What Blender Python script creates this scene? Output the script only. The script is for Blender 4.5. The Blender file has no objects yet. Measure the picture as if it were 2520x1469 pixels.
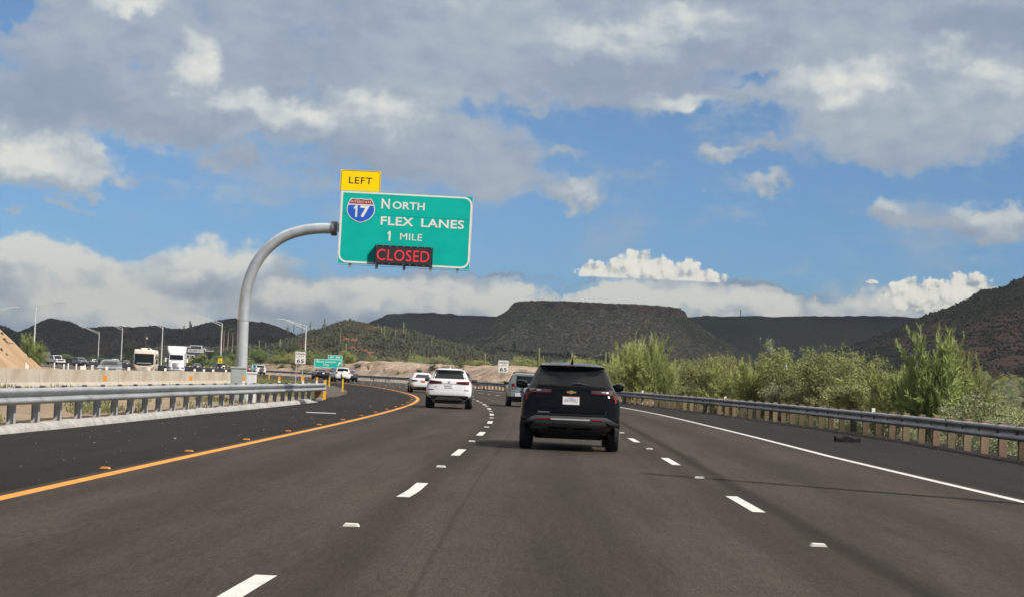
import bpy, bmesh, math, random
import numpy as np
from mathutils import Vector, Matrix, Euler

# ------------------------------------------------------------------ camera
PW, PH = 2520.0, 1469.0                    # frame in which positions were measured
FPX, CX, CY, CAMH = 4900.0, 1260.0, 734.5, 1.42
ROLL, PITCH = math.radians(2.4), math.atan((926 - 734.5) / FPX)
_f = np.array([0, math.cos(PITCH), math.sin(PITCH)])
_r = np.array([1.0, 0, 0]); _u = np.array([0, -math.sin(PITCH), math.cos(PITCH)])
_R = _r * math.cos(ROLL) + _u * math.sin(ROLL)
_U = _u * math.cos(ROLL) - _r * math.sin(ROLL)
CAM = np.array([0, 0, CAMH])
def ray(u, v): return _f * FPX + _R * (u - CX) - _U * (v - CY)
def gpt(u, v, z=0.0):
    d = ray(u, v); return CAM + d * ((z - CAMH) / d[2])
def at(u, v, Y):
    d = ray(u, v); return CAM + d * (Y / d[1])
def pix(q):
    d = np.array(q, float) - CAM; k = FPX / (d @ _f); return CX + d @ _R * k, CY - d @ _U * k

scene = bpy.context.scene
COL = scene.collection
cam_d = bpy.data.cameras.new("camera"); cam = bpy.data.objects.new("camera", cam_d); COL.objects.link(cam)
cam_d.sensor_width = 36; cam_d.lens = 36 * FPX / PW; cam_d.clip_start = 0.5; cam_d.clip_end = 30000
cam.matrix_world = Matrix(((_R[0], _U[0], -_f[0], 0), (_R[1], _U[1], -_f[1], 0), (_R[2], _U[2], -_f[2], CAMH), (0, 0, 0, 1)))
scene.camera = cam

# ------------------------------------------------------------------ light and exposure
SUN_EL, SUN_AZ = math.radians(44), math.atan2(0.75, -0.66)     # azimuth from +Y towards +X
sun_dir = Vector((math.sin(SUN_AZ) * math.cos(SUN_EL), math.cos(SUN_AZ) * math.cos(SUN_EL), math.sin(SUN_EL)))
sd = bpy.data.lights.new("sun", 'SUN'); sd.energy = 4.8; sd.angle = math.radians(0.53); sd.color = (1.0, 0.93, 0.83)
sun = bpy.data.objects.new("sun", sd); COL.objects.link(sun)
sun.rotation_euler = (-sun_dir).to_track_quat('-Z', 'Y').to_euler()
scene.view_settings.view_transform = 'Standard'; scene.view_settings.look = 'None'
scene.view_settings.exposure = EXPOSURE = 0.35
scene.view_settings.gamma = 1.0; scene.view_settings.use_curve_mapping = False
scene.render.engine = 'CYCLES'
scene.cycles.use_denoising = True
scene.cycles.max_bounces = 6; scene.cycles.diffuse_bounces = 3; scene.cycles.glossy_bounces = 3
scene.cycles.transparent_max_bounces = 8; scene.cycles.caustics_reflective = False; scene.cycles.caustics_refractive = False
scene.cycles.sample_clamp_indirect = 4

class NT:
    """small helper for building node trees"""
    def __init__(s, tree, dim='3D'): s.dim = dim; s.t = tree; s.n = tree.nodes; s.l = tree.links
    def new(s, kind, **kw):
        n = s.n.new(kind)
        for k, v in kw.items():
            if k.startswith('i_'):
                key = k[2:]; key = int(key) if key.isdigit() else key
                s.put(n.inputs[key], v)
            else: setattr(n, k, v)
        return n
    def put(s, sock, v):
        if isinstance(v, bpy.types.NodeSocket): s.l.new(v, sock)
        elif v is not None: sock.default_value = v
    def math(s, op, a, b=None, c=None, clamp=False):
        n = s.n.new('ShaderNodeMath'); n.operation = op; n.use_clamp = clamp
        s.put(n.inputs[0], a); s.put(n.inputs[1], b); s.put(n.inputs[2], c); return n.outputs[0]
    def vm(s, op, a, b=None, c=None, out=0):
        n = s.n.new('ShaderNodeVectorMath'); n.operation = op
        s.put(n.inputs[0], a)
        if b is not None: s.put(n.inputs[1], b)
        if c is not None: s.put(n.inputs[2], c)
        return n.outputs[out]
    def scale(s, a, k):
        n = s.n.new('ShaderNodeVectorMath'); n.operation = 'SCALE'; s.put(n.inputs[0], a); s.put(n.inputs['Scale'], k); return n.outputs[0]
    def mr(s, v, a, b, c=0.0, d=1.0, kind='SMOOTHSTEP'):
        n = s.n.new('ShaderNodeMapRange'); n.interpolation_type = kind
        s.put(n.inputs['Value'], v); s.put(n.inputs['From Min'], a); s.put(n.inputs['From Max'], b)
        s.put(n.inputs['To Min'], c); s.put(n.inputs['To Max'], d); return n.outputs[0]
    def noise(s, vec, scale, detail=4, rough=0.55, dist=0.0, out=0, dim=None):
        n = s.n.new('ShaderNodeTexNoise'); n.noise_dimensions = dim or s.dim
        s.put(n.inputs['Vector'], vec); n.inputs['Scale'].default_value = scale
        n.inputs['Detail'].default_value = detail; n.inputs['Roughness'].default_value = rough
        n.inputs['Distortion'].default_value = dist; return n.outputs[out]
    def vor(s, vec, scale, detail=0, feature='F1', smooth=0.3, out='Distance', rand=1.0):
        n = s.n.new('ShaderNodeTexVoronoi'); n.feature = feature; n.voronoi_dimensions = s.dim
        s.put(n.inputs['Vector'], vec); n.inputs['Scale'].default_value = scale
        n.inputs['Detail'].default_value = detail; n.inputs['Randomness'].default_value = rand
        if feature == 'SMOOTH_F1': n.inputs['Smoothness'].default_value = smooth
        return n.outputs[out]
    def mix(s, f, a, b, blend='MIX'):
        n = s.n.new('ShaderNodeMix'); n.data_type = 'RGBA'; n.blend_type = blend
        s.put(n.inputs[0], f)
        for sock, v in ((n.inputs[6], a), (n.inputs[7], b)):
            if isinstance(v, (tuple, list)) and len(v) == 3: v = (*v, 1)
            s.put(sock, v)
        return n.outputs[2]
    def ramp(s, f, stops, interp='LINEAR'):
        n = s.n.new('ShaderNodeValToRGB'); n.color_ramp.interpolation = interp; e = n.color_ramp.elements
        while len(e) < len(stops): e.new(0.5)
        for k, (p, c) in enumerate(stops):
            e[k].position = p; e[k].color = (*c, 1) if len(c) == 3 else c
        s.put(n.inputs[0], f); return n.outputs[0]

# ------------------------------------------------------------------ world: sky with clouds
def build_sky():
    w = bpy.data.worlds.new("World"); scene.world = w; w.use_nodes = True
    t = NT(w.node_tree, '2D'); t.n.clear()
    sky = t.new('ShaderNodeTexSky', sky_type='NISHITA'); sky.sun_disc = False
    sky.sun_elevation = SUN_EL; sky.sun_rotation = SUN_AZ; sky.altitude = 600
    sky.air_density = 0.75; sky.dust_density = 0.0; sky.ozone_density = 3.0
    K = 4.9                                           # direction angles in units of 1/4.9 radian
    d = t.new('ShaderNodeTexCoord').outputs['Generated']
    s = t.new('ShaderNodeSeparateXYZ'); t.put(s.inputs[0], d)
    az = t.math('MULTIPLY', t.math('ARCTAN2', s.outputs[0], s.outputs[1]), K)
    el = t.math('MULTIPLY', t.math('ARCSINE', s.outputs[2]), K)
    c = t.new('ShaderNodeCombineXYZ'); t.put(c.inputs[0], az); t.put(c.inputs[1], el); P = c.outputs[0]
    def dirp(u, v):
        r = ray(u, v); r = r / np.linalg.norm(r)
        return math.atan2(r[0], r[1]) * K, math.asin(r[2]) * K
    # cloud drifts get ragged by warping the direction before it is compared with each bank of cloud
    w1 = t.scale(t.vm('SUBTRACT', t.noise(P, 5.0, 4, 0.55, out=1), (0.5, 0.5, 0.5)), 0.14)
    w2 = t.scale(t.vm('SUBTRACT', t.noise(P, 22.0, 4, 0.6, out=1), (0.5, 0.5, 0.5)), 0.05)
    PW_ = t.vm('MULTIPLY', t.vm('ADD', t.vm('ADD', P, w1), w2), (1, 1, 0))
    def blobs(lst, vec, power=1.0):
        acc = None
        for (u, v, ru, rv, wt) in lst:
            a, e = dirp(u, v)
            q = t.vm('MULTIPLY', t.vm('SUBTRACT', vec, (a, e, 0)), (1000 / ru, 1000 / rv, 0))
            m = t.mr(t.vm('LENGTH', q, out=1), 1.25, 0.25, 0.0, wt)
            acc = m if acc is None else t.math('ADD', acc, m)
        return acc
    deck = [(1260, -150, 2300, 240, 1.5), (250, 130, 480, 190, 1.0), (900, 140, 520, 170, 1.1), (1620, 130, 480, 150, 1.1),
            (2300, 160, 480, 190, 1.2), (2180, 330, 340, 95, 0.7), (2280, 390, 240, 60, 0.6), (100, 260, 300, 110, 1.0),
            (410, 300, 220, 70, 0.8), (1600, 240, 240, 50, 0.6), (1900, 240, 160, 60, 0.4), (2420, 260, 200, 120, 0.5),
            (5, 10, 70, 46, -1.2), (1850, 196, 70, 26, -0.55), (1700, 310, 150, 40, -0.4), (1300, 215, 420, 60, .55), (1240, 330, 150, 60, .6), (1600, 290, 200, 24, .3)]
    puffs = [(90, 395, 190, 80, 1.1), (230, 425, 130, 50, 0.8), (370, 455, 120, 22, 0.45), (620, 300, 200, 80, 0.9), (900, 330, 240, 90, 1.1),
             (1110, 380, 250, 80, 1.0), (780, 420, 330, 60, 0.75), (1410, 475, 140, 50, 1.2), (1240, 410, 120, 60, 0.7), (1150, 470, 200, 45, 0.4),
             (560, 395, 120, 36, 0.55), (1400, 370, 60, 20, 0.6), (1560, 385, 60, 20, 0.5), (1600, 425, 120, 24, 0.5),
             (1780, 380, 110, 26, 0.95), (1880, 370, 80, 20, 0.8), (1868, 445, 110, 30, 1.0), (1725, 442, 40, 14, 0.6),
             (2210, 515, 120, 50, 1.1), (2440, 535, 150, 55, 1.1), (2300, 565, 170, 25, 0.7), (180, 496, 55, 12, 0.6), (40, 522, 60, 11, 0.5), (390, 500, 70, 16, 0.35)]
    bank = [(70, 650, 210, 85, 1.2), (240, 700, 300, 90, 1.0), (540, 665, 190, 85, 1.1), (110, 760, 320, 90, 1.0), (560, 770, 440, 80, 1.0),
            (900, 740, 360, 75, 0.95), (1250, 745, 380, 55, 0.85), (1640, 740, 330, 42, 0.85), (1950, 760, 260, 34, 0.75), (1100, 690, 200, 26, 0.5), (300, 850, 700, 60, 1.0), (1000, 800, 500, 40, 0.8), (1500, 770, 600, 60, 0.9), (2050, 770, 420, 55, 0.8), (1780, 725, 300, 34, 0.6), (1500, 690, 480, 16, .8), (2350, 780, 260, 60, 0.7)]
    cov = t.math('ADD', blobs(deck + puffs, PW_), blobs(bank, PW_))
    Ps = t.vm('MULTIPLY', P, (1.0, 1.7, 0))
    OFF = (0.024, 0.040, 0)
    def field(vec, det):
        a = t.math('MULTIPLY', t.math('SUBTRACT', t.noise(vec, 3.0, det, 0.58), 0.5), 1.9)
        b = t.math('MULTIPLY', t.math('SUBTRACT', 0.42, t.vor(vec, 10.0, 1.0)), 0.32)
        return t.math('ADD', a, b)
    f0 = field(Ps, 6); f1 = field(t.vm('ADD', Ps, OFF), 5)
    dens = t.math('ADD', t.math('SUBTRACT', cov, 0.34), f0)
    alpha = t.mr(dens, -0.16, 0.56)
    # thin torn veil between and around the heavier banks
    vn = t.noise(t.vm('ADD', t.vm('MULTIPLY', P, (1.0, 2.1, 0)), (3.1, 1.7, 0)), 2.6, 7, 0.66)
    veil = t.math('MULTIPLY', t.mr(t.math('ADD', vn, t.math('MULTIPLY', cov, 0.10)), 0.50, 0.72, 0.0, 0.62), t.mr(el, 0.22, 0.42))
    alpha = t.math('MAXIMUM', alpha, veil)
    relief = t.math('SUBTRACT', f0, f1)
    bright = [(60, 380, 130, 60, 0.5), (250, 410, 110, 50, 0.3), (485, 150, 50, 85, 0.5), (640, 270, 170, 40, 0.4), (900, 290, 200, 60, 0.45),
              (330, 15, 120, 40, 0.6), (1420, 465, 90, 40, 0.35), (90, 600, 180, 60, 0.9), (230, 690, 300, 80, 0.45), (520, 630, 170, 60, 0.75), (330, 770, 400, 60, 0.45), (800, 730, 260, 50, .35), (1100, 745, 260, 50, .35),
              (1500, 750, 420, 60, 0.6), (2000, 760, 350, 50, 0.6), (1500, 90, 200, 60, 0.3), (1700, 50, 160, 60, 0.3), (2060, 190, 180, 60, 0.42), (2330, 130, 60, 40, 0.2),
              (2440, 200, 120, 50, 0.3), (1680, 255, 140, 30, 0.35), (2200, 490, 110, 30, 0.3), (2440, 520, 110, 50, 0.3), (700, 720, 90, 30, 0.3), (1780, 375, 60, 16, .2), (1870, 440, 60, 20, .2),
              (130, 240, 280, 80, -0.22), (420, 310, 160, 45, -0.15), (700, 160, 400, 100, -0.06), (2450, 60, 260, 60, -0.22), (1500, 190, 240, 40, -0.12), (1900, 140, 200, 30, -.08),
              (1450, 686, 420, 11, -.45), (1900, 712, 260, 10, -.25), (60, 700, 120, 40, -0.12), (1000, 690, 160, 20, -0.1), (900, 420, 160, 40, -0.08)]
    b0 = t.math('ADD', 0.40, blobs(bright, PW_))
    b0 = t.math('ADD', b0, t.math('MULTIPLY', relief, t.math('MULTIPLY', t.math('MAXIMUM', t.math('SUBTRACT', b0, 0.22), 0.14), 1.15)))
    b0 = t.math('ADD', b0, t.math('MULTIPLY', t.mr(dens, 0.45, 0.05), 0.10))
    b0 = t.math('ADD', b0, t.math('MULTIPLY', t.math('SUBTRACT', t.noise(Ps, 1.5, 4, 0.5), 0.5), 0.42))
    b0 = t.math('ADD', b0, t.math('MULTIPLY', t.math('SUBTRACT', t.noise(t.vm('ADD', Ps, t.scale(w1, .6)), 8.0, 5, 0.66), 0.5), 0.34))
    ccol = t.ramp(b0, [(0.0, (0.29, 0.36, 0.47)), (0.30, (0.37, 0.44, 0.55)), (0.5, (0.48, 0.545, 0.61)), (0.72, (0.66, 0.71, 0.72)), (1.0, (0.88, 0.88, 0.81))])
    tint = t.ramp(t.math('MULTIPLY', el, 1.0), [(0.0, (0.50, 0.74, 1.15)), (0.25, (0.80, 1.05, 1.30)), (0.9, (1.05, 1.22, 1.30))])
    bs = t.new('ShaderNodeBackground'); t.put(bs.inputs[0], t.vm('MULTIPLY', sky.outputs[0], tint)); bs.inputs[1].default_value = SKY_STRENGTH
    bc = t.new('ShaderNodeBackground'); t.put(bc.inputs[0], ccol); bc.inputs[1].default_value = CLOUD_STRENGTH
    m1 = t.new('ShaderNodeMixShader'); t.put(m1.inputs[0], t.math('MULTIPLY', alpha, 0.96)); t.l.new(bs.outputs[0], m1.inputs[1]); t.l.new(bc.outputs[0], m1.inputs[2])
    # towering white cumulus far off, with cauliflower tops and a flat cut base
    def towers(lst):
        acc = None
        wp = t.scale(t.vm('SUBTRACT', t.noise(P, 40.0, 3, 0.6, out=1), (0.5, 0.5, 0.5)), 0.030)
        pv = t.vm('MULTIPLY', t.vm('ADD', P, wp), (1, 1, 0))
        for (u, v, r, q) in lst:
            a, e = dirp(u, v)
            z = t.vm('LENGTH', t.vm('MULTIPLY', t.vm('SUBTRACT', pv, (a, e, 0)), (1000 / r, 1000 / q, 0)), out=1)
            z = t.math('SUBTRACT', 1.0, z)
            acc = z if acc is None else t.new('ShaderNodeMath', operation='SMOOTH_MAX', i_0=acc, i_1=z, i_2=0.12).outputs[0]
        return acc
    tl = [(1570, 655, 62, 50), (1530, 668, 60, 42), (1470, 672, 66, 34), (1625, 665, 66, 42), (1690, 668, 48, 36), (1730, 686, 66, 28), (1580, 690, 170, 30),
          (2240, 720, 70, 42), (2300, 720, 80, 40), (2380, 705, 66, 44), (2420, 728, 90, 36), (2300, 750, 150, 34), (2145, 694, 26, 8)]
    cut = t.math('ADD', t.math('MULTIPLY', az, -0.012), 0)
    tv = towers(tl)
    base1 = dirp(1430, 676); base2 = dirp(1790, 695)
    sl = (base2[1] - base1[1]) / (base2[0] - base1[0])
    line = t.math('ADD', t.math('MULTIPLY', t.math('SUBTRACT', az, base1[0]), sl), base1[1] - 0.004)
    line = t.math('ADD', line, t.math('MULTIPLY', t.math('SUBTRACT', t.noise(P, 6.0, 3, .5), .5), 0.012))
    above = t.mr(t.math('SUBTRACT', el, line), -0.003, 0.003)
    right = t.mr(az, dirp(1900, 700)[0], dirp(1960, 700)[0])
    above = t.math('MAXIMUM', above, right)
    billow = t.math('SUBTRACT', 0.5, t.vor(P, 30.0, 2.0))
    billow2 = t.math('SUBTRACT', 0.5, t.vor(t.vm('ADD', P, (0.010, 0.014, 0)), 30.0, 2.0))
    td = t.math('ADD', tv, t.math('MULTIPLY', billow, 0.36))
    td = t.math('ADD', td, t.math('MULTIPLY', t.math('SUBTRACT', t.noise(P, 34, 4, .6), .5), .16))
    ta = t.math('MULTIPLY', t.mr(td, 0.03, 0.26), above)
    tb = t.math('ADD', t.math('MULTIPLY', t.math('SUBTRACT', billow, billow2), 0.75), 0.76)
    tb = t.math('ADD', tb, t.math('MULTIPLY', t.math('SUBTRACT', t.noise(P, 14, 4, .6), .5), 0.35))
    tb = t.math('SUBTRACT', tb, t.math('MULTIPLY', t.mr(t.noise(t.vm('MULTIPLY', P, (1, 7, 0)), 3.5, 3, .5), .56, .66), t.math('MULTIPLY', right, 0.45)))
    tcol = t.ramp(tb, [(0.0, (0.42, 0.48, 0.56)), (0.35, (0.66, 0.69, 0.68)), (0.62, (0.92, 0.92, 0.83)), (1.0, (1.05, 1.03, 0.93))])
    bt = t.new('ShaderNodeBackground'); t.put(bt.inputs[0], tcol); bt.inputs[1].default_value = CLOUD_STRENGTH
    m2 = t.new('ShaderNodeMixShader'); t.put(m2.inputs[0], ta); t.l.new(m1.outputs[0], m2.inputs[1]); t.l.new(bt.outputs[0], m2.inputs[2])
    # the rest of the dome, outside the sector the road looks into: broken cloud over blue
    gen = t.mr(t.noise(d, 3.5, 4, 0.5, dim='3D'), 0.44, 0.60, 0.0, 0.9)
    bg = t.new('ShaderNodeBackground'); t.put(bg.inputs[0], t.mix(gen, t.scale(sky.outputs[0], SKY_STRENGTH), (0.22, 0.24, 0.26))); bg.inputs[1].default_value = 1.0
    sect = t.math('MULTIPLY', t.math('LESS_THAN', t.math('ABSOLUTE', az), 1.6), t.math('LESS_THAN', t.math('ABSOLUTE', t.math('SUBTRACT', el, 0.5)), 0.72))
    m3 = t.new('ShaderNodeMixShader'); t.put(m3.inputs[0], sect); t.l.new(bg.outputs[0], m3.inputs[1]); t.l.new(m2.outputs[0], m3.inputs[2])
    o = t.new('ShaderNodeOutputWorld'); t.l.new(m3.outputs[0], o.inputs[0])
    w.cycles.sampling_method = 'MANUAL'; w.cycles.sample_map_resolution = 512
SKY_STRENGTH, CLOUD_STRENGTH = 0.055, 0.72
build_sky()
HAZE = True
# ------------------------------------------------------------------ helpers: tagging, meshes, materials
def tag(o, label=None, cat=None, group=None, kind=None):
    if label: o['label'] = label
    if cat: o['category'] = cat
    if group: o['group'] = group
    if kind: o['kind'] = kind
    return o
def empty(name, loc=(0, 0, 0), rz=0.0):
    o = bpy.data.objects.new(name, None); COL.objects.link(o); o.location = loc; o.rotation_euler = (0, 0, rz)
    o.empty_display_size = 0.2; return o
def link_mesh(name, me, mat=None, parent=None, loc=None):
    o = bpy.data.objects.new(name, me); COL.objects.link(o)
    if mat is not None and not me.materials: me.materials.append(mat)
    if parent is not None: o.parent = parent
    if loc is not None: o.location = loc
    return o
def np_mesh(name, verts, faces, smooth=False):
    verts = np.asarray(verts, dtype=np.float32).reshape(-1, 3)
    me = bpy.data.meshes.new(name)
    if isinstance(faces, np.ndarray):
        k = faces.shape[1]; n = len(faces)
        me.vertices.add(len(verts)); me.vertices.foreach_set('co', verts.ravel())
        me.loops.add(n * k); me.loops.foreach_set('vertex_index', faces.astype(np.int32).ravel())
        me.polygons.add(n); me.polygons.foreach_set('loop_start', np.arange(0, n * k, k, dtype=np.int32))
        me.update(calc_edges=True)
    else:
        me.from_pydata(verts.tolist(), [], faces); me.update()
    if smooth: me.polygons.foreach_set('use_smooth', np.ones(len(me.polygons), dtype=bool))
    return me
def copy_tree(o, parent=None):
    c = o.copy(); COL.objects.link(c)
    if parent is not None:
        c.parent = parent; c.matrix_parent_inverse = o.matrix_parent_inverse
    for ch in [x for x in KIDS.get(o.name, [])]:
        k = copy_tree(ch, c); KIDS.setdefault(c.name, []).append(k)
    return c
KIDS = {}
def kid(o):
    """remember a child so that copies need no scene-wide search"""
    if o.parent is not None: KIDS.setdefault(o.parent.name, []).append(o)
    return o
def grid_faces(nr, nc, wrap=False):
    r = np.arange(nr - 1)[:, None]; c = np.arange(nc if wrap else nc - 1)[None, :]; c2 = (c + 1) % nc
    return np.stack([r * nc + c, r * nc + c2, (r + 1) * nc + c2, (r + 1) * nc + c], -1).reshape(-1, 4)
def frame(d):
    d = np.array(d, float); d /= np.linalg.norm(d); a = np.array([0, 0, 1.0]) if abs(d[2]) < 0.9 else np.array([1.0, 0, 0])
    x = np.cross(a, d); x /= np.linalg.norm(x); return x, np.cross(d, x), d
class MB:
    def __init__(s): s.v = []; s.f = []
    def add(s, verts, faces):
        b = len(s.v); s.v.extend([tuple(map(float, q)) for q in verts]); s.f.extend([tuple(int(i) + b for i in f) for f in faces]); return s
    def box(s, c, size, rz=0.0, bev=0.0):
        x, y, z = size[0] / 2, size[1] / 2, size[2] / 2
        if bev <= 0:
            q = [(-x, -y, -z), (x, -y, -z), (x, y, -z), (-x, y, -z), (-x, -y, z), (x, -y, z), (x, y, z), (-x, y, z)]
            f = [(3, 2, 1, 0), (4, 5, 6, 7), (0, 1, 5, 4), (1, 2, 6, 5), (2, 3, 7, 6), (3, 0, 4, 7)]
        else:
            bm = bmesh.new(); bmesh.ops.create_cube(bm, size=1, matrix=Matrix.Diagonal((size[0], size[1], size[2], 1)))
            bmesh.ops.bevel(bm, geom=bm.edges[:], offset=bev, segments=2, affect='EDGES', profile=0.5)
            bm.verts.index_update(); q = [tuple(w.co) for w in bm.verts]; f = [[w.index for w in g.verts] for g in bm.faces]; bm.free()
        cs, sn = math.cos(rz), math.sin(rz)
        return s.add([(c[0] + a * cs - b * sn, c[1] + a * sn + b * cs, c[2] + d) for a, b, d in q], f)
    def tube(s, path, radii, n=10, cap=True):
        path = [np.array(p, float) for p in path]
        if not hasattr(radii, '__len__'): radii = [radii] * len(path)
        vs = []; x = None
        for i, p in enumerate(path):
            d = path[min(i + 1, len(path) - 1)] - path[max(i - 1, 0)]
            if x is None: x, y, _ = frame(d)
            else:
                d = d / np.linalg.norm(d); x = x - d * (x @ d); x /= np.linalg.norm(x); y = np.cross(d, x)
            for k in range(n):
                a = 2 * math.pi * k / n; vs.append(p + (x * math.cos(a) + y * math.sin(a)) * radii[i])
        fs = [(i * n + k, i * n + (k + 1) % n, (i + 1) * n + (k + 1) % n, (i + 1) * n + k) for i in range(len(path) - 1) for k in range(n)]
        if cap: fs += [tuple(range(n))[::-1], tuple(range((len(path) - 1) * n, len(path) * n))]
        return s.add(vs, fs)
    def prism(s, poly, y0, y1, plane='xz'):
        n = len(poly)
        P = (lambda a, b, y: (a, y, b)) if plane == 'xz' else ((lambda a, b, y: (y, a, b)) if plane == 'yz' else (lambda a, b, y: (a, b, y)))
        vs = [P(a, b, y0) for a, b in poly] + [P(a, b, y1) for a, b in poly]
        fs = [tuple(range(n)), tuple(range(2 * n - 1, n - 1, -1))] + [(k, k + n, (k + 1) % n + n, (k + 1) % n) for k in range(n)]
        return s.add(vs, fs)
    def lathe(s, prof, c=(0, 0, 0), axis='z', n=24):
        vs = []
        for r, h in prof:
            for k in range(n):
                a = 2 * math.pi * k / n; p, q = r * math.cos(a), r * math.sin(a)
                vs.append({'z': (c[0] + p, c[1] + q, c[2] + h), 'x': (c[0] + h, c[1] + p, c[2] + q), 'y': (c[0] + p, c[1] + h, c[2] + q)}[axis])
        m = len(prof)
        fs = [(i * n + k, i * n + (k + 1) % n, (i + 1) * n + (k + 1) % n, (i + 1) * n + k) for i in range(m - 1) for k in range(n)]
        fs += [tuple(range(n))[::-1], tuple(range((m - 1) * n, m * n))]
        return s.add(vs, fs)
    def build(s, name, mat, parent=None, smooth=False, loc=None, auto=None):
        me = bpy.data.meshes.new(name); me.from_pydata(s.v, [], s.f)
        bm = bmesh.new(); bm.from_mesh(me); bmesh.ops.recalc_face_normals(bm, faces=bm.faces[:]); bm.to_mesh(me); bm.free()
        if smooth:
            me.polygons.foreach_set('use_smooth', np.ones(len(me.polygons), dtype=bool))
            me.set_sharp_from_angle(angle=math.radians(auto or 40))
        me.update()
        return kid(link_mesh(name, me, mat, parent, loc))

_mats = {}
def M(name, col, rough=0.6, metal=0.0, var=0.12, scale=6.0, bump=0.0, bscale=None, spec=0.5, coat=0.0, emit=None, rnd=0.0, trans=0.0, col2=None, stain=None):
    """procedural material: colour broken up by noise in object space"""
    if name in _mats: return _mats[name]
    m = bpy.data.materials.new(name); m.use_nodes = True; t = NT(m.node_tree)
    b = t.n['Principled BSDF']; out = t.n['Material Output']
    oc = t.new('ShaderNodeTexCoord').outputs['Object']
    c2 = col2 or tuple(min(1, c * (1 - var)) for c in col); c1 = col if col2 else tuple(min(1, c * (1 + var)) for c in col)
    f = t.mr(t.noise(oc, scale, 4, 0.6), 0.32, 0.68)
    cc = t.mix(f, c1, c2)
    if stain:
        cc = t.mix(t.math('MULTIPLY', t.mr(t.noise(t.vm('MULTIPLY', oc, stain[2]), stain[1], 5, 0.65), 0.5, 0.72), stain[3]), cc, stain[0])
    if rnd:
        ri = t.new('ShaderNodeObjectInfo').outputs['Random']
        h = t.new('ShaderNodeHueSaturation'); t.put(h.inputs['Value'], t.math('ADD', 1 - rnd, t.math('MULTIPLY', ri, 2 * rnd)))
        t.put(h.inputs['Hue'], t.math('ADD', 0.5 - rnd * .06, t.math('MULTIPLY', t.math('FRACT', t.math('MULTIPLY', ri, 7.3)), rnd * .12)))
        t.put(h.inputs['Color'], cc); cc = h.outputs[0]
    t.put(b.inputs['Base Color'], cc)
    b.inputs['Metallic'].default_value = metal; b.inputs['Specular IOR Level'].default_value = spec
    t.put(b.inputs['Roughness'], t.mr(t.noise(oc, scale * 2.3, 3, 0.6), 0.3, 0.7, max(0.02, rough * 0.85), min(1, rough * 1.15)))
    b.inputs['Coat Weight'].default_value = coat; b.inputs['Coat Roughness'].default_value = 0.03
    if emit: b.inputs['Emission Color'].default_value = (*emit[0], 1); b.inputs['Emission Strength'].default_value = emit[1]
    if bump:
        bn = t.new('ShaderNodeBump'); bn.inputs['Strength'].default_value = bump; bn.inputs['Distance'].default_value = 0.02
        t.put(bn.inputs['Height'], t.noise(oc, bscale or scale * 4, 5, 0.6)); t.l.new(bn.outputs[0], b.inputs['Normal'])
    if trans:
        tr = t.new('ShaderNodeBsdfTranslucent'); t.put(tr.inputs[0], cc); ms = t.new('ShaderNodeMixShader'); ms.inputs[0].default_value = trans
        t.l.new(b.outputs[0], ms.inputs[1]); t.l.new(tr.outputs[0], ms.inputs[2]); t.l.new(ms.outputs[0], out.inputs[0])
    _mats[name] = m; return m

# value noise in numpy for terrain and foliage
def _h(ix, iy, seed):
    n = (ix.astype(np.int64) * 374761393 + iy.astype(np.int64) * 668265263 + seed * 974634) & 0x7fffffff
    n = ((n ^ (n >> 13)) * 1274126177) & 0x7fffffff
    return ((n ^ (n >> 16)) & 0xffff) / 65535.0
def vnoise(x, y, seed=0):
    x = np.asarray(x, float); y = np.asarray(y, float); ix = np.floor(x); iy = np.floor(y); fx = x - ix; fy = y - iy
    fx = fx * fx * (3 - 2 * fx); fy = fy * fy * (3 - 2 * fy)
    a = _h(ix, iy, seed); b = _h(ix + 1, iy, seed); c = _h(ix, iy + 1, seed); d = _h(ix + 1, iy + 1, seed)
    return (a + (b - a) * fx) + ((c + (d - c) * fx) - (a + (b - a) * fx)) * fy
def fbm(x, y, oct=4, seed=0, gain=0.5):
    s = 0; a = 1; tot = 0
    for k in range(oct):
        s = s + a * vnoise(np.asarray(x) * 2 ** k, np.asarray(y) * 2 ** k, seed + k * 17); tot += a; a *= gain
    return s / tot - 0.5
def sst(x, a, b):
    q = np.clip((np.asarray(x, float) - a) / (b - a), 0, 1); return q * q * (3 - 2 * q)

# ------------------------------------------------------------------ road alignment
_ky = np.array([-120, -60, 0, 20.4, 31.8, 48.8, 75, 104.8, 128, 153, 189, 232, 268, 300, 352, 410, 470, 560, 700, 900, 1300, 1800.])
_kx = np.array([-6.2, -5.7, -5.3, -5.1, -4.9, -4.55, -4.3, -4.8, -6.3, -8.9, -13.8, -22.5, -32, -41.5, -60, -81, -103, -140, -205, -305, -520, -800.])
def _spline(xk, yk):
    n = len(xk); h = np.diff(xk); A = np.zeros((n, n)); b = np.zeros(n); A[0, 0] = A[-1, -1] = 1
    for i in range(1, n - 1):
        A[i, i - 1] = h[i - 1]; A[i, i] = 2 * (h[i - 1] + h[i]); A[i, i + 1] = h[i]
        b[i] = 6 * ((yk[i + 1] - yk[i]) / h[i] - (yk[i] - yk[i - 1]) / h[i - 1])
    m = np.linalg.solve(A, b)
    def ev(x):
        x = np.asarray(x, float); i = np.clip(np.searchsorted(xk, x) - 1, 0, n - 2); d = x - xk[i]; hh = h[i]
        return yk[i] + d * ((yk[i + 1] - yk[i]) / hh - hh * (2 * m[i] + m[i + 1]) / 6) + m[i] / 2 * d ** 2 + (m[i + 1] - m[i]) / (6 * hh) * d ** 3
    return ev
_sp = _spline(_ky, _kx)
_yy = np.arange(-120, 1800, 0.5); _xx = _sp(_yy)
_kern = np.ones(41) / 41; _xs = np.convolve(np.pad(_xx, 20, mode='reflect', reflect_type='odd'), _kern, 'valid')
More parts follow.
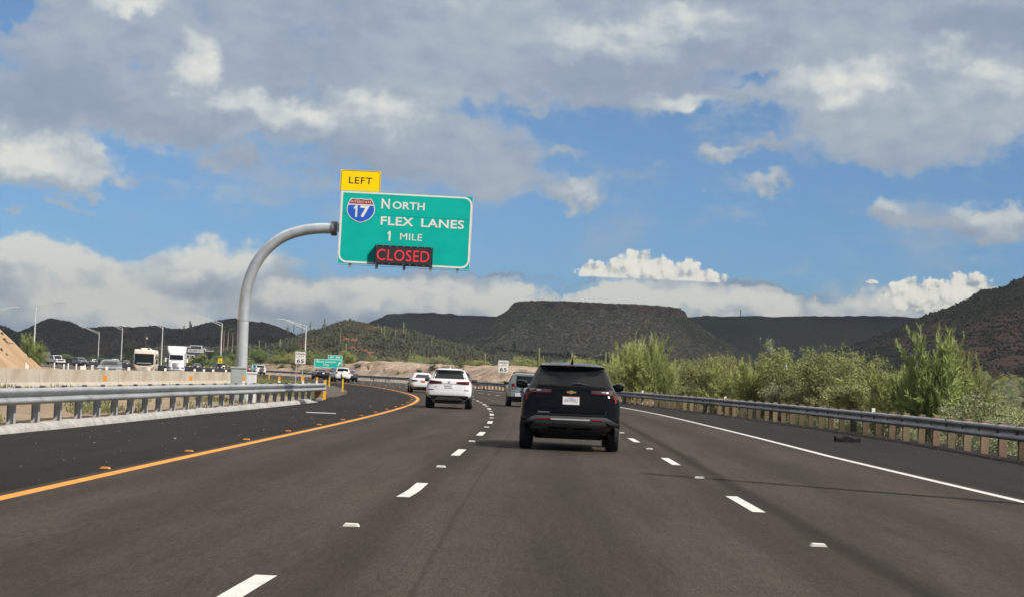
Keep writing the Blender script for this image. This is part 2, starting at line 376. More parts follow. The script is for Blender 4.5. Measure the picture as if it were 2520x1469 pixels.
yel = lambda y: np.interp(y, _yy, _xs)
_sl = np.gradient(_xs, _yy); slope = lambda y: np.interp(y, _yy, _sl)
_ss = np.concatenate([[0], np.cumsum(np.hypot(np.diff(_xs), 0.5))]); arc = lambda y: np.interp(y, _yy, _ss)
y_of_s = lambda s: np.interp(s, _ss, _yy)
def rp(y, t, z=0.0):
    """point at lateral offset t to the right of the yellow line, at parameter y"""
    y = np.asarray(y, float); k = slope(y); n = np.sqrt(1 + k * k); t = np.asarray(t, float)
    return np.stack([yel(y) + t / n, y - t * k / n, np.broadcast_to(z, np.broadcast(y, t).shape)], -1)
def heading(y): return math.atan2(-float(slope(y)), 1.0)       # rotation about z of something facing along the road
def lat(x, y):
    k = slope(y); return (x - yel(y)) / np.sqrt(1 + k * k)
tR = lambda y: np.interp(y, [0, 40, 57, 85, 110, 150, 220, 400, 900], [16.2, 16.3, 16.3, 15.4, 14.3, 13.6, 13.2, 13.4, 14])
tW = lambda y: np.interp(y, [0, 27, 43, 70, 100, 185, 300, 900], [12.3, 12.1, 11.6, 11.3, 11.15, 11.0, 11, 11])
t1 = lambda y: np.interp(y, [0, 12.6, 24, 49, 61, 71, 81, 91, 104, 160], [3.2, 3.55, 3.95, 3.95, 3.88, 3.78, 3.65, 3.5, 3.4, 3.5])
t2 = lambda y: np.interp(y, [0, 24, 50, 100], [8.1, 7.95, 7.65, 7.4])
tL = lambda y: np.interp(y, [-60, 0, 40, 56, 90, 101, 130, 180, 260, 330, 420], [-5.0, -5.0, -4.5, -4.45, -3.9, -3.6, -3.4, -3.2, -3.0, -2.6, -2.6])
tOR = lambda y: np.interp(y, [-60, 90, 150, 250, 300, 380, 500, 900], [-18.5, -18.5, -17.5, -11.5, -9.0, -7.6, -7.4, -7.4])
tOL = lambda y: np.interp(y, [-60, 90, 150, 250, 300, 380, 500, 900], [-31.0, -30.5, -27.2, -25.0, -24, -22.8, -22.8, -22.8])

def strip(name, ys, ta, tb, z, mat, parent=None, cols=2, zf=None):
    """a sheet following the road between two lateral offsets; keeps (lateral, along) as an attribute for its material"""
    ys = np.asarray(ys, float); ta = np.broadcast_to(ta, ys.shape); tb = np.broadcast_to(tb, ys.shape)
    q = np.linspace(0, 1, cols)[None, :]; T = ta[:, None] * (1 - q) + tb[:, None] * q; Y = np.broadcast_to(ys[:, None], T.shape)
    P = rp(Y, T, z)
    if zf is not None: P[..., 2] += zf(P[..., 0], P[..., 1], T)
    me = np_mesh(name, P, grid_faces(len(ys), cols)[:, ::-1].copy())
    a = me.attributes.new('rt', 'FLOAT_VECTOR', 'POINT')
    a.data.foreach_set('vector', np.stack([T, arc(Y), 0 * T], -1).astype(np.float32).ravel())
    o = link_mesh(name, me, mat, parent)
    return kid(o)

def asphalt(name, base, warm, wheel, specks, lane_c=()):
    m = bpy.data.materials.new(name); m.use_nodes = True; t = NT(m.node_tree); b = t.n['Principled BSDF']
    rt = t.new('ShaderNodeAttribute', attribute_name='rt').outputs['Vector']
    oc = t.new('ShaderNodeTexCoord').outputs['Object']
    s = t.new('ShaderNodeSeparateXYZ'); t.put(s.inputs[0], rt)
    big = t.noise(t.vm('MULTIPLY', rt, (0.5, 0.06, 1)), 1.0, 5, 0.6)
    mid = t.noise(t.vm('MULTIPLY', rt, (3.0, 0.16, 1)), 1.0, 4, 0.6)
    fine = t.noise(oc, 22, 3, 0.75)
    grit = t.noise(oc, 70, 2, 0.7)
    c = t.mix(t.mr(big, 0.3, 0.7), base, warm)
    c = t.mix(t.math('MULTIPLY', t.mr(mid, 0.42, 0.70), 0.40), c, tuple(k * 0.62 for k in base))
    for (cx, wd, st) in lane_c:                                # oil and tyre darkened strips down the lane
        q = t.math('ABSOLUTE', t.math('SUBTRACT', s.outputs[0], cx))
        wob = t.math('ADD', wd, t.math('MULTIPLY', t.math('SUBTRACT', mid, 0.5), wd * 0.9))
        c = t.mix(t.math('MULTIPLY', t.mr(q, wob, 0.0), st), c, tuple(k * 0.5 for k in base))
    v = t.math('ADD', t.mr(fine, 0.25, 0.75, 0.74, 1.26, 'LINEAR'), t.mr(grit, 0.2, 0.8, -0.30, 0.30, 'LINEAR'))
    c = t.vm('MULTIPLY', c, v)
    g1 = t.noise(t.vm('MULTIPLY', rt, (9.0, 0.9, 1)), 1.0, 3, 0.75); g2 = t.noise(t.vm('MULTIPLY', rt, (34.0, 3.2, 1)), 1.0, 2, 0.75); g3 = t.noise(t.vm('MULTIPLY', rt, (110.0, 9.0, 1)), 1.0, 2, 0.8)
    gr = t.math('ADD', t.math('ADD', t.mr(g1, .25, .75, -.14, .14, 'LINEAR'), t.mr(g2, .25, .75, -.30, .30, 'LINEAR')), t.mr(g3, .25, .75, -.40, .40, 'LINEAR'))
    c = t.vm('MULTIPLY', c, t.math('ADD', 1.0, gr))
    if specks:
        q = t.vor(oc, 2.6, 0)
        c = t.mix(t.math('MULTIPLY', t.mr(q, 0.05, 0.03), specks), c, (0.42, 0.40, 0.36))
    t.put(b.inputs['Base Color'], c)
    t.put(b.inputs['Roughness'], t.mr(fine, 0.2, 0.8, 0.85, 1.0)); b.inputs['Specular IOR Level'].default_value = 0.10
    bn = t.new('ShaderNodeBump'); bn.inputs['Strength'].default_value = 0.35; bn.inputs['Distance'].default_value = 0.01
    t.put(bn.inputs['Height'], grit); t.l.new(bn.outputs[0], b.inputs['Normal'])
    return m
A_LANE = asphalt('worn_asphalt', (0.042, 0.0355, 0.030), (0.060, 0.0485, 0.0395), 0, 0,
                 [(1.9, 0.8, 0.42), (5.8, 0.8, 0.46), (9.7, 0.8, 0.40), (4.0, 0.5, 0.55), (8.2, 0.25, 0.95), (7.7, 0.5, 0.40), (11.6, 0.7, 0.30), (4.62, 0.04, 0.45), (0.55, .4, .3)])
A_SHOULDER = asphalt('dark_asphalt', (0.0165, 0.0148, 0.0132), (0.0235, 0.0205, 0.0178), 0, 0.85)
A_OLD = asphalt('old_asphalt', (0.085, 0.075, 0.066), (0.11, 0.095, 0.08), 0, 0.5)

def paint(name, col, wear=0.35):
    m = bpy.data.materials.new(name); m.use_nodes = True; t = NT(m.node_tree); b = t.n['Principled BSDF']
    oc = t.new('ShaderNodeTexCoord').outputs['Object']
    n = t.noise(oc, 3.0, 6, 0.7); n2 = t.noise(oc, 30, 3, 0.7)
    c = t.mix(t.mr(n, 0.35, 0.7), col, tuple(k * 0.8 for k in col))
    c = t.mix(t.math('MULTIPLY', t.mr(n2, 0.52, 0.75), wear), c, (0.12, 0.11, 0.10))
    t.put(b.inputs['Base Color'], c); b.inputs['Roughness'].default_value = 0.7; return m
P_WHITE = paint('white_road_paint', (0.58, 0.58, 0.55), .55); P_YELLOW = paint('yellow_road_paint', (0.62, 0.26, 0.02), 0.25)

YS = np.concatenate([np.arange(-60, 260, 1.5), np.arange(260, 700, 4.0), np.arange(700, 1700, 25)])
road = strip('road', YS, -0.12, tW(YS) + 0.25, 0.0, A_LANE, cols=10); tag(road, kind='structure')
o = strip('right_shoulder', YS, tW(YS) + 0.25, tR(YS) + 0.75, 0.0, A_SHOULDER, cols=4); tag(o, kind='structure')
o = strip('left_shoulder', YS, tL(YS) - 0.55, -0.12, 0.0, A_SHOULDER, cols=5); tag(o, kind='structure')
o = strip('opposite_road', YS, tOL(YS) - 2.2, tOR(YS) + 2.4, -0.01, A_OLD, cols=6); tag(o, kind='structure')
# painted lines lie on the lanes
strip('yellow_edge_line', YS[YS < 900], 0.02, 0.19, 0.005, P_YELLOW, road)
strip('white_edge_line', YS[YS < 900], tW(YS[YS < 900]) - 0.08, tW(YS[YS < 900]) + 0.08, 0.005, P_WHITE, road)
for tf in (t1, t2):
    for k in range(-2, 26):
        s0 = float(arc(24.3)) - 1.52 + 12.19 * k
        ys = y_of_s(np.linspace(s0, s0 + 3.05, 5)); 
        strip('lane_dash', ys, tf(ys) - 0.075, tf(ys) + 0.075, 0.005, P_WHITE, road)
# old paved crossover in the gap of the median
YC = np.arange(101, 172, 1.0)
ca = np.interp(YC, [101, 104, 110, 120, 131, 145, 160, 171], [-3.9, -4.6, -5.2, -6.2, -7.2, -6.4, -5.0, -3.9])
o = strip('median_paving', YC, ca, tL(YC) - 0.5, -0.008, A_OLD, cols=4); tag(o, kind='structure')

# ------------------------------------------------------------------ ground
def gz(x, y):
    x = np.asarray(x, float); y = np.asarray(y, float)
    t = lat(x, np.clip(y, -110, 1700)); r = t - tR(y)
    z = -0.07 + 0.0 * x
    fillside = 1 - sst(y, 125, 185)
    z = z - fillside * (0.25 * sst(r, 1.0, 2.2) + 1.5 * sst(r, 2, 16) + 1.6 * sst(r, 20, 160))
    cut = sst(y, 135, 205) * (1 - sst(y, 420, 520))
    z = z + cut * 2.1 * sst(r, 9, 16) - (1 - fillside) * 1.0 * sst(r, 60, 300)
    z = z + sst(r, 3, 30) * 0.9 * fbm(x / 17, y / 17, 3, 3) + sst(r, 90, 400) * 5 * fbm(x / 160, y / 160, 3, 9)
    lft = -(t + 36)
    z = z + sst(lft, 0, 40) * (0.8 + 1.2 * fbm(x / 40, y / 40, 3, 5)) * sst(y, 60, 260)
    med = sst(t, -15.5, -13) * (1 - sst(t, -5.6, -4.6)) * (1 - sst(y, 95, 130))
    z = z + med * (0.10 + 0.25 * sst(-t, 6, 15) + 0.12 * fbm(x / 2.5, y / 2.5, 3, 2))
    return z
def ground_mesh():
    ang = np.radians(np.concatenate([np.arange(-180, -20, 4), np.arange(-20, 20, 0.125), np.arange(20, 180.1, 4)]))
    rad = np.concatenate([[0.5], np.arange(3, 120, 1.5), 120 * np.exp(np.arange(0, 4.75, 0.02))])
    A, Rr = np.meshgrid(ang, rad); X = np.sin(A) * Rr; Y = np.cos(A) * Rr
    Z = gz(X, Y)
    me = np_mesh('ground', np.stack([X, Y, Z], -1), grid_faces(len(rad), len(ang)), True)
    return me
def desert_mat(name, c1, c2, c3, scrub, sc=1.0):
    m = bpy.data.materials.new(name); m.use_nodes = True; t = NT(m.node_tree); b = t.n['Principled BSDF']
    oc = t.new('ShaderNodeTexCoord').outputs['Object']
    a = t.noise(oc, 0.05 * sc, 5, 0.6); g = t.noise(oc, 1.1 * sc, 6, 0.7); f = t.noise(oc, 9 * sc, 4, 0.7)
    c = t.mix(t.mr(a, 0.35, 0.65), c1, c2); c = t.mix(t.math('MULTIPLY', t.mr(f, 0.45, 0.7), 0.6), c, c3)
    c = t.mix(t.math('MULTIPLY', t.mr(g, 0.50, 0.62), scrub), c, (0.085, 0.095, 0.035))
    st = t.vor(oc, 6.0 * sc, 0); c = t.mix(t.math('MULTIPLY', t.mr(st, 0.16, 0.08), 0.6), c, (0.34, 0.29, 0.24))
    t.put(b.inputs['Base Color'], c); b.inputs['Roughness'].default_value = 0.95; b.inputs['Specular IOR Level'].default_value = 0.15
    bn = t.new('ShaderNodeBump'); bn.inputs['Strength'].default_value = 0.6; bn.inputs['Distance'].default_value = 0.12
    t.put(bn.inputs['Height'], f); t.l.new(bn.outputs[0], b.inputs['Normal']); return m
ground = link_mesh('ground', ground_mesh(), desert_mat('desert_ground', (0.32, 0.25, 0.175), (0.26, 0.195, 0.13), (0.17, 0.125, 0.085), 0.45)); tag(ground, kind='structure')

# pale rock cut beyond the outer guardrail of the bend
def rock_cut():
    ys = np.arange(132, 430, 0.6); q = np.linspace(0, 1, 34)
    Y, Q = np.meshgrid(ys, q, indexing='ij'); T = tR(Y) + 2.0 + 15 * Q
    P = rp(Y, T, 0.0)
    hmax = np.interp(Y, [132, 165, 200, 240, 300, 340, 380, 430], [0.3, 1.0, 1.7, 2.6, 3.0, 2.0, .6, .3]) * (1 + 0.35 * fbm(Y / 26, Y * 0, 3, 61))
    prof = sst(Q + 0.25 * fbm(Y / 6, Q * 3, 3, 8), 0.12, 0.62)
    P[..., 2] = hmax * prof + 0.8 * fbm(Y / 2.2, Q * 7, 4, 21) * np.sin(np.clip(Q * 1.3, 0, 1) * math.pi) + 0.25 * fbm(Y * 1.3, Q * 22, 2, 4) * sst(Q, .05, .2) - 0.3 * sst(Q, 0.9, 1)
    ledge = np.clip(np.sin(P[..., 2] * 5.0 + Y * .03), -1, 1) * 0.12; P[..., 0] += ledge; 
    P[0, :, 2] = -0.4
    me = np_mesh('rock_cut', P, grid_faces(len(ys), len(q))[:, ::-1].copy(), False)
    m = bpy.data.materials.new('pale_rock'); m.use_nodes = True; t = NT(m.node_tree); b = t.n['Principled BSDF']
    oc = t.new('ShaderNodeTexCoord').outputs['Object']
    n1 = t.noise(oc, 0.5, 6, 0.65); n2 = t.noise(t.vm('MULTIPLY', oc, (0.6, 0.6, 4)), 1.4, 5, 0.65); n3 = t.noise(oc, 2.2, 4, .7)
    c = t.mix(t.mr(n1, .35, .65), (0.40, 0.32, 0.25), (0.25, 0.18, 0.13)); c = t.mix(t.math('MULTIPLY', t.mr(n2, .5, .68), .75), c, (0.15, 0.10, 0.07))
    c = t.mix(t.mr(n3, .58, .64), c, (0.075, 0.085, 0.04))
    t.put(b.inputs['Base Color'], c); b.inputs['Roughness'].default_value = 0.95; b.inputs['Specular IOR Level'].default_value = 0.1
    return tag(link_mesh('rock_cut', me, m), kind='structure')
rock_cut()

# tan embankment cut beside the oncoming lanes
def embankment():
    ys = np.arange(60, 190, 0.6); q = np.linspace(0, 1, 46)
    Y, Q = np.meshgrid(ys, q, indexing='ij')
    end = 1 - sst(Y, 163, 186)
    toe = np.interp(Y, [60, 100, 130, 150, 165, 176, 190], [-35.0, -35.2, -36.4, -37.6, -38.8, -40.6, -44])
    X = toe - (2 + 20.0 * end) * Q + 1.0 * fbm(Y / 14, Q, 2, 31)
    P = np.stack([X, Y, 0 * X], -1)
    prof = np.where(Q < 0.72, Q / 0.72, 1.0 - 0.4 * sst(Q, 0.74, 1.0))
    P[..., 2] = -0.15 + 14.2 * end * prof + sst(Q, 0.03, 0.2) * (0.5 * fbm(Y / 5.5, Q * 1.2, 3, 71) + 0.8 * fbm(Y / 1.1, Q * 1.4, 4, 75) - 0.55 * np.abs(fbm(Y / 2.4, Q * .5, 3, 79)) * 2)
    me = np_mesh('embankment', P, grid_faces(len(ys), len(q)), True)
    m = bpy.data.materials.new('tan_soil'); m.use_nodes = True; t = NT(m.node_tree); b = t.n['Principled BSDF']
    oc = t.new('ShaderNodeTexCoord').outputs['Object']
    n1 = t.noise(oc, 0.25, 5, 0.6); n2 = t.noise(t.vm('MULTIPLY', oc, (.35, 2.5, .35)), 1.0, 5, 0.7)
    c = t.mix(t.mr(n1, .35, .65), (0.40, 0.29, 0.185), (0.33, 0.225, 0.13)); c = t.mix(t.math('MULTIPLY', t.mr(n2, .42, .66), .75), c, (0.21, 0.135, 0.075))
    c = t.mix(t.mr(t.noise(oc, 2.2, 4, .7), .64, .70), c, (0.12, 0.12, 0.07))
    t.put(b.inputs['Base Color'], c); b.inputs['Roughness'].default_value = 0.95; b.inputs['Specular IOR Level'].default_value = 0.1
    return tag(link_mesh('embankment', me, m), kind='structure')
embankment()

# ------------------------------------------------------------------ hills
def hill_mat(name, green, dry, rock, rock_amt, sc, cliff=None, red=None):
    m = bpy.data.materials.new(name); m.use_nodes = True; t = NT(m.node_tree); b = t.n['Principled BSDF']
    oc = t.new('ShaderNodeTexCoord').outputs['Object']
    a = t.noise(oc, 0.006 * sc, 5, 0.6); f = t.noise(oc, 0.09 * sc, 5, 0.75); g = t.noise(oc, 0.30 * sc, 3, 0.7)
    c = t.mix(t.mr(a, .38, .62), green, dry)
    c = t.mix(t.math('MULTIPLY', t.mr(f, .50, .66), rock_amt), c, rock)
    c = t.mix(t.math('MULTIPLY', t.mr(g, .40, .56), .75), c, tuple(k * 0.30 for k in green))
    at_ = t.new('ShaderNodeAttribute', attribute_name='hh').outputs['Vector']
    s = t.new('ShaderNodeSeparateXYZ'); t.put(s.inputs[0], at_)
    if cliff:
        k = t.math('ADD', s.outputs[0], t.math('MULTIPLY', t.math('SUBTRACT', f, 0.5), 0.10))
        w = t.noise(t.vm('MULTIPLY', oc, (0.05, 0.05, 0.006)), 1.0, 4, 0.7)
        cc = t.mix(t.mr(w, .4, .62), cliff[0], cliff[1])
        c = t.mix(t.math('MULTIPLY', t.math('MULTIPLY', t.mr(k, cliff[2], cliff[2] + .03), t.mr(k, cliff[3] + .02, cliff[3] - .02)), t.mr(w, .34, .5)), c, cc)
    if red:
        r = t.math('MULTIPLY', s.outputs[1], t.mr(t.noise(oc, 0.03 * sc, 5, .65), .36, .56))
        c = t.mix(r, c, red)
    t.put(b.inputs['Base Color'], c); b.inputs['Roughness'].default_value = 1.0; b.inputs['Specular IOR Level'].default_value = 0.05
    bn = t.new('ShaderNodeBump'); bn.inputs['Strength'].default_value = 0.8; bn.inputs['Distance'].default_value = 3.0 / sc
    t.put(bn.inputs['Height'], t.math('ADD', g, f)); t.l.new(bn.outputs[0], b.inputs['Normal']); return m
def hill(name, sil, depth, front, back, mat, zfoot=0.0, shape=1.15, rough=4.0, rs=60.0, seed=0, nrow=70, ncol=260, cliff=None, redpix=None, depth2=None, gully=0.0):
    """a range whose skyline passes through the silhouette points, with real slopes in front of and behind it"""
    sil = sorted(sil); us = np.array([p[0] for p in sil], float); vs = np.array([p[1] for p in sil], float)
    U = np.linspace(us[0], us[-1], ncol); V = np.interp(U, us, vs)
    D = np.interp(U, [us[0], us[-1]], [depth, depth2 or depth])
    ridge = np.array([at(u, v, d) for u, v, d in zip(U, V, D)])
    qf = np.linspace(0, 1, nrow); qb = np.linspace(0, 1, 14)[1:]
    pts = []; hh = []
    for q in qf:
        p = ridge.copy(); s = q ** shape
        if cliff:
          cm = sst(ridge[:, 2], ridge[:, 2].max() * 0.90, ridge[:, 2].max() * 0.97)
          s = s * (1 - cm) + cm * np.where(q < cliff[0], (q / cliff[0]) ** shape * cliff[1], np.where(q < cliff[0] + .03, cliff[1] + (q - cliff[0]) / .03 * (1 - cliff[1]) * .97, 1 - (1 - q) * .03 / (1 - cliff[0] - .03)))
        p[:, 1] -= front * (1 - q); p[:, 0] -= front * (1 - q) * (ridge[:, 0] / ridge[:, 1]) * 0.9
        p[:, 2] = zfoot + (ridge[:, 2] - zfoot) * s
        pts.append(p); hh.append(np.full(ncol, q) * (cm if cliff else 1.0))
    for q in qb:
        p = ridge.copy(); p[:, 1] += back * q; p[:, 0] += back * q * ridge[:, 0] / ridge[:, 1]; p[:, 2] = zfoot + (ridge[:, 2] - zfoot) * (1 - q) ** 1.2; pts.append(p); hh.append(np.full(ncol, 1.0))
    P = np.array(pts); Hh = np.array(hh)
    amp = np.sin(np.clip(Hh, 0, 1) * math.pi * 0.96) * 0.9 + 0.10
    hgt = np.clip((P[..., 2] - zfoot) / 40, 0, 1)
    P[..., 2] += rough * amp * hgt * 2 * fbm(P[..., 0] / rs, P[..., 1] / rs * 0.6, 5, seed, 0.55)
    if gully: P[..., 2] -= gully * amp * hgt * np.abs(fbm(P[..., 0] / (rs * 1.6), P[..., 1] / (rs * 6), 3, seed + 5)) * 2
    P[..., 2] += (0.5 + rough * .10) * hgt * 2 * fbm(P[..., 0] / (rs * .07), P[..., 1] / (rs * .07), 2, seed + 40)
    me = np_mesh(name, P, grid_faces(P.shape[0], ncol), True)
    red = np.zeros(Hh.shape)
    if redpix:
        for (u, v, ru, rv, w) in redpix:
            flat = P.reshape(-1, 3); d = flat - CAM; k = FPX / (d @ _f); pu = CX + (d @ _R) * k; pv = CY - (d @ _U) * k
            red += (w * np.exp(-(((pu - u) / ru) ** 2 + ((pv - v) / rv) ** 2) ** 1.5)).reshape(Hh.shape)
    a = me.attributes.new('hh', 'FLOAT_VECTOR', 'POINT'); a.data.foreach_set('vector', np.stack([Hh, np.clip(red, 0, 1), 0 * Hh], -1).astype(np.float32).ravel())
    o = tag(link_mesh(name, me, mat), kind='structure')
    return P[:nrow]

GREEN, DRY, ROCK = (0.034, 0.038, 0.022), (0.058, 0.055, 0.033), (0.13, 0.105, 0.085)
H_FAR = hill_mat('far_hill', (0.056, 0.064, 0.044), (0.085, 0.088, 0.058), ROCK, 0.4, 0.5, ((0.022, 0.020, 0.022), (0.05, 0.042, 0.04), 0.84, 0.95))
H_MESA = hill_mat('mesa_slope', (0.080, 0.086, 0.050), (0.18, 0.165, 0.105), (0.30, 0.25, 0.20), 0.85, 0.8, ((0.17, 0.105, 0.08), (0.06, 0.048, 0.044), 0.60, 1.2))
H_MID = hill_mat('near_hill', (0.022, 0.023, 0.013), (0.046, 0.034, 0.025), (0.095, 0.072, 0.058), 0.5, 2.4, None, (0.19, 0.09, 0.05))
H_RED = hill_mat('red_hill', (0.048, 0.054, 0.030), (0.095, 0.082, 0.054), (0.18, 0.14, 0.11), 0.65, 1.6, None, (0.125, 0.076, 0.056))
H_LEFT = hill_mat('left_hill', (0.038, 0.045, 0.032), (0.058, 0.056, 0.040), (0.11, 0.08, 0.065), 0.45, 0.9, None, (0.10, 0.055, 0.042))

hill('far_plateau', [(1560, 790), (1740, 777), (1900, 780), (2100, 780), (2180, 781), (2250, 785), (2330, 790), (2700, 812)], 4600, 1500, 900, H_FAR, 0, 1.0, 10, 160, 3, cliff=(0.86, 0.90))
hill('west_plateau', [(780, 860), (870, 815), (915, 790), (950, 776), (1000, 774), (1060, 774), (1110, 775), (1125, 778), (1200, 780), (1330, 782), (1500, 800)], 3900, 1300, 800, H_FAR, 0, 1.0, 10, 150, 7, cliff=(0.90, 0.93))
def mesa():
    cx, cy, ax, ay, ztop = 133.0, 3080.0, 122.0, 190.0, 114.0
    x = np.linspace(cx - 520, cx + 520, 430); y = np.linspace(cy - 560, cy + 420, 330); X, Y = np.meshgrid(x, y)
    th = np.arctan2(Y - cy, X - cx); R = ((np.abs(X - cx) / ax) ** 3.2 + (np.abs(Y - cy) / ay) ** 3.2) ** (1 / 3.2)
    rb = np.hypot(X - cx, Y - cy); d = rb * (1 - 1 / np.maximum(R, 1e-3))
    d = d + 22 * fbm(np.cos(th) * 5, np.sin(th) * 5, 4, 91) + 8 * fbm(X / 22, Y / 22, 3, 92) - 3
    dd = np.clip(d - 7, 0, None)
    gl = 1 + 0.30 * fbm(np.cos(th) * 9, np.sin(th) * 9, 3, 95) * sst(dd, 10, 120)
    tal = 104 * np.clip(1 - dd * gl / 245, 0, 1) ** 1.5
    Z = np.where(d < 0, ztop - 1.0 * sst(-d, 0, 2) + 1.2 * fbm(X / 30, Y / 30, 3, 2) * 2, np.where(d < 7, ztop - d / 7 * (ztop - 104), tal))
    Z = Z + 3.0 * fbm(X / 28, Y / 28, 4, 97) * sst(dd, 2, 30) + 1.3 * fbm(X / 6, Y / 6, 2, 98)
    Z = Z + 16 * sst(X, cx - 100, cx - 300) * sst(dd, 120, 240) * (1 - sst(dd, 260, 420))
    P = np.stack([X, Y, Z], -1); me = np_mesh('mesa', P, grid_faces(len(y), len(x)), True)
    cl = np.clip(sst(Z, 101, 105) * (1 - sst(Z, 111.0, 113.0)) , 0, 1)
    a = me.attributes.new('hh', 'FLOAT_VECTOR', 'POINT'); a.data.foreach_set('vector', np.stack([cl * .92, 0 * Z, 0 * Z], -1).astype(np.float32).ravel())
    tag(link_mesh('mesa', me, H_MESA), kind='structure'); return P
PT = mesa()
PR = hill('red_hillside', [(1900, 905), (2000, 880), (2080, 855), (2150, 828), (2200, 808), (2250, 785), (2300, 768), (2340, 752), (2380, 735), (2400, 722), (2412, 714), (2440, 711), (2470, 708), (2500, 692), (2530, 682), (2700, 640), (2950, 600)],
          1350, 700, 500, H_RED, -1, 0.95, 7, 70, 19, nrow=110, ncol=360, gully=8,
          redpix=[(2470, 850, 110, 60, 1.2), (2330, 825, 70, 30, .8), (2230, 845, 60, 16, .6), (2510, 810, 60, 60, 1.0), (2420, 890, 90, 30, .7)])
PL = hill('west_hills', [(-700, 745), (-350, 775), (-150, 765), (-40, 785), (0, 798), (45, 817), (75, 805), (105, 789), (125, 782), (150, 786), (175, 789), (200, 802), (225, 805), (260, 801), (300, 802), (330, 806), (385, 802), (420, 810), (460, 808), (500, 795), (540, 785), (570, 781), (615, 787), (655, 791), (700, 810), (735, 827), (800, 855), (880, 895)],
          2100, 1000, 600, H_LEFT, 0, 0.9, 6, 90, 23, nrow=80, ncol=420, gully=8, redpix=[(310, 825, 60, 30, 0.9), (230, 850, 60, 20, .7), (95, 830, 40, 30, .4)])
PM2 = hill('brown_hill', [(240, 909), (300, 884), (350, 854), (390, 836), (430, 826), (500, 832), (560, 830), (640, 826), (700, 830), (760, 854), (850, 894)],
           980, 420, 250, H_MID, 0, 0.9, 3, 40, 41, nrow=60, ncol=300, redpix=[(320, 885, 60, 20, 1.0), (420, 850, 40, 10, .4)])
PM = hill('near_hill', [(540, 905), (600, 880), (640, 858), (700, 836), (735, 822), (770, 812), (800, 804), (830, 793), (858, 786), (885, 791), (920, 800), (970, 808), (1030, 819), (1090, 836), (1150, 849), (1230, 860), (1330, 868), (1450, 876), (1600, 884), (1900, 905)],
          660, 240, 200, H_MID, 0.5, 0.95, 2.2, 24, 29, nrow=100, ncol=520, gully=2,
          redpix=[(862, 852, 26, 26, 1.5), (905, 868, 24, 12, 1.0), (960, 806, 60, 10, .7), (760, 845, 30, 14, .7), (850, 800, 30, 8, .5), (1010, 868, 30, 8, .4)])

# unseen cloud slab, added and outlined to shade the country beyond the bend
def hill_shade_cloud():
    H = 1500.0; off = np.array([sun_dir.x, sun_dir.y]) / sun_dir.z * H
    n = 72; q = np.linspace(0, 1, n); U, V = np.meshgrid(.5 + .5 * np.sign(2 * q - 1) * np.abs(2 * q - 1) ** 1.8, q ** 1.4)
    X = -3200 + 6400 * U; Y = 405 + 6600 * V + (1 - sst(V, 0, .12)) * 330 * (1 - sst(X, 10, 130))
    Y = Y + (1 - sst(V, 0, .3)) * 330 * fbm(X / 420, X * 0, 3, 7); X = X + 300 * fbm(Y / 500, X / 900, 2, 9)
    hm = np.clip(np.minimum.reduce([U, 1 - U, V * 2, 1 - V]) * 9, 0, 1) ** .5
    top = H + 30 + hm * (160 + 240 * (fbm(X / 420, Y / 420, 4, 3) + .3)); bot = H - 25 * hm + 30 * fbm(X / 200, Y / 200, 3, 8)
    P = np.concatenate([np.stack([X + off[0], Y + off[1], top], -1).reshape(-1, 3), np.stack([X + off[0], Y + off[1], bot], -1).reshape(-1, 3)])
    F = grid_faces(n, n); B = F[:, ::-1] + n * n
    e = np.concatenate([np.arange(n), np.arange(1, n) * n + n - 1, (n - 1) * n + np.arange(n - 2, -1, -1), np.arange(n - 2, 0, -1) * n])
    S = np.stack([e, np.roll(e, -1), np.roll(e, -1) + n * n, e + n * n], -1)
    me = np_mesh('shade_cloud', P, np.concatenate([F, B, S[:, ::-1]]), True)
    m = bpy.data.materials.new('shade_vapour'); m.use_nodes = True; t = NT(m.node_tree); t.n.remove(t.n['Principled BSDF'])
    tr = t.new('ShaderNodeBsdfTranslucent'); tr.inputs[0].default_value = (.94, .95, .97, 1); df = t.new('ShaderNodeBsdfDiffuse'); df.inputs[0].default_value = (.8, .8, .8, 1)
    mx = t.new('ShaderNodeMixShader'); mx.inputs[0].default_value = .15; t.l.new(tr.outputs[0], mx.inputs[1]); t.l.new(df.outputs[0], mx.inputs[2]); t.l.new(mx.outputs[0], t.n['Material Output'].inputs[0])
    tag(link_mesh('shade_cloud', me, m), 'unseen slab of vapour overhead, added to shade the hills', 'shade_cloud', kind='structure')
hill_shade_cloud()
def haze():
    bm = bmesh.new(); bmesh.ops.create_cube(bm, size=1, matrix=Matrix.Translation((0, 2600, 90)) @ Matrix.Diagonal((6400, 5900, 196, 1))); me = bpy.data.meshes.new('haze'); bm.to_mesh(me); bm.free()
    m = bpy.data.materials.new('haze'); m.use_nodes = True; t = NT(m.node_tree); t.n.remove(t.n['Principled BSDF'])
    v = t.new('ShaderNodeVolumePrincipled'); v.inputs['Color'].default_value = (.62, .76, 1.0, 1); v.inputs['Density'].default_value = 0.00008; v.inputs['Anisotropy'].default_value = 0.0
    t.l.new(v.outputs[0], t.n['Material Output'].inputs['Volume']); tag(link_mesh('haze', me, m), 'thin blue haze lying over the valley and hills', 'haze', kind='stuff')
if HAZE: haze()
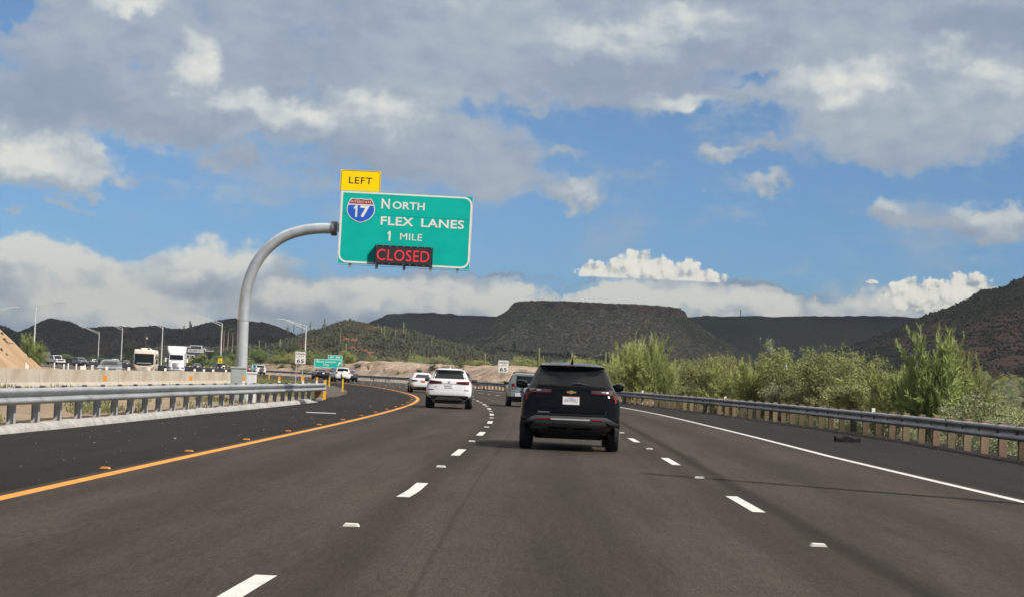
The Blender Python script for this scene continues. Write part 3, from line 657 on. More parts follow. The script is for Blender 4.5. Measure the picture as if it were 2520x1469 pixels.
# ------------------------------------------------------------------ road furniture
STEEL = M('galvanised_steel', (0.40, 0.42, 0.44), 0.42, 0.85, 0.14, 3.0, col2=(0.27, 0.29, 0.31), stain=((0.20, 0.19, 0.17), 1.2, (1, 1, 1), 0.5))
RAILM = M('guardrail_steel', (0.41, 0.43, 0.445), 0.5, 0.45, 0.2, 1.2, col2=(0.33, 0.35, 0.36), stain=((0.12, 0.11, 0.10), 0.8, (1, 1, 2), 0.45))
RAILR = M('weathered_guardrail', (0.29, 0.295, 0.305), 0.55, 0.6, 0.2, 1.0, col2=(0.20, 0.205, 0.215), stain=((0.09, 0.085, 0.08), 0.8, (1, 1, 2), 0.45))
POSTS = M('post_steel', (0.46, 0.48, 0.48), 0.6, 0.5, 0.15, 4.0)
POSTP = M('post_pale_steel', (0.50, 0.50, 0.47), 0.7, 0.3, 0.15, 4.0)
WOOD = M('weathered_wood', (0.20, 0.152, 0.095), 0.9, 0, 0.3, 2.2, 0.3, 30, 0.2, rnd=0.45, col2=(0.115, 0.09, 0.06), stain=((0.07, 0.055, 0.045), 7, (3, 3, .4), 0.6))
CONC = M('barrier_concrete', (0.42, 0.385, 0.325), 0.9, 0, 0.1, 0.5, 0.15, 30, 0.2, col2=(0.35, 0.31, 0.25), stain=((0.28, 0.21, 0.14), 0.6, (1.2, 1.2, 1.6), 0.5))
CONCD = M('dark_barrier_concrete', (0.105, 0.10, 0.095), 0.9, 0, 0.15, 0.5, stain=((0.05, 0.05, 0.048), 1.0, (1, 1, .4), 0.6))  # dark base colour has shade put into it as well as dirt
KERB = M('kerb_concrete', (0.36, 0.355, 0.34), 0.95, 0, 0.1, 2.0, 0.4, 12, 0.15, col2=(0.27, 0.265, 0.25), stain=((0.17, 0.15, 0.13), 2.5, (1, 1, 2), 0.7))
WHITE = M('white_plastic', (0.72, 0.72, 0.70), 0.5, 0, 0.05, 5)
WTAB = M('white_reflector', (0.74, 0.73, 0.66), 0.4, 0, 0.05, 5)
ORANGE = M('amber_reflective', (0.80, 0.30, 0.02), 0.4, 0, 0.05, 5)
YELP = M('yellow_plastic', (0.72, 0.43, 0.02), 0.5, 0, 0.08, 5)
DARKM = M('dark_metal', (0.03, 0.03, 0.032), 0.5, 0.3, 0.1, 5)
WALL_PROF = [(0.0, .43), (-.085, .465), (-.085, .53), (-.01, .575), (-.01, .625), (-.085, .67), (-.085, .735), (0.0, .77)]

def on_line(u, tf, y0=25.0, y1=420.0):
    """road parameter at which the line tf crosses the direction u"""
    ys = np.arange(y0, y1, 0.1); p = rp(ys, tf(ys), 0.5); d = p - CAM; uu = CX + (d @ _R) / (d @ _f) * FPX
    return float(ys[np.argmin(np.abs(uu - u))])
def w_beam(name, tf, y0, y1, side, mat, parent, dz=0.0):
    n = max(8, int((y1 - y0) / 1.0)); ys = np.linspace(y0, y1, n); prof = [(a * side, h) for a, h in WALL_PROF]
    ring = prof + [(a + 0.012 * side, h - 0.004) for a, h in prof[::-1]]
    V = [];
    for j, (a, h) in enumerate(ring): V.append(rp(ys, tf(ys) + a, h + dz))
    V = np.stack(V, 1)
    # lap joints and small dents keep the beam from reading as one extrusion
    V[..., 2] += (0.012 * fbm(ys / 3.8, ys * 0, 3, 3))[:, None]
    F = grid_faces(n, len(ring), True)
    me = np_mesh(name, V, F, False)
    bm = bmesh.new(); bm.from_mesh(me); bmesh.ops.recalc_face_normals(bm, faces=bm.faces[:]); bm.to_mesh(me); bm.free()
    return kid(link_mesh(name, me, mat, parent))
def wood_post_me():
    b = MB(); b.box((0.12, 0, 0.36), (0.19, 0.15, 0.92), bev=0.008); b.box((-0.005 + 0.0, 0, 0.60), (0.06, 0.145, 0.34))
    return b
def steel_post_me():
    b = MB(); b.box((0.09, 0, 0.36), (0.008, 0.15, 0.86)); b.box((0.235, 0, 0.36), (0.008, 0.15, 0.86)); b.box((0.1625, 0, 0.36), (0.137, 0.008, 0.86))
    return b
def bolt_posts(parent, first, ys, tf, side, limit=100, name='post', jitter=0.0):
    rng = random.Random(4)
    for i, y in enumerate(ys):
        if i >= limit: break
        c = first if i == 0 else first.copy()
        if i: COL.objects.link(c); c.parent = parent; KIDS.setdefault(parent.name, []).append(c)
        p = rp(y, float(tf(y)), 0.0); c.location = p; c.rotation_euler = (rng.uniform(-jitter, jitter), rng.uniform(-jitter, jitter), heading(y) + (0 if side > 0 else math.pi))
    return ys[limit:]

# wooden post guardrail along the outer shoulder
gr = empty('guardrail'); tag(gr, 'long weathered steel guardrail on wooden posts beside the right shoulder', 'guardrail')
w_beam('rail', tR, 30, 240, 1, RAILR, gr)
ss = np.arange(arc(36.0), arc(240.0), 1.98); ysr = y_of_s(ss)
fp = wood_post_me().build('post', WOOD, gr)
rest = bolt_posts(gr, fp, ysr, tR, 1, 100, jitter=0.015)
if len(rest):
    b = MB()
    for y in rest: p = rp(y, float(tR(y)) + 0.12, 0.36); b.box(p, (0.19, 0.15, 0.92), heading(y))
    tag(b.build('posts', WOOD, gr), kind='stuff')
# the same rail goes on round the bend on steel posts
gs = empty('guardrail'); tag(gs, 'far guardrail on pale steel posts round the outside of the bend', 'guardrail')
w_beam('rail', tR, 240.05, 430, 1, RAILR, gs)
ysf = y_of_s(np.arange(arc(241.0), arc(430.0), 1.95))
fp = steel_post_me().build('post', POSTP, gs); rest = bolt_posts(gs, fp, ysf, tR, 1, 100)
if len(rest):
    b = MB()
    for y in rest: p = rp(y, float(tR(y)) + 0.15, 0.36); b.box(p, (0.16, 0.13, 0.86), heading(y))
    tag(b.build('posts', POSTP, gs), kind='stuff')
# galvanised rail in the median with its wooden end post
tRL = lambda y: np.interp(y, [0, 20, 56, 75, 90, 95], [-5.3, -5.3, -5.15, -4.55, -3.9, -3.75])
gl = empty('guardrail'); tag(gl, 'galvanised guardrail on steel posts in the median beside the dark left shoulder', 'guardrail')
w_beam('rail', tRL, 22, 90.2, -1, RAILM, gl)
b = MB(); b.box((0.0, 0, 0.6), (0.10, 0.36, 0.345), bev=0.03)
e_ = rp(90.3, float(tRL(90.3)) , 0.0); o = b.build('end_terminal', RAILM, gl); o.location = e_; o.rotation_euler = (0, 0, heading(90))
b = MB(); b.box((0, 0, 0.30), (0.30, 0.20, 0.80), bev=0.01); o = b.build('end_post', M('end_post_wood', (0.28, 0.15, 0.06), .85, 0, .25, 3, .2), gl); o.location = rp(89.6, float(tRL(89.6)) - 0.20, 0); o.rotation_euler = (0, 0, heading(90))
b = MB(); b.box((0, 0, 0.02), (0.44, 0.5, 0.16), bev=0.01); o = b.build('base_plate', RAILM, gl); o.location = rp(89.6, float(tRL(89.6)) - 0.20, 0); o.rotation_euler = (0, 0, heading(90))
ysl = y_of_s(np.arange(arc(31.0), arc(88.0), 1.905))
fp = steel_post_me().build('post', POSTS, gl); bolt_posts(gl, fp, ysl, tRL, -1)
b = MB(); b.box((0.045, 0, 0.635), (0.09, 0.15, 0.36), bev=0.006)
fp = b.build('block', M('dark_block', (0.07, 0.07, 0.07), .8), gl); bolt_posts(gl, fp, ysl, tRL, -1)
# rough kerb under the median rail
yk = np.arange(20, 85, 0.25); prof = [(0.34, -0.02), (0.32, 0.06), (0.24, 0.135), (0.10, 0.145), (-0.04, 0.10), (-0.10, -0.04)]
V = np.stack([rp(yk, tL(yk) - 0.02 + a + 0.03 * fbm(yk * 1.4, yk * 0 + j, 3, 5), h * (1 if h < 0 else 1 + 0.35 * fbm(yk * 1.9, yk * 0 + j, 3, 9)) * (np.clip((85 - yk) / 3, 0.1, 1) if h > 0 else 1)) for j, (a, h) in enumerate(prof)], 1)
tag(link_mesh('kerb', np_mesh('kerb', V, grid_faces(len(yk), len(prof)), False), KERB), kind='structure')

# delineators clipped to the median rail: white tube with amber top
def delineator(root, wd, h, top):
    b = MB(); b.box((0, 0, h * .25), (wd, 0.02, h * .5)); b.build('tube', WHITE, root)
    b = MB(); b.box((0, 0.0, h * .75), (wd + .004, 0.024, h * .5), bev=0.004); b.build('reflector', top, root)
DL = ['first', 'second', 'third', 'fourth', 'fifth', 'sixth']
proto = None
for k, (u, lab) in enumerate([(263, 'white and amber delineator on median rail in front of the pale concrete barrier, nearest one'), (473, 'white and amber delineator on median rail left of the grey cabinet'),
                  (603, 'white and amber delineator on median rail in front of the white cabinet'), (690, 'white and amber delineator on median rail just right of white cabinet'),
                  (748, 'white and amber delineator on median rail under the left speed limit sign'), (782, 'white and amber delineator on median rail beside its end post')]):
    y = on_line(u, tRL, 25, 92); p = rp(y, float(tRL(y)) - 0.06, 0.74)
    if proto is None:
        proto = o = empty('delineator'); delineator(o, 0.085, 0.30, ORANGE)
    else: o = copy_tree(proto)
    o.location = p; o.rotation_euler = (0, 0, heading(y)); tag(o, lab, 'delineator', 'delineators on the median guardrail')
# white tabs on the right rail
proto = None
for u, lab in ((1580, 'white reflector tab on right guardrail, the one nearest the black SUV'), (1783, 'white reflector tab on right guardrail below feathery green bushes'), (2147, 'white reflector tab on right guardrail above the tyre scrap')):
    y = on_line(u, tR, 40, 150); p = rp(y, float(tR(y)) + 0.03, 0.76)
    if proto is None:
        b = MB(); b.box((0, 0, 0.07), (0.11, 0.012, 0.14)); b.box((0, 0.03, 0.0), (0.05, 0.06, 0.02)); proto = o = b.build('reflector_tab', WTAB)
    else: o = proto.copy(); COL.objects.link(o)
    o.location = p; tag(o, lab, 'reflector', 'reflector tabs on the right guardrail')

# precast barrier units
def jersey_prof(): return [(-.30, -.06), (-.30, .08), (-.17, .26), (-.115, .86), (.115, .86), (.17, .26), (.30, .08), (.30, -.06)]
L_ = 5.6; barr_y = np.arange(62, 152, L_)
b = MB(); b.prism(jersey_prof(), 0.035, L_ - 0.035); bar0 = b.build('concrete_barrier', CONC)
for h in (0.38, 0.62): pass
tB = lambda y: np.interp(y, [60, 85, 152], [-17.3, -16.9, -12.7])
def bpos(y): return np.array([np.interp(y, [60, 85, 152], [-21.9, -21.4, -20.3]), y, float(gz(np.interp(y, [60, 85, 152], [-21.9, -21.4, -20.3]), y))])
for k, y in enumerate(barr_y):
    o = bar0 if k == 0 else bar0.copy()
    if k: COL.objects.link(o)
    p, q = bpos(y), bpos(y + L_); o.location = (p[0], p[1], 0.02); o.rotation_euler = (0, 0, math.atan2(-(q[0] - p[0]), q[1] - p[1]))
    tag(o, 'pale tan precast concrete barrier unit in the row along the median gravel', 'barrier', 'precast barriers along the median')
# joints: small dark lifting slots belong to each unit's own mesh
for k, u in enumerate((66, 208, 325, 426, 515, 597, 664, 546, 585, 624)[:8]):
    pass
tabs = [66, 208, 323, 425, 515, 596, 662, 478, 502, 524, 557]
proto = None
for u in (66, 208, 200.5, 262, 317, 366, 407, 478.6, 502, 524.5, 556):
    ys = np.arange(62, 152, 0.1); xs = np.interp(ys, [60, 85, 152], [-21.9, -21.4, -20.3]); P = np.stack([xs, ys, 0 * ys + .9], 1) - CAM
    uu = CX + (P @ _R) / (P @ _f) * FPX; y = float(ys[np.argmin(abs(uu - u))])
    if proto is None:
        b = MB(); b.box((0, 0, 0.09), (0.15, 0.03, 0.16), bev=0.01); b.box((0, 0, 0.0), (0.1, 0.1, 0.02)); proto = o = b.build('barrier_reflector', WTAB)
    else: o = proto.copy(); COL.objects.link(o)
    o.location = (np.interp(y, [60, 85, 152], [-21.9, -21.4, -20.3]), y, 0.89); tag(o, 'small cream reflector block standing on top of the pale concrete barrier', 'reflector', 'reflector blocks on the concrete barrier')
# flexible white tubes behind the barrier
proto = None
for u, v, Y in ((63.5, 891, 100), (134, 891, 118), (157, 895, 106), (168, 893, 116), (188, 894.5, 124), (205.5, 899, 122), (209.5, 896, 132), (226, 897, 110), (230, 897.5, 138)):
    p = at(u, v, Y)
    if proto is None:
        b = MB(); b.tube([(0, 0, 0), (0, 0, 1.12)], [0.05, 0.045], 10); proto = o = b.build('tube_post', WHITE)
    else: o = proto.copy(); COL.objects.link(o)
    o.location = (p[0], p[1], p[2] - 1.12); tag(o, 'thin white plastic tube post behind the concrete barrier by the oncoming lanes', 'marker post', 'white tube posts by the oncoming lanes')
# dark barrier between the carriageways further on
yb = np.arange(262, 520, 6.0); seg = None
tD = lambda y: np.interp(y, [250, 262, 330, 420, 520], [-6.6, -6.6, -5.6, -5.0, -5.0])
V = []; yf = np.arange(255, 560, 1.5)
for a, h in jersey_prof(): V.append(rp(yf, tD(yf) + a, h))
me = np_mesh('median_barrier', np.stack(V, 1), grid_faces(len(yf), 8, True), False)
o = link_mesh('median_barrier', me, CONCD); tag(o, 'long dark grey concrete barrier between the carriageways on the far bend', 'barrier')
proto = None
for k, y in enumerate(np.arange(258, 420, 7.5)):
    if proto is None:
        b = MB(); b.box((0, 0, 0.10), (0.13, 0.03, 0.20), bev=0.01); proto = o = b.build('amber_reflector', M('pale_amber', (0.75, 0.52, 0.25), .5))
    else: o = proto.copy(); COL.objects.link(o)
    o.location = rp(y, float(tD(y)), 0.87); tag(o, 'tiny pale amber reflector on top of the dark far median barrier', 'reflector', 'reflectors on the dark median barrier')
# yellow posts in the gore and median
proto = None
for u, v, h, lab in ((842.7, 963, .88, 'slender yellow delineator post nearest, in grass beside the paved crossover'), (810, 950, .80, 'slender yellow delineator post before the black car on the bend'),
                     (742, 939, .75, 'slender yellow delineator post between the legs of the left speed limit sign'), (662, 932, .75, 'slender yellow delineator post right of the white four-wheel-drive, farthest one')):
    p = gpt(u, v)
    if proto is None:
        b = MB(); b.prism([(-.05, 0), (.05, 0), (.05, .86), (0, .9), (-.05, .86)], -0.012, 0.012); proto = o = b.build('yellow_post', YELP)
    else: o = proto.copy(); COL.objects.link(o)
    o.location = (p[0], p[1], float(gz(p[0], p[1]))); o.scale = (1, 1, h / .86); tag(o, lab, 'marker post', 'yellow posts in the median')
p = rp(92.0, -4.0, 0); b = MB(); b.prism([(-.065, 0), (.065, 0), (.065, .95), (-.065, .95)], -0.012, 0.012); o = b.build('end_marker', M('amber_plastic', (0.78, 0.38, 0.02), .5)); o.location = (p[0], p[1], -0.05)
tag(o, 'amber object marker standing right behind the end of the median rail', 'marker post')
# raised pavement markers
def rpm(mat_, face):
    b = MB(); b.prism([(-.055, 0), (.055, 0), (.035, .02), (-.035, .02)], -.05, .05, 'xz')
    return b
b = MB(); b.prism([(-.06, .0), (.06, .0), (.045, .022), (-.045, .022)], -0.05, 0.05)
w0 = b.build('road_stud', M('white_ceramic', (0.66, 0.65, 0.60), .5)); y0_ = None; first = True
for tf in (t1, t2):
    for k in range(-1, 22):
        y = float(y_of_s(float(arc(24.3)) + 12.19 * (k + .5))); o = w0 if first else w0.copy()
        if not first: COL.objects.link(o)
        first = False; o.location = rp(y, float(tf(y)), 0.004); o.rotation_euler = (0, 0, heading(y)); o.scale = (1.25, 1.25, 1.1)
        tag(o, 'small white raised road stud in the gap between two lane dashes', 'road stud', 'white road studs between lane dashes')
b = MB(); b.prism([(-.06, .0), (.06, .0), (.045, .022), (-.045, .022)], -0.05, 0.05); a0 = b.build('road_stud', M('amber_ceramic', (0.60, 0.26, 0.05), .5)); first = True
for k in range(-1, 32):
    y = float(y_of_s(float(arc(26.0)) + 6.1 * k)); o = a0 if first else a0.copy()
    if not first: COL.objects.link(o)
    first = False; o.location = rp(y, -0.20, 0.004); o.rotation_euler = (0, 0, heading(y)); o.scale = (1.05, 1.05, 1.0)
    tag(o, 'small amber raised road stud just left of the yellow edge line', 'road stud', 'amber road studs by the yellow line')

# ------------------------------------------------------------------ lettering
def text_mesh(body, bold=0.0, spacing=1.0):
    c = bpy.data.curves.new('lettering', 'FONT'); c.body = body; c.size = 1.0; c.offset = bold; c.space_character = spacing; c.resolution_u = 4
    o = bpy.data.objects.new('lettering', c); COL.objects.link(o); bpy.context.view_layer.update()
    me = bpy.data.meshes.new_from_object(o.evaluated_get(bpy.context.evaluated_depsgraph_get()))
    bpy.data.objects.remove(o); bpy.data.curves.remove(c); me.materials.clear(); return me
def text_arr(body, x0, x1, z0, z1, bold=0.0, spacing=1.0):
    if body == '1':
        q = np.array([(.46, 0), (1, 0), (1, 1), (.56, 1), (.02, .82), (.02, .68), (.46, .76)]) * (x1 - x0, z1 - z0) + (x0, z0); return q, [tuple(range(7))]
    me = text_mesh(body, bold, spacing); n = len(me.vertices); v = np.zeros(n * 3); me.vertices.foreach_get('co', v); v = v.reshape(-1, 3)
    lo, hi = v[:, :2].min(0), v[:, :2].max(0); s = (np.array([x1 - x0, z1 - z0])) / (hi - lo)
    q = (v[:, :2] - lo) * s + np.array([x0, z0]); fs = [tuple(p.vertices) for p in me.polygons]; bpy.data.meshes.remove(me); return q, fs
def lettering(name, items, y, mat, parent):
    """items: (text, x0, x1, z0, z1, bold[, spacing]) in the local plane of a sign that faces -Y"""
    b = MB()
    for it in items:
        q, fs = text_arr(*it); b.add([(a, y, c) for a, c in q], fs)
    me = bpy.data.meshes.new(name); me.from_pydata(b.v, [], b.f); me.update()
    return kid(link_mesh(name, me, mat, parent))
def rrect(x0, x1, z0, z1, r, n=6, corners=(1, 1, 1, 1)):
    out = []
    for (cx, cz, a0, on) in ((x1 - r, z1 - r, 0, corners[0]), (x0 + r, z1 - r, 90, corners[1]), (x0 + r, z0 + r, 180, corners[2]), (x1 - r, z0 + r, 270, corners[3])):
        if on:
            for k in range(n + 1):
                a = math.radians(a0 + 90 * k / n); out.append((cx + r * math.cos(a), cz + r * math.sin(a)))
        else: out.append((cx + r * (1 if a0 in (0, 270) else -1), cz + r * (1 if a0 in (0, 90) else -1)))
    return out
def plate(poly, y, mat, name, parent, th=0.004):
    return MB().prism(poly, y - th, y).build(name, mat, parent)
def ring_plate(outer, inner, y, mat, name, parent):
    b = MB(); n = len(outer); vs = [(a, y, c) for a, c in outer] + [(a, y, c) for a, c in inner]
    b.add(vs, [(k, (k + 1) % n, n + (k + 1) % n, n + k) for k in range(n)]); return b.build(name, mat, parent)
S_GREEN = M('green_sheeting', (0.0, 0.40, 0.335), 0.6, 0, 0.05, 1.4, spec=.15, stain=((0.0, 0.34, 0.28), 1.2, (.4, 1, 5), 0.5))
S_WHITE = M('white_sheeting', (0.70, 0.70, 0.67), 0.5, 0, 0.05, 3)
S_YELLOW = M('yellow_sheeting', (0.93, 0.62, 0.0), 0.6, 0, 0.05, 2, spec=.15)
S_BLACK = M('black_lettering', (0.012, 0.012, 0.012), 0.6)
S_BLUE = M('blue_sheeting', (0.012, 0.10, 0.52), 0.45, 0, 0.06, 3)
S_RED = M('red_sheeting', (0.28, 0.012, 0.02), 0.45, 0, 0.06, 3)
S_BACK = M('sign_aluminium', (0.45, 0.46, 0.46), 0.5, 0.6, 0.08, 3)

def big_sign():
    Y = 75.0; root = empty('cantilever_sign'); base = at(593, 985, Y); root.location = (base[0], Y, -0.1)
    tag(root, 'large green overhead motorway sign on one curved galvanised pole reaching over the road', 'sign')
    L = lambda u, v, y=Y: (at(u, v, y) - np.array(root.location))
    b = MB(); cl = [(593.4, 990), (594.5, 900), (596.5, 840), (598.2, 790)]
    b.tube([L(*p) for p in cl], 0.212, 28); b.build('pole', M('pole_zinc', (0.40, 0.43, 0.445), 0.6, 0.2, 0.08, 1.2), root, True)
    b = MB(); arc_ = [(598.3, 789), (600, 765), (602.5, 740), (606, 718), (611, 696), (618, 675), (627, 655), (638, 637), (651, 620), (666, 605), (683, 592), (702, 581), (724, 573), (748, 567), (775, 563.5), (800, 562.5), (818, 563)]
    b.tube([L(*p) for p in arc_], [0.211 - 0.010 * i / 16 for i in range(17)], 28); b.build('arm', M('bright_zinc', (0.58, 0.63, 0.66), 0.38, 0.6, 0.10, 2.0, col2=(0.46, 0.51, 0.54)), root, True)
    b = MB(); p0, p1 = L(817, 563), L(828, 563.4); b.tube([p0, p0 + (p1 - p0) * .45], 0.275, 28); b.tube([p0 + (p1 - p0) * .5, p1], 0.275, 28)
    for k in range(16):
        a = 2 * math.pi * k / 16; q = p0 + np.array([0, math.cos(a) * .245, math.sin(a) * .245]); b.tube([q - np.array([.03, 0, 0]), q + np.array([.2, 0, 0])], 0.018, 6)
    b.build('flange', M('flange_zinc', (0.20, 0.20, 0.20), 0.55, 0.6, 0.2, 8), root, auto=30)
    # sign face in its own plane
    face = empty('sign_face'); face.parent = root; kid(face)
    c0 = L(997.5, 566, Y - 0.45); face.location = c0; face.rotation_euler = (0, math.radians(0.55), 0)
    Wd, Hd = 4.97, 2.73; sc = 0.00306
    def sg(cx, cy):
        dx, dy = cx - 350, cy - 365; A = np.array([[.9988, -.065], [.0462, .9978]]); a, bb = np.linalg.solve(A, [dx, dy]); return a * sc - Wd / 2, Hd / 2 - bb * sc
    def box(cx0, cy0, cx1, cy1):
        a = sg(cx0, cy0); c = sg(cx1, cy1); return a[0], c[0], c[1], a[1]
    b = MB(); b.box((0, 0.03, 0), (Wd, 0.06, Hd)); b.build('panel', S_GREEN, face)
    out = rrect(-Wd / 2 + .02, Wd / 2 - .02, -Hd / 2 + .02, Hd / 2 - .02, 0.32, 8, (1, 0, 1, 1)); inn = rrect(-Wd / 2 + .085, Wd / 2 - .085, -Hd / 2 + .085, Hd / 2 - .085, 0.255, 8, (1, 0, 1, 1))
    ring_plate(out, inn, -0.005, S_WHITE, 'border', face)
    for xx in (-Wd / 2 + .008, Wd / 2 - .008): MB().box((xx, -.004, 0), (.014, .004, Hd)).build('edge_strip', S_WHITE, face)
    for zz in (.18, -.52): MB().box((0, -.0015, Hd * zz), (Wd - .02, .003, .012)).build('panel_seam', M('green_seam', (0.0, 0.20, 0.15), .6, spec=.1), face)
    items = []
    for tx, c in (('N', (848, 467, 950, 590)), ('ORTH', (983, 500, 1378, 612)), ('FLEX', (836, 684, 1238, 808)), ('LANES', (1332, 708, 1858, 838)), ('1', (914, 866, 953, 985)), ('MILE', (1070, 890, 1341, 985))):
        # corner pairs follow the slope of the sign in the photograph
        x0, z1 = sg(c[0], c[1]); x1, _ = sg(c[2], c[1]); _, z0 = sg(c[0], c[3])
        sl = (c[2] - c[0]) * .0462 * sc; items.append((tx, x0, x1, z0 + (sl if tx in ('LANES', 'FLEX', 'ORTH', 'MILE') else 0), z1, 0.0 if tx == 'MILE' else 0.018, 1.05))
    lettering('legend', items, -0.006, S_WHITE, face)
    # interstate shield
    x0, x1, z0, z1 = box(425, 452, 752, 772); cx, cz, sw, sh = (x0 + x1) / 2, (z0 + z1) / 2 , (x1 - x0), (z1 - z0)
    half = [(0, .485), (.10, .455), (.22, .455), (.34, .485), (.40, .40), (.47, .22), (.50, .05), (.48, -.10), (.42, -.23), (.32, -.345), (.18, -.435), (0, -.505)]
    full = half + [(-a, c) for a, c in half[::-1] if a > 0]
    P = lambda k: [(cx + a * sw * k, cz + c * sh * k) for a, c in full]
    sh_ = plate(P(1.0), -0.004, S_WHITE, 'route_shield', face, 0.006)
    top = [(a, c) for a, c in full if c > 0.25]; 
    cutz = .265; xs_ = .462
    red = [(0, .485), (.10, .455), (.22, .455), (.34, .485), (.40, .40), (xs_, cutz), (-xs_, cutz), (-.40, .40), (-.34, .485), (-.22, .455), (-.10, .455)]
    plate([(cx + a * sw * .945, cz + c * sh * .945) for a, c in red], -0.010, S_RED, 'red_band', sh_, 0.003)
    blue = [(.468, .215), (.50, .05), (.48, -.10), (.42, -.23), (.32, -.345), (.18, -.435), (0, -.505)]
    blue = blue + [(-a, c) for a, c in blue[::-1] if a > 0]
    plate([(cx + a * sw * .945, cz + c * sh * .945) for a, c in blue], -0.010, S_BLUE, 'blue_field', sh_, 0.003)
    lettering('legend', [('INTERSTATE', cx - .36 * sw, cx + .36 * sw, cz + .288 * sh, cz + .385 * sh, -0.004, 1.05), ('1', cx - .25 * sw, cx - .12 * sw, cz - .285 * sh, cz + .19 * sh, .03), ('7', cx - .02 * sw, cx + .31 * sw, cz - .285 * sh, cz + .19 * sh, .03)], -0.0145, S_WHITE, sh_)
    # yellow LEFT panel standing on the top edge
    x0, z1 = sg(351, 112); x1, _ = sg(843, 135); z0 = Hd / 2 + .002
    b = MB(); b.box(((x0 + x1) / 2, 0.03, (z0 + z1) / 2), (x1 - x0, 0.05, z1 - z0)); yp = b.build('exit_side_panel', S_YELLOW, face)
    o1 = rrect(x0 + .02, x1 - .02, z0 - .12, z1 - .015, .10, 6, (1, 1, 0, 0)); i1 = rrect(x0 + .038, x1 - .038, z0 - .10, z1 - .033, .085, 6, (1, 1, 0, 0))
    o1 = [(a, max(c, z0 + .002)) for a, c in o1]; i1 = [(a, max(c, z0 + .002)) for a, c in i1]
    ring_plate(o1, i1, 0.0025, S_BLACK, 'border', yp)
    lx0, lz1 = sg(450, 200); lx1, _ = sg(735, 200); _, lz0 = sg(450, 282)
    lettering('legend', [('LEFT', lx0, lx1, lz0, lz1, .012, 1.15)], 0.002, S_BLACK, yp)
    # lamp matrix box
    x0, z1 = sg(765, 1037); x1, _ = sg(1472, 1070); _, z0 = sg(765, 1275)
    D = 0.26; b = MB(); b.box(((x0 + x1) / 2, -D / 2 - .008, (z0 + z1) / 2), (x1 - x0, D, z1 - z0), bev=0.015); mb = b.build('message_box', M('black_housing', (0.012, 0.012, 0.014), .5, .2), face)
    b = MB(); b.box(((x0 + x1) / 2, -D - .012, (z0 + z1) / 2), (x1 - x0 - .09, .006, z1 - z0 - .12)); b.build('screen', M('dark_screen', (0.03, 0.03, 0.035), .35), mb)
    lx0, lx1 = x0 + .09, x1 - .12; lz0, lz1 = z0 + .155, z1 - .155
    lettering('lit_legend', [('CLOSED', lx0, lx1, lz0, lz1, -.003, 1.06)], -D - .018, M('red_led', (0.25, 0.01, 0.01), .4, emit=((1.0, 0.03, 0.05), .62)), mb)
    b = MB()
    for i in range(9):
        for zz in (z0 + .03, z1 - .03): b.lathe([(.011, -D - .014), (.011, -D - .006)], (x0 + .05 + (x1 - x0 - .1) * i / 8, 0, zz), 'y', 6)
    b.build('bolts', S_WHITE, mb)
    # bracing behind and the bracket feet below
    for cxx in (447, 775, 1113, 1437, 1765):
        x, _ = sg(cxx, 1250 + (cxx - 292) * .046); b = MB(); b.box((x, 0.10, -.04), (.10, .07, Hd + .02)); b.box((x, 0.055, -Hd / 2 - .075), (.10, .012, .15)); b.box((x, 0.02, -Hd / 2 - .15), (.10, .09, .02)); b.build('bracket', S_BACK, face)
    b = MB(); b.tube([np.array([-Wd / 2 - .08, .42, .0]) + np.array([0, 0, 0]), (Wd * .4, .42, .0)], .2, 20); b.build('support_tube', STEEL, face, True)
big_sign()
# cabinets at the foot of the pole
def cabinet(name, u0, u1, vtop, Y, mat, label, lid):
    a, c = at(u0, vtop, Y), at(u1, vtop, Y); w = c[0] - a[0]; h = a[2] + 0.1
    r = empty(name, ((a[0] + c[0]) / 2, Y, -0.1)); tag(r, label, 'cabinet')
    b = MB(); b.box((0, 0, h / 2 - .02), (w, w * .9, h - .04), bev=0.012); b.build('body', mat, r)
    b = MB(); b.box((0, 0, h - .035), (w + .05, w * .9 + .05, .07), bev=0.015); b.build('lid', mat, r)
    if lid:
        b = MB(); b.tube([(-w * .42, -w * .46, h * .38), (-w * .47, -w * .5, h * .38), (-w * .42, -w * .5, h * .50)], .014, 6); b.build('handle', STEEL, r)
    b = MB(); b.box((0, -w * .453, h * .5), (w * .86, .008, h * .84), bev=.003); b.build('door', mat, r)
cabinet('equipment_cabinet', 571, 605, 901, 73.8, M('grey_cabinet_paint', (0.33, 0.37, 0.36), .5, 0, .06, 2), 'tall pale grey metal cabinet wrapped round the foot of the sign pole', True)
cabinet('equipment_cabinet', 604.5, 631, 914, 76.4, M('white_cabinet_paint', (0.66, 0.66, 0.68), .45, 0, .04, 2), 'white metal cabinet just right of the sign pole', False)

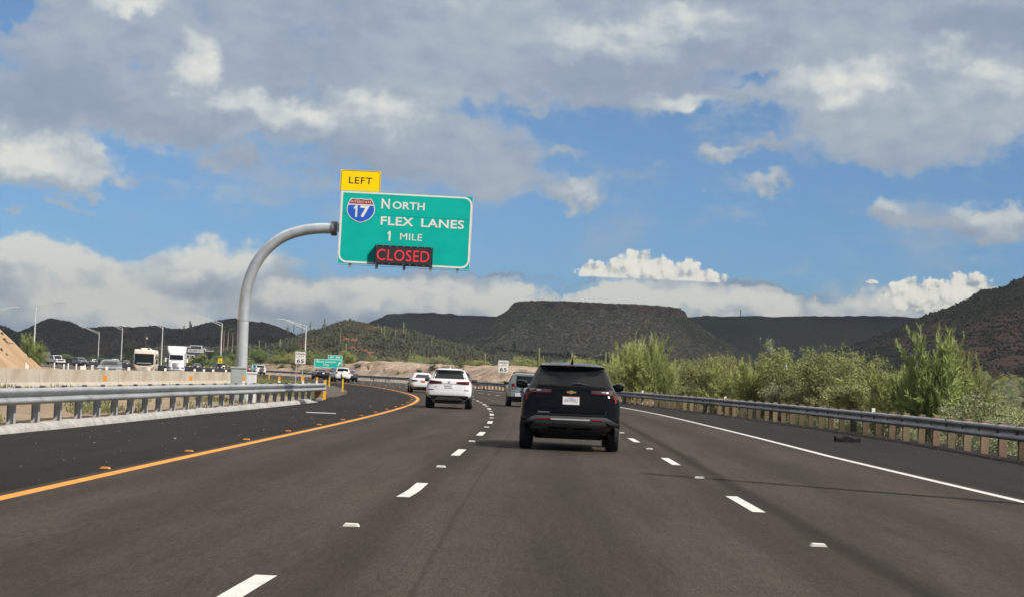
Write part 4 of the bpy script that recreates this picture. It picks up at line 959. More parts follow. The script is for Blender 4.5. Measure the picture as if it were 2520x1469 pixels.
def post_sign(name, label, cat, u0, u1, v0, v1, Y, posts, face_fn, vbase=None, mat=S_WHITE, rad=None, pw=0.07):
    a, c = at(u0, v0, Y), at(u1, v1, Y); w, h = abs(c[0] - a[0]), abs(a[2] - c[2]); cx, cz = (a[0] + c[0]) / 2, (a[2] + c[2]) / 2
    g0 = float(gz(cx, Y)) - .1
    r = empty(name, (cx, Y, g0)); tag(r, label, cat); z = cz - g0
    poly = rrect(-w / 2, w / 2, z - h / 2, z + h / 2, rad or w * .05)
    p = MB().prism(poly, -.02, 0).build('panel', mat, r)
    face_fn(p, w, h, z)
    for q in posts:
        b = MB(); b.box((q * w, .04, z * .5 + h * .22), (pw, pw * .8, z + h * .44)); b.build('post', POSTS, r)
    return r
def speed_face(p, w, h, z):
    ring_plate(rrect(-w * .475, w * .475, z - h * .48, z + h * .48, w * .05), rrect(-w * .455, w * .455, z - h * .465, z + h * .465, w * .045), -.023, S_BLACK, 'border', p)
    lettering('legend', [('SPEED', -w * .40, w * .40, z + h * .235, z + h * .37, .03, 1.1), ('LIMIT', -w * .34, w * .34, z + h * .02, z + h * .155, .0, 1.1), ('65', -w * .34, w * .34, z - h * .40, z - h * .09, .03, 1.1)], -.024, S_BLACK, p)
post_sign('speed_limit_sign', 'white speed limit 65 sign on two thin legs in the median grass', 'sign', 727, 752, 864, 895.5, 175, (-.36, .24), speed_face)
post_sign('speed_limit_sign', 'white speed limit 65 sign behind the guardrail, left of the black SUV', 'sign', 1226.2, 1251, 885.5, 917, 200, (-.36, .28), speed_face)
def exit_face(p, w, h, z):
    ring_plate(rrect(-w * .49, w * .49, z - h * .475, z + h * .475, h * .09), rrect(-w * .475, w * .475, z - h * .435, z + h * .435, h * .07), -.023, S_WHITE, 'border', p)
    lettering('legend', [('Black Canyon', -w * .415, w * .275, z + h * .005, z + h * .335, .012, 1.08), ('City', -w * .18, w * .03, z - h * .35, z + h * .0, .012, 1.08)], -.024, S_WHITE, p)
    # slanting arrow
    sh = [(-.035, -.20), (.035, -.20), (.035, .06), (.10, .01), (.10, .09), (0, .21), (-.10, .09), (-.10, .01), (-.035, .06)]
    ca, sa = math.cos(-.55), math.sin(-.55); plate([(w * .385 + (a * ca - c * sa) * h * 1.35, z + (a * sa + c * ca) * h * 1.35) for a, c in sh], -.022, S_WHITE, 'arrow', p)
    tw, th = w * .52, h * .50; tz = z + h * .5 + th * .5; tx = w * .5 - tw / 2
    q = MB().prism(rrect(tx - tw / 2, tx + tw / 2, tz - th / 2, tz + th / 2, h * .06), -.022, -.002).build('exit_tab', S_GREEN, p)
    ring_plate(rrect(tx - tw * .48, tx + tw * .48, tz - th * .45, tz + th * .45, h * .06), rrect(tx - tw * .465, tx + tw * .465, tz - th * .39, tz + th * .39, h * .05), -.025, S_WHITE, 'border', q)
    lettering('legend', [('EXIT', tx - tw * .34, tx - tw * .08, tz - th * .15, tz + th * .16, .03), ('244', tx + tw * .03, tx + tw * .34, tz - th * .21, tz + th * .22, .035)], -.026, S_WHITE, q)
r = post_sign('exit_sign', 'green exit 244 sign for a canyon town on three posts beyond the bend', 'sign', 773.5, 842, 881.5, 905.5, 330, (-.36, .03, .36), exit_face, mat=S_GREEN)
def adv_face(p, w, h, z):
    ring_plate(rrect(-w * .47, w * .47, z - h * .47, z + h * .47, w * .06), rrect(-w * .43, w * .43, z - h * .44, z + h * .44, w * .05), -.023, S_BLACK, 'border', p)
    lettering('legend', [('EXIT', -w * .26, w * .26, z + h * .17, z + h * .33, .02), ('50', -w * .30, w * .30, z - h * .25, z + h * .08, .04)], -.024, S_BLACK, p)
post_sign('advisory_sign', 'yellow exit 50 advisory speed sign below a lamp post by the dark barrier', 'sign', 536.5, 547, 880.5, 894.8, 420, (0,), adv_face, mat=S_YELLOW, pw=.12)
def gore_face(p, w, h, z):
    lettering('legend', [('EXIT', -w * .24, w * .24, z + h * .10, z + h * .36, .03), ('244', -w * .42, w * .12, z - h * .34, z + h * .02, .03)], -.024, S_WHITE, p)
    plate([(w * .22, z - h * .34), (w * .27, z - h * .36), (w * .38, z - h * .12), (w * .43, z - h * .16), (w * .42, z + h * .02), (w * .28, z - h * .07), (w * .33, z - h * .09)], -.022, S_WHITE, 'arrow', p)
post_sign('gore_sign', 'small green exit 244 sign among distant oncoming cars at the left', 'sign', 132, 148.5, 873, 882.8, 470, (0,), gore_face, mat=S_GREEN, pw=.12)
def mile_face(p, w, h, z): lettering('legend', [('2', -w * .3, w * .3, z + h * .16, z + h * .42, .03), ('4', -w * .3, w * .3, z - h * .13, z + h * .13, .03), ('4', -w * .3, w * .3, z - h * .42, z - h * .16, .03)], -.024, S_WHITE, p)
post_sign('mile_marker', 'narrow upright green mile marker beside the white four-wheel-drive', 'sign', 619.5, 624, 895, 908, 240, (0,), mile_face, mat=S_GREEN, pw=.06)

# ------------------------------------------------------------------ lamp posts
LAMPM = M('lamp_post_paint', (0.62, 0.62, 0.62), 0.45, 0.3, .05, 2)
def lamp(utop, vtop, Y, sgn, label, arm=5.1):
    tp = at(utop, vtop, Y); g0 = float(gz(tp[0], Y)) - .2; H = tp[2] - g0
    r = empty('street_lamp', (tp[0], Y, g0)); tag(r, label, 'street lamp', 'mast arm lamps along the motorway')
    b = MB(); b.tube([(0, 0, 0), (0, 0, H)], [.17, .10], 12); b.lathe([(.26, 0), (.26, .06), (.18, .3)], n=12); b.build('pole', LAMPM, r, True)
    b = MB(); b.tube([(0, 0, H - .05), (sgn * arm * .55, 0, H + .75), (sgn * arm * .86, 0, H + 1.13), (sgn * arm, 0, H + 1.15)], [.055, .05, .05, .045], 8)
    b.tube([(0, 0, H - .65), (sgn * arm * .5, 0, H + .35), (sgn * arm * .86, 0, H + 1.08)], [.055, .05, .045], 8)
    for q in (.28, .55): b.tube([(sgn * arm * q, 0, H - .65 + 2.0 * q), (sgn * arm * q, 0, H - .02 + 1.42 * q)], .03, 6)
    b.build('mast_arm', LAMPM, r, True)
    b = MB(); b.box((sgn * (arm + .3), 0, H + 1.13), (.75, .3, .12), bev=.04); b.build('lamp_head', LAMPM, r)
lamp(88.8, 754, 368, 1, 'tall white lamp post behind the tan embankment with its arm to the right')
lamp(-30, 768, 366, 1, 'lamp post at left edge of view, only its arm tip over the hill', 5.1)
lamp(244.5, 816.5, 640, -1, 'shortest looking lamp post, left of the motorhome, arm to the left')
lamp(301.7, 806, 590, -1, 'lamp post directly left of the beige motorhome')
lamp(401, 801, 520, -1, 'lamp post between the beige motorhome and the white truck')
lamp(547, 795, 465, -1, 'lamp post above the yellow exit 50 sign beside the palms')
lamp(753.7, 801.6, 403, -1, 'lamp post beside the left speed limit sign')
# a plain pole off to the right whose shadow crosses the lanes
b = MB(); Hs = 10.4; b.tube([(0, 0, 0), (0, 0, Hs)], [.22, .15], 12); b.lathe([(.33, 0), (.33, .06), (.23, .2)], n=12)
o = b.build('steel_pole', LAMPM, None, True); tip = np.array([2.2, 31.1]); dv = np.array([sun_dir.x, sun_dir.y]) / sun_dir.z * Hs
o.location = (tip[0] + dv[0], tip[1] + dv[1], 0.0); tag(o, 'slender steel pole beyond the right edge that shadows the lanes', 'pole')

# ------------------------------------------------------------------ far buildings, poles, pylon
def box_house(name, label, u0, u1, vtop, vbase, Y, wallm, roofm, cat='house', pitch=.35, depth=8):
    a, c = at(u0, vtop, Y), at(u1, vbase, Y); w = abs(c[0] - a[0]); h = a[2] - c[2]
    r = empty(name, ((a[0] + c[0]) / 2, Y, c[2])); tag(r, label, cat)
    hw = h * (1 - pitch); b = MB(); b.box((0, depth / 2, hw / 2), (w * .94, depth * .94, hw)); b.build('wall', wallm, r)
    b = MB(); b.prism([(-w / 2, hw), (w / 2, hw), (w / 2 * .55, h), (-w / 2 * .55, h)], -.3, depth + .3); b.build('roof', roofm, r)
    for q in (-.25, .22):
        b = MB(); b.box((q * w, depth * .03 - .03, hw * .5), (w * .16, .08, hw * .45)); b.build('window', DARKM, r)
    return r
def tavern():
    Y = 600.0; a, c = at(452, 873, Y), at(521, 899, Y); w = c[0] - a[0]; ztop = a[2]; zb = c[2] - .8
    r = empty('roadside_building', ((a[0] + c[0]) / 2, Y, zb)); tag(r, 'dark grey roadside building with stepped white edged parapet and white signboard', 'building')
    WM = M('grey_render', (0.052, 0.060, 0.075), .8, 0, .08, .6); TM = M('white_trim', (0.66, 0.66, 0.64), .7)
    X = lambda u: at(u, 870, Y)[0] - r.location[0]; Z = lambda v, u=490: at(u, v, Y)[2] - zb
    prof = [(X(452), 0), (X(524), 0), (X(524), Z(862.5)), (X(505.6), Z(861.5)), (X(505.6), Z(857.5)), (X(496), Z(857)), (X(496), Z(850.6)), (X(468), Z(850.4)), (X(468), Z(854.5)), (X(452), Z(854.3))]
    b = MB(); b.prism(prof, 0, 9); b.build('wall', WM, r)
    t_ = .20; b = MB()
    for (x0, z0), (x1, z1) in zip(prof[2:-1], prof[3:]):
        if abs(z0 - z1) < .3: b.box(((x0 + x1) / 2, -.06, (z0 + z1) / 2 + .0), (abs(x0 - x1) + t_, .22, t_))
        else: b.box((x0, -.07, (z0 + z1) / 2), (t_, .22, abs(z0 - z1)))
    b.build('parapet_trim', TM, r)
    b = MB(); x0, x1, z0, z1 = X(461.8), X(501), Z(866.8), Z(859); b.box(((x0 + x1) / 2, -.08, (z0 + z1) / 2), (x1 - x0, .10, z1 - z0)); sb = b.build('signboard', TM, r)
    lettering('legend', [('CHILLEENS ON 17', x0 + .15, x1 - .15, z0 + .2, z1 - .18, .035)], -.14, S_BLACK, sb)
    for u0, u1, va, vb in ((459, 467, 872.5, 884), (469.5, 479, 873, 886), (494, 512, 874, 884)):
        x0, x1, z0, z1 = X(u0), X(u1), Z(vb), Z(va); b = MB(); b.box(((x0 + x1) / 2, -.05, (z0 + z1) / 2), (x1 - x0, .14, z1 - z0)); f = b.build('window', TM, r)
        b = MB(); b.box(((x0 + x1) / 2, -.125, (z0 + z1) / 2), (x1 - x0 - .36, .02, z1 - z0 - .36)); b.build('pane', DARKM, f)
tavern()
box_house('house', 'low house with red brown roof among trees under the dark hill', 672, 703, 882, 892, 480, M('brown_wall', (.12, .08, .06), .9), M('red_brown_roof', (.13, .05, .04), .9), depth=7)
box_house('house', 'far house with red roof at the right edge, the upper of two', 2496, 2534, 960, 976, 260, M('cream_wall', (.40, .36, .32), .9), M('red_roof', (.30, .11, .06), .9))
box_house('house', 'pale house with tan roof at the right edge, the lower of two', 2493, 2545, 990, 1016, 190, M('pale_wall', (.50, .48, .45), .9), M('tan_roof', (.33, .24, .18), .9), depth=6)
WOODP = M('pole_wood', (0.10, 0.07, 0.05), .95, 0, .2, 2)
def wood_pole(u, v0, v1, Y, label, box=False, arm=True):
    a, c = at(u, v0, Y), at(u, v1, Y); r = empty('utility_pole', (c[0], Y, c[2] - .5)); tag(r, label, 'utility pole', 'wooden utility poles'); h = a[2] - c[2] + .5; k = Y / 800
    b = MB(); b.tube([(0, 0, 0), (0, 0, h)], [.18 * max(k, .6), .12 * max(k, .6)], 8); b.build('pole', WOODP, r, True)
    if arm: b = MB(); b.box((0, 0, h - .6 * k), (2.2 * k, .12, .14 * k)); b.build('crossarm', WOODP, r)
    if box: b = MB(); b.lathe([(.22, -.35), (.24, -.3), (.24, .3), (.16, .36)], (.38, 0, h * .62), n=12); b.build('transformer', M('transformer_paint', (.6, .62, .62), .5), r, True)
wood_pole(268, 834.5, 868, 820, 'brown wooden utility pole left of the beige motorhome, the taller of two')
wood_pole(259, 843, 869, 860, 'brown wooden utility pole left of the beige motorhome, the shorter of two', arm=False)
wood_pole(358, 817, 852, 700, 'wooden utility pole with transformer above the beige motorhome', True)
wood_pole(1917, 884, 918, 150, 'wooden utility pole with a pale transformer among the right hand bushes', True, False)
wood_pole(2514.8, 968, 1016, 185, 'thin wooden pole in front of the pale house at the right edge', False, False)
def pylon():
    Y = 2100; a, c = at(1893, 831, Y), at(1893, 868, Y); r = empty('pylon', (a[0], Y, c[2])); tag(r, 'pale lattice power pylon at the foot of the mesa', 'pylon'); h = a[2] - c[2]
    PM_ = M('pylon_steel', (.42, .44, .45), .6, .3); b = MB(); w0, w1 = h * .16, h * .06; rad = .28
    for sx in (-1, 1):
        for sy in (-1, 1): b.tube([(sx * w0, sy * w0, 0), (sx * w1, sy * w1, h * .62)], rad, 5)
    for k in range(6):
        z0, z1 = h * .62 * k / 6, h * .62 * (k + 1) / 6; wa, wb = w0 + (w1 - w0) * k / 6, w0 + (w1 - w0) * (k + 1) / 6
        b.tube([(-wa, -wa, z0), (wb, -wb, z1)], rad * .7, 4); b.tube([(wa, -wa, z0), (-wb, -wb, z1)], rad * .7, 4); b.tube([(-wb, -wb, z1), (wb, -wb, z1)], rad * .7, 4)
    b.build('tower', PM_, r); b = MB()
    for s in (-1, 1):
        b.tube([(0, 0, h * .55), (s * h * .17, 0, h * .98)], rad, 5); b.tube([(s * w1, 0, h * .62), (s * h * .20, 0, h * .80)], rad * .8, 5); b.tube([(s * h * .17, 0, h * .98), (s * h * .20, 0, h * .80)], rad * .7, 5)
    b.tube([(-h * .20, 0, h * .80), (h * .20, 0, h * .80)], rad, 5); b.build('crossarm', PM_, r)
pylon()
a, c = at(1822.5, 762, 4500), at(1822.5, 779, 4500); r = empty('radio_mast', (a[0], 4500, c[2])); tag(r, 'thin radio mast on the flat far plateau', 'mast')
b = MB(); b.tube([(0, 0, 0), (0, 0, a[2] - c[2])], [.9, .5], 6); b.build('pole', M('mast_steel', (.18, .19, .2), .6), r)
b = MB(); h = a[2] - c[2]; b.box((0, 0, h * .93), (3.4, 3.4, 1.8)); b.box((0, 0, h * .55), (3.0, 3.0, 1.6)); b.build('antennas', M('mast_steel', (.18, .19, .2), .6), r)

# scraps on the shoulders
TYRE = M('tyre_scrap', (0.010, 0.010, 0.010), .95, 0, .2, 8, spec=.05)
def scrap(u, v, L, label, seed):
    p = gpt(u, v); rng = random.Random(seed); b = MB(); n = 9; vs = []
    for i in range(n):
        q = i / (n - 1); x = (q - .5) * L; w = .11 * (0.5 + math.sin(q * math.pi)) * rng.uniform(.7, 1.2); hz = .07 + .08 * math.sin(q * 5 + seed) ** 2
        vs += [(x, -w, .005), (x + rng.uniform(-.03, .03), -w * .6, hz), (x, w * .7, hz * 1.2), (x, w, .005)]
    fs = [(i * 4 + k, i * 4 + k + 1, i * 4 + 5 + k, i * 4 + 4 + k) for i in range(n - 1) for k in range(3)] + [(0, 1, 2, 3), tuple(range(4 * n - 4, 4 * n))]
    b.add(vs, fs); o = b.build('tyre_scrap', TYRE); o.location = (p[0], p[1], .003); o.rotation_euler = (0, 0, .25); tag(o, label, 'debris')
scrap(2085, 1087, .75, 'curled black strip of tyre tread on the right shoulder, nearer larger one', 2)
scrap(1862, 1021, .62, 'small black strip of tyre tread farther along the right shoulder', 5)
b = MB(); b.box((0, 0, .012), (.95, .05, .02)); o = b.build('white_strip', WHITE); p = gpt(790, 1016); o.location = (p[0], p[1], .002); tag(o, 'thin white strip lying on the dark left shoulder', 'debris')
# grit and small litter on the shoulders
def litter():
    rng = np.random.default_rng(5); V = []; F = []
    for side, n in ((0, 230), (1, 300)):
        for _ in range(n):
            y = rng.uniform(18, 110); t = rng.uniform(float(tL(y)) + .4, -.5) if side == 0 else float(tW(y)) + .5 + (float(tR(y)) + .3 - float(tW(y))) * rng.uniform(.15, 1) ** .5
            c = rp(y, t, .004); s = rng.uniform(.006, .019) * (1.7 if rng.random() < .06 else 1); k = len(V)
            a = rng.uniform(0, 6.28, 3); V += [c + np.array([math.cos(a[0] + 2.1 * i) * s, math.sin(a[0] + 2.1 * i) * s, 0]) for i in range(3)] + [c + np.array([0, 0, s * .8])]
            F += [(k, k + 1, k + 3), (k + 1, k + 2, k + 3), (k + 2, k, k + 3)]
    o = link_mesh('gravel_litter', np_mesh('gravel_litter', V, np.array(F)), M('pale_grit', (.34, .31, .27), .9, 0, .4, .7, col2=(.14, .12, .10))); tag(o, 'pale grit scattered over the dark shoulders', 'gravel', kind='stuff')
litter()
# ------------------------------------------------------------------ vehicles
GLASS = M('tinted_glass', (0.010, 0.011, 0.012), 0.06, 0, .1, 2, spec=0.45)
GLASSD = M('black_glass', (0.009, 0.010, 0.011), 0.08, 0, .3, 2, spec=0.30)
RUBBER = M('tyre_rubber', (0.012, 0.012, 0.012), .85, 0, .2, 12)
ALLOY = M('alloy', (0.30, 0.31, 0.32), .35, .8, .1, 6)
PLAST = M('black_plastic', (0.016, 0.016, 0.017), .6, 0, .15, 6)
UNDER = M('underbody', (0.008, 0.008, 0.008), .9, 0, .3, 4)
TAIL = M('red_lens', (0.13, 0.0025, 0.003), .25, 0, .15, 12, spec=.3, coat=.15)
TAILD = M('dark_red_lens', (0.06, 0.004, 0.006), .15, 0, .2, 12, coat=.6)
CLEAR = M('clear_lens', (0.45, 0.46, 0.47), .12, .3, .2, 12, coat=.6)
CHROME = M('chrome', (0.62, 0.62, 0.62), .12, 1, .05, 5)
SILVER = M('silver_trim', (0.45, 0.45, 0.44), .35, .4, .06, 5)
PLATE = M('plate_white', (0.66, 0.68, 0.70), .45, 0, .08, 10)
SEAM = M('panel_gap', (0.004, 0.004, 0.004), .8)
def carpaint(name, col, rough=.25, metal=0.0, coat=1.0): return M(name, col, rough, metal, .05, 1.5, coat=coat)
class Body:
    """car body as horizontal slices: z, half width, rear y, front y, corner radii and bulge at both ends"""
    def __init__(s, lv, k=1.0): s.a = np.array(lv, float)
    def at(s, z): return [float(np.interp(z, s.a[:, 0], s.a[:, j])) for j in range(1, 8)]
    def rear_y(s, x, z):
        w, yr, yf, rr, rf, br, bf = s.at(z); ax = abs(x)
        y = yr + br * (ax / w) ** 2
        if ax > w - rr: d = min(ax - (w - rr), rr * .995); y += rr * .9 - .9 * math.sqrt(max(rr * rr - d * d, 0))
        return y
    def front_y(s, x, z):
        w, yr, yf, rr, rf, br, bf = s.at(z); ax = abs(x)
        y = yf - bf * (ax / w) ** 2
        if ax > w - rf: d = min(ax - (w - rf), rf * .995); y -= rf * .9 - .9 * math.sqrt(max(rf * rf - d * d, 0))
        return y
    def side_x(s, y, z):
        w, yr, yf, rr, rf, br, bf = s.at(z); lo = yr + br + rr * .9; hi = yf - bf - rf * .9
        if y < lo: d = min((lo - y) / (rr * .9), 1); return w - rr + rr * math.sqrt(max(0, 1 - d * d))
        if y > hi: d = min((y - hi) / (rf * .9), 1); return w - rf + rf * math.sqrt(max(0, 1 - d * d))
        return w
    def ring(s, z):
        w, yr, yf, rr, rf, br, bf = s.at(z)
        xs = [-(w - rr) + 2 * (w - rr) * i / 10 for i in range(11)]
        ang = [math.pi / 2 * i / 6 for i in range(1, 7)]
        rear = [(-(w - rr + rr * math.sin(a)), None) for a in ang[::-1]] + [(x, None) for x in xs] + [((w - rr + rr * math.sin(a)), None) for a in ang]
        pts = []
        for x, _ in rear: pts.append((x, s.rear_y(x, z), z))
        y0 = pts[-1][1]
        xf = [-(w - rf) + 2 * (w - rf) * i / 10 for i in range(11)]
        front = [(w - rf + rf * math.sin(a)) for a in ang[::-1]] + xf[::-1] + [-(w - rf + rf * math.sin(a)) for a in ang]
        fp = [(x, s.front_y(x, z), z) for x in front]
        y1 = fp[0][1]
        pts += [(w, y0 + (y1 - y0) * i / 9, z) for i in range(1, 9)] + fp + [(-w, y1 + (y0 - y1) * i / 9, z) for i in range(1, 9)]
        return pts
    def build(s, name, mat, parent, n=3):
        zs = []
        for a, b in zip(s.a[:-1, 0], s.a[1:, 0]): zs += [a + (b - a) * i / n for i in range(n)]
        zs.append(s.a[-1, 0]); R_ = [s.ring(z) for z in zs]; m = len(R_[0])
        b = MB(); F = [tuple(f) for f in grid_faces(len(R_), m, True)]; F += [tuple(range(m))[::-1], tuple(range((len(R_) - 1) * m, len(R_) * m))]
        b.add([p for r in R_ for p in r], F); return b.build(name, mat, parent, True, auto=32)
    def patch(s, name, quads, mat, parent, where='rear', out=.006, th=.02, nx=8, nz=4, side=1):
        b = MB()
        for q in quads:
            q = [np.array(p, float) for p in q]; o = []; inn = []
            for j in range(nz + 1):
                for i in range(nx + 1):
                    a, c = i / nx, j / nz; p = (q[0] * (1 - a) + q[1] * a) * (1 - c) + (q[3] * (1 - a) + q[2] * a) * c
                    if where == 'rear': y = s.rear_y(p[0], p[1]); o.append((p[0], y - out, p[1])); inn.append((p[0], y + th, p[1]))
                    elif where == 'front': y = s.front_y(p[0], p[1]); o.append((p[0], y + out, p[1])); inn.append((p[0], y - th, p[1]))
                    else: x = s.side_x(p[0], p[1]) * side; o.append((x + out * side, p[0], p[1])); inn.append((x - th * side, p[0], p[1]))
            n1 = len(o); F = [tuple(f) for f in grid_faces(nz + 1, nx + 1)]; w = nx + 1
            rim = [i for i in range(w)] + [j * w + nx for j in range(1, nz + 1)] + [nz * w + i for i in range(nx - 1, -1, -1)] + [j * w for j in range(nz - 1, 0, -1)]
            F += [(rim[k], rim[(k + 1) % len(rim)], rim[(k + 1) % len(rim)] + n1, rim[k] + n1) for k in range(len(rim))]
            b.add(o + inn, F)
        return b.build(name, mat, parent, True, auto=40)
def mirror_pts(q): return [(-q[1][0], q[1][1]), (-q[0][0], q[0][1]), (-q[3][0], q[3][1]), (-q[2][0], q[2][1])]
def wheel(parent, x, y, r, w, rim=True, rimm=None):
    s = 1 if x > 0 else -1
    prof = [(r * .62, -w / 2), (r * .90, -w / 2), (r * .97, -w * .42), (r, -w * .3), (r, w * .3), (r * .97, w * .42), (r * .90, w / 2), (r * .62, w / 2)]
    o = MB().lathe(prof, (0, 0, 0), 'x', 28).build('wheel', RUBBER, parent, True, auto=50); o.location = (x, y, r)
    if rim:
        b = MB(); b.lathe([(r * .62, .30 * w * s), (r * .66, .50 * w * s), (r * .62, .52 * w * s), (r * .58, .36 * w * s)], n=28, axis='x'); b.lathe([(r * .13, .30 * w * s), (r * .13, .47 * w * s)], n=12, axis='x')
        for k in range(5):
            a = 2 * math.pi * k / 5; c, d = math.cos(a), math.sin(a); b.tube([(.42 * w * s, c * r * .08, d * r * .08), (.44 * w * s, c * r * .62, d * r * .62)], [r * .10, r * .075], 6)
        b.build('rim', rimm or ALLOY, o)
    return o
def mirrors(parent, x, y, z, sx=.22, sy=.13, sz=.16, mat=None):
    for s in (-1, 1):
        bm = bmesh.new(); bmesh.ops.create_icosphere(bm, subdivisions=3, radius=1)
        b = MB(); sgn = lambda q, p: math.copysign(abs(q) ** p, q)
        vs = [(x * s + sgn(v.co.x, .62) * sx / 2, y + sgn(v.co.y, .8) * sy / 2, z + sgn(v.co.z, .62) * sz / 2 + .12 * (sgn(v.co.x, .62)) * s * sz * .3) for v in bm.verts]; bm.verts.index_update()
        b.add(vs, [[v.index for v in f.verts] for f in bm.faces]); bm.free()
        b.box((s * (x - sx * .58), y + .02, z - sz * .25), (.10, .05, .05)); b.build('mirror', mat or PLAST, parent, True, auto=40)
def rot_place(root, u=None, v=None, Y=None, sc=1.0, flip=False, pos=None, yaw=0.0, y0=.95, front_ref=None):
    """stand a vehicle on the road, headed along it"""
    if pos is None: pos = gpt(u, v) if v is not None else at(u, 900, Y)
    h = heading(pos[1]) + yaw; root.rotation_euler = (0, 0, h + (math.pi if flip else 0)); root.scale = (sc,) * 3
    root.location = (pos[0], pos[1], 0.0)
    return root
def side_glass(B, root, zb, zt, splits, mat=GLASS):
    for s in (-1, 1):
        qs = [[(a0, zb), (a1, zb), (b1, zt), (b0, zt)] for (a0, a1, b0, b1) in splits]
        for q in qs: B.patch('side_window', [q], mat, root, 'side', .004, .01, 6, 4, s)
def arches(B, root, ys, r, mat=PLAST):
    for s in (-1, 1):
        for y in ys:
            b = MB(); n = 18; x0 = s * (B.at(.7)[0] + .004); pts = []
            ring_o = [(y + math.cos(a) * (r + .09), r + math.sin(a) * (r + .09)) for a in np.linspace(-.35, math.pi + .35, n)]
            ring_i = [(y + math.cos(a) * (r + .01), r + math.sin(a) * (r + .01)) for a in np.linspace(-.35, math.pi + .35, n)]
            vs = [(x0, p, q) for p, q in ring_o] + [(x0, p, q) for p, q in ring_i] + [(x0 - s * .08, p, q) for p, q in ring_o] + [(x0 - s * .08, p, q) for p, q in ring_i]
            F = []
            for k in range(n - 1): F += [(k, k + 1, n + k + 1, n + k), (k, k + 1, 2 * n + k + 1, 2 * n + k), (n + k, n + k + 1, 3 * n + k + 1, 3 * n + k)]
            b.add(vs, F); b.build('wheel_arch', mat, root)
def num_plate(B, root, x0, x1, z0, z1, txt, where='rear', framem=None, top=None):
    cx, cz = (x0 + x1) / 2, (z0 + z1) / 2
    f = -1 if where == 'rear' else 1
    y = (B.rear_y(cx, cz) - .035) if where == 'rear' else (B.front_y(cx, cz) + .035)
    b = MB(); b.box((cx, y + .015, cz), (x1 - x0, .03, z1 - z0)); p = b.build('number_plate', framem or PLATE, root)
    if framem:
        b = MB(); b.box((cx, y - .002, cz - .006), (x1 - x0 - .022, .006, z1 - z0 - .024)); b.build('plate_face', PLATE, p)
    if txt:
        its = [(txt, x0 + .045, x1 - .045, z0 + (z1 - z0) * .28, z0 + (z1 - z0) * .72, .0, 1.05)]
        if top: its.append((top, cx - .06, cx + .06, z1 - (z1 - z0) * .24, z1 - (z1 - z0) * .15, .0, 1.0))
        lettering('legend', its, y - .006, M('plate_ink', (.05, .06, .09), .6), p)
    return p

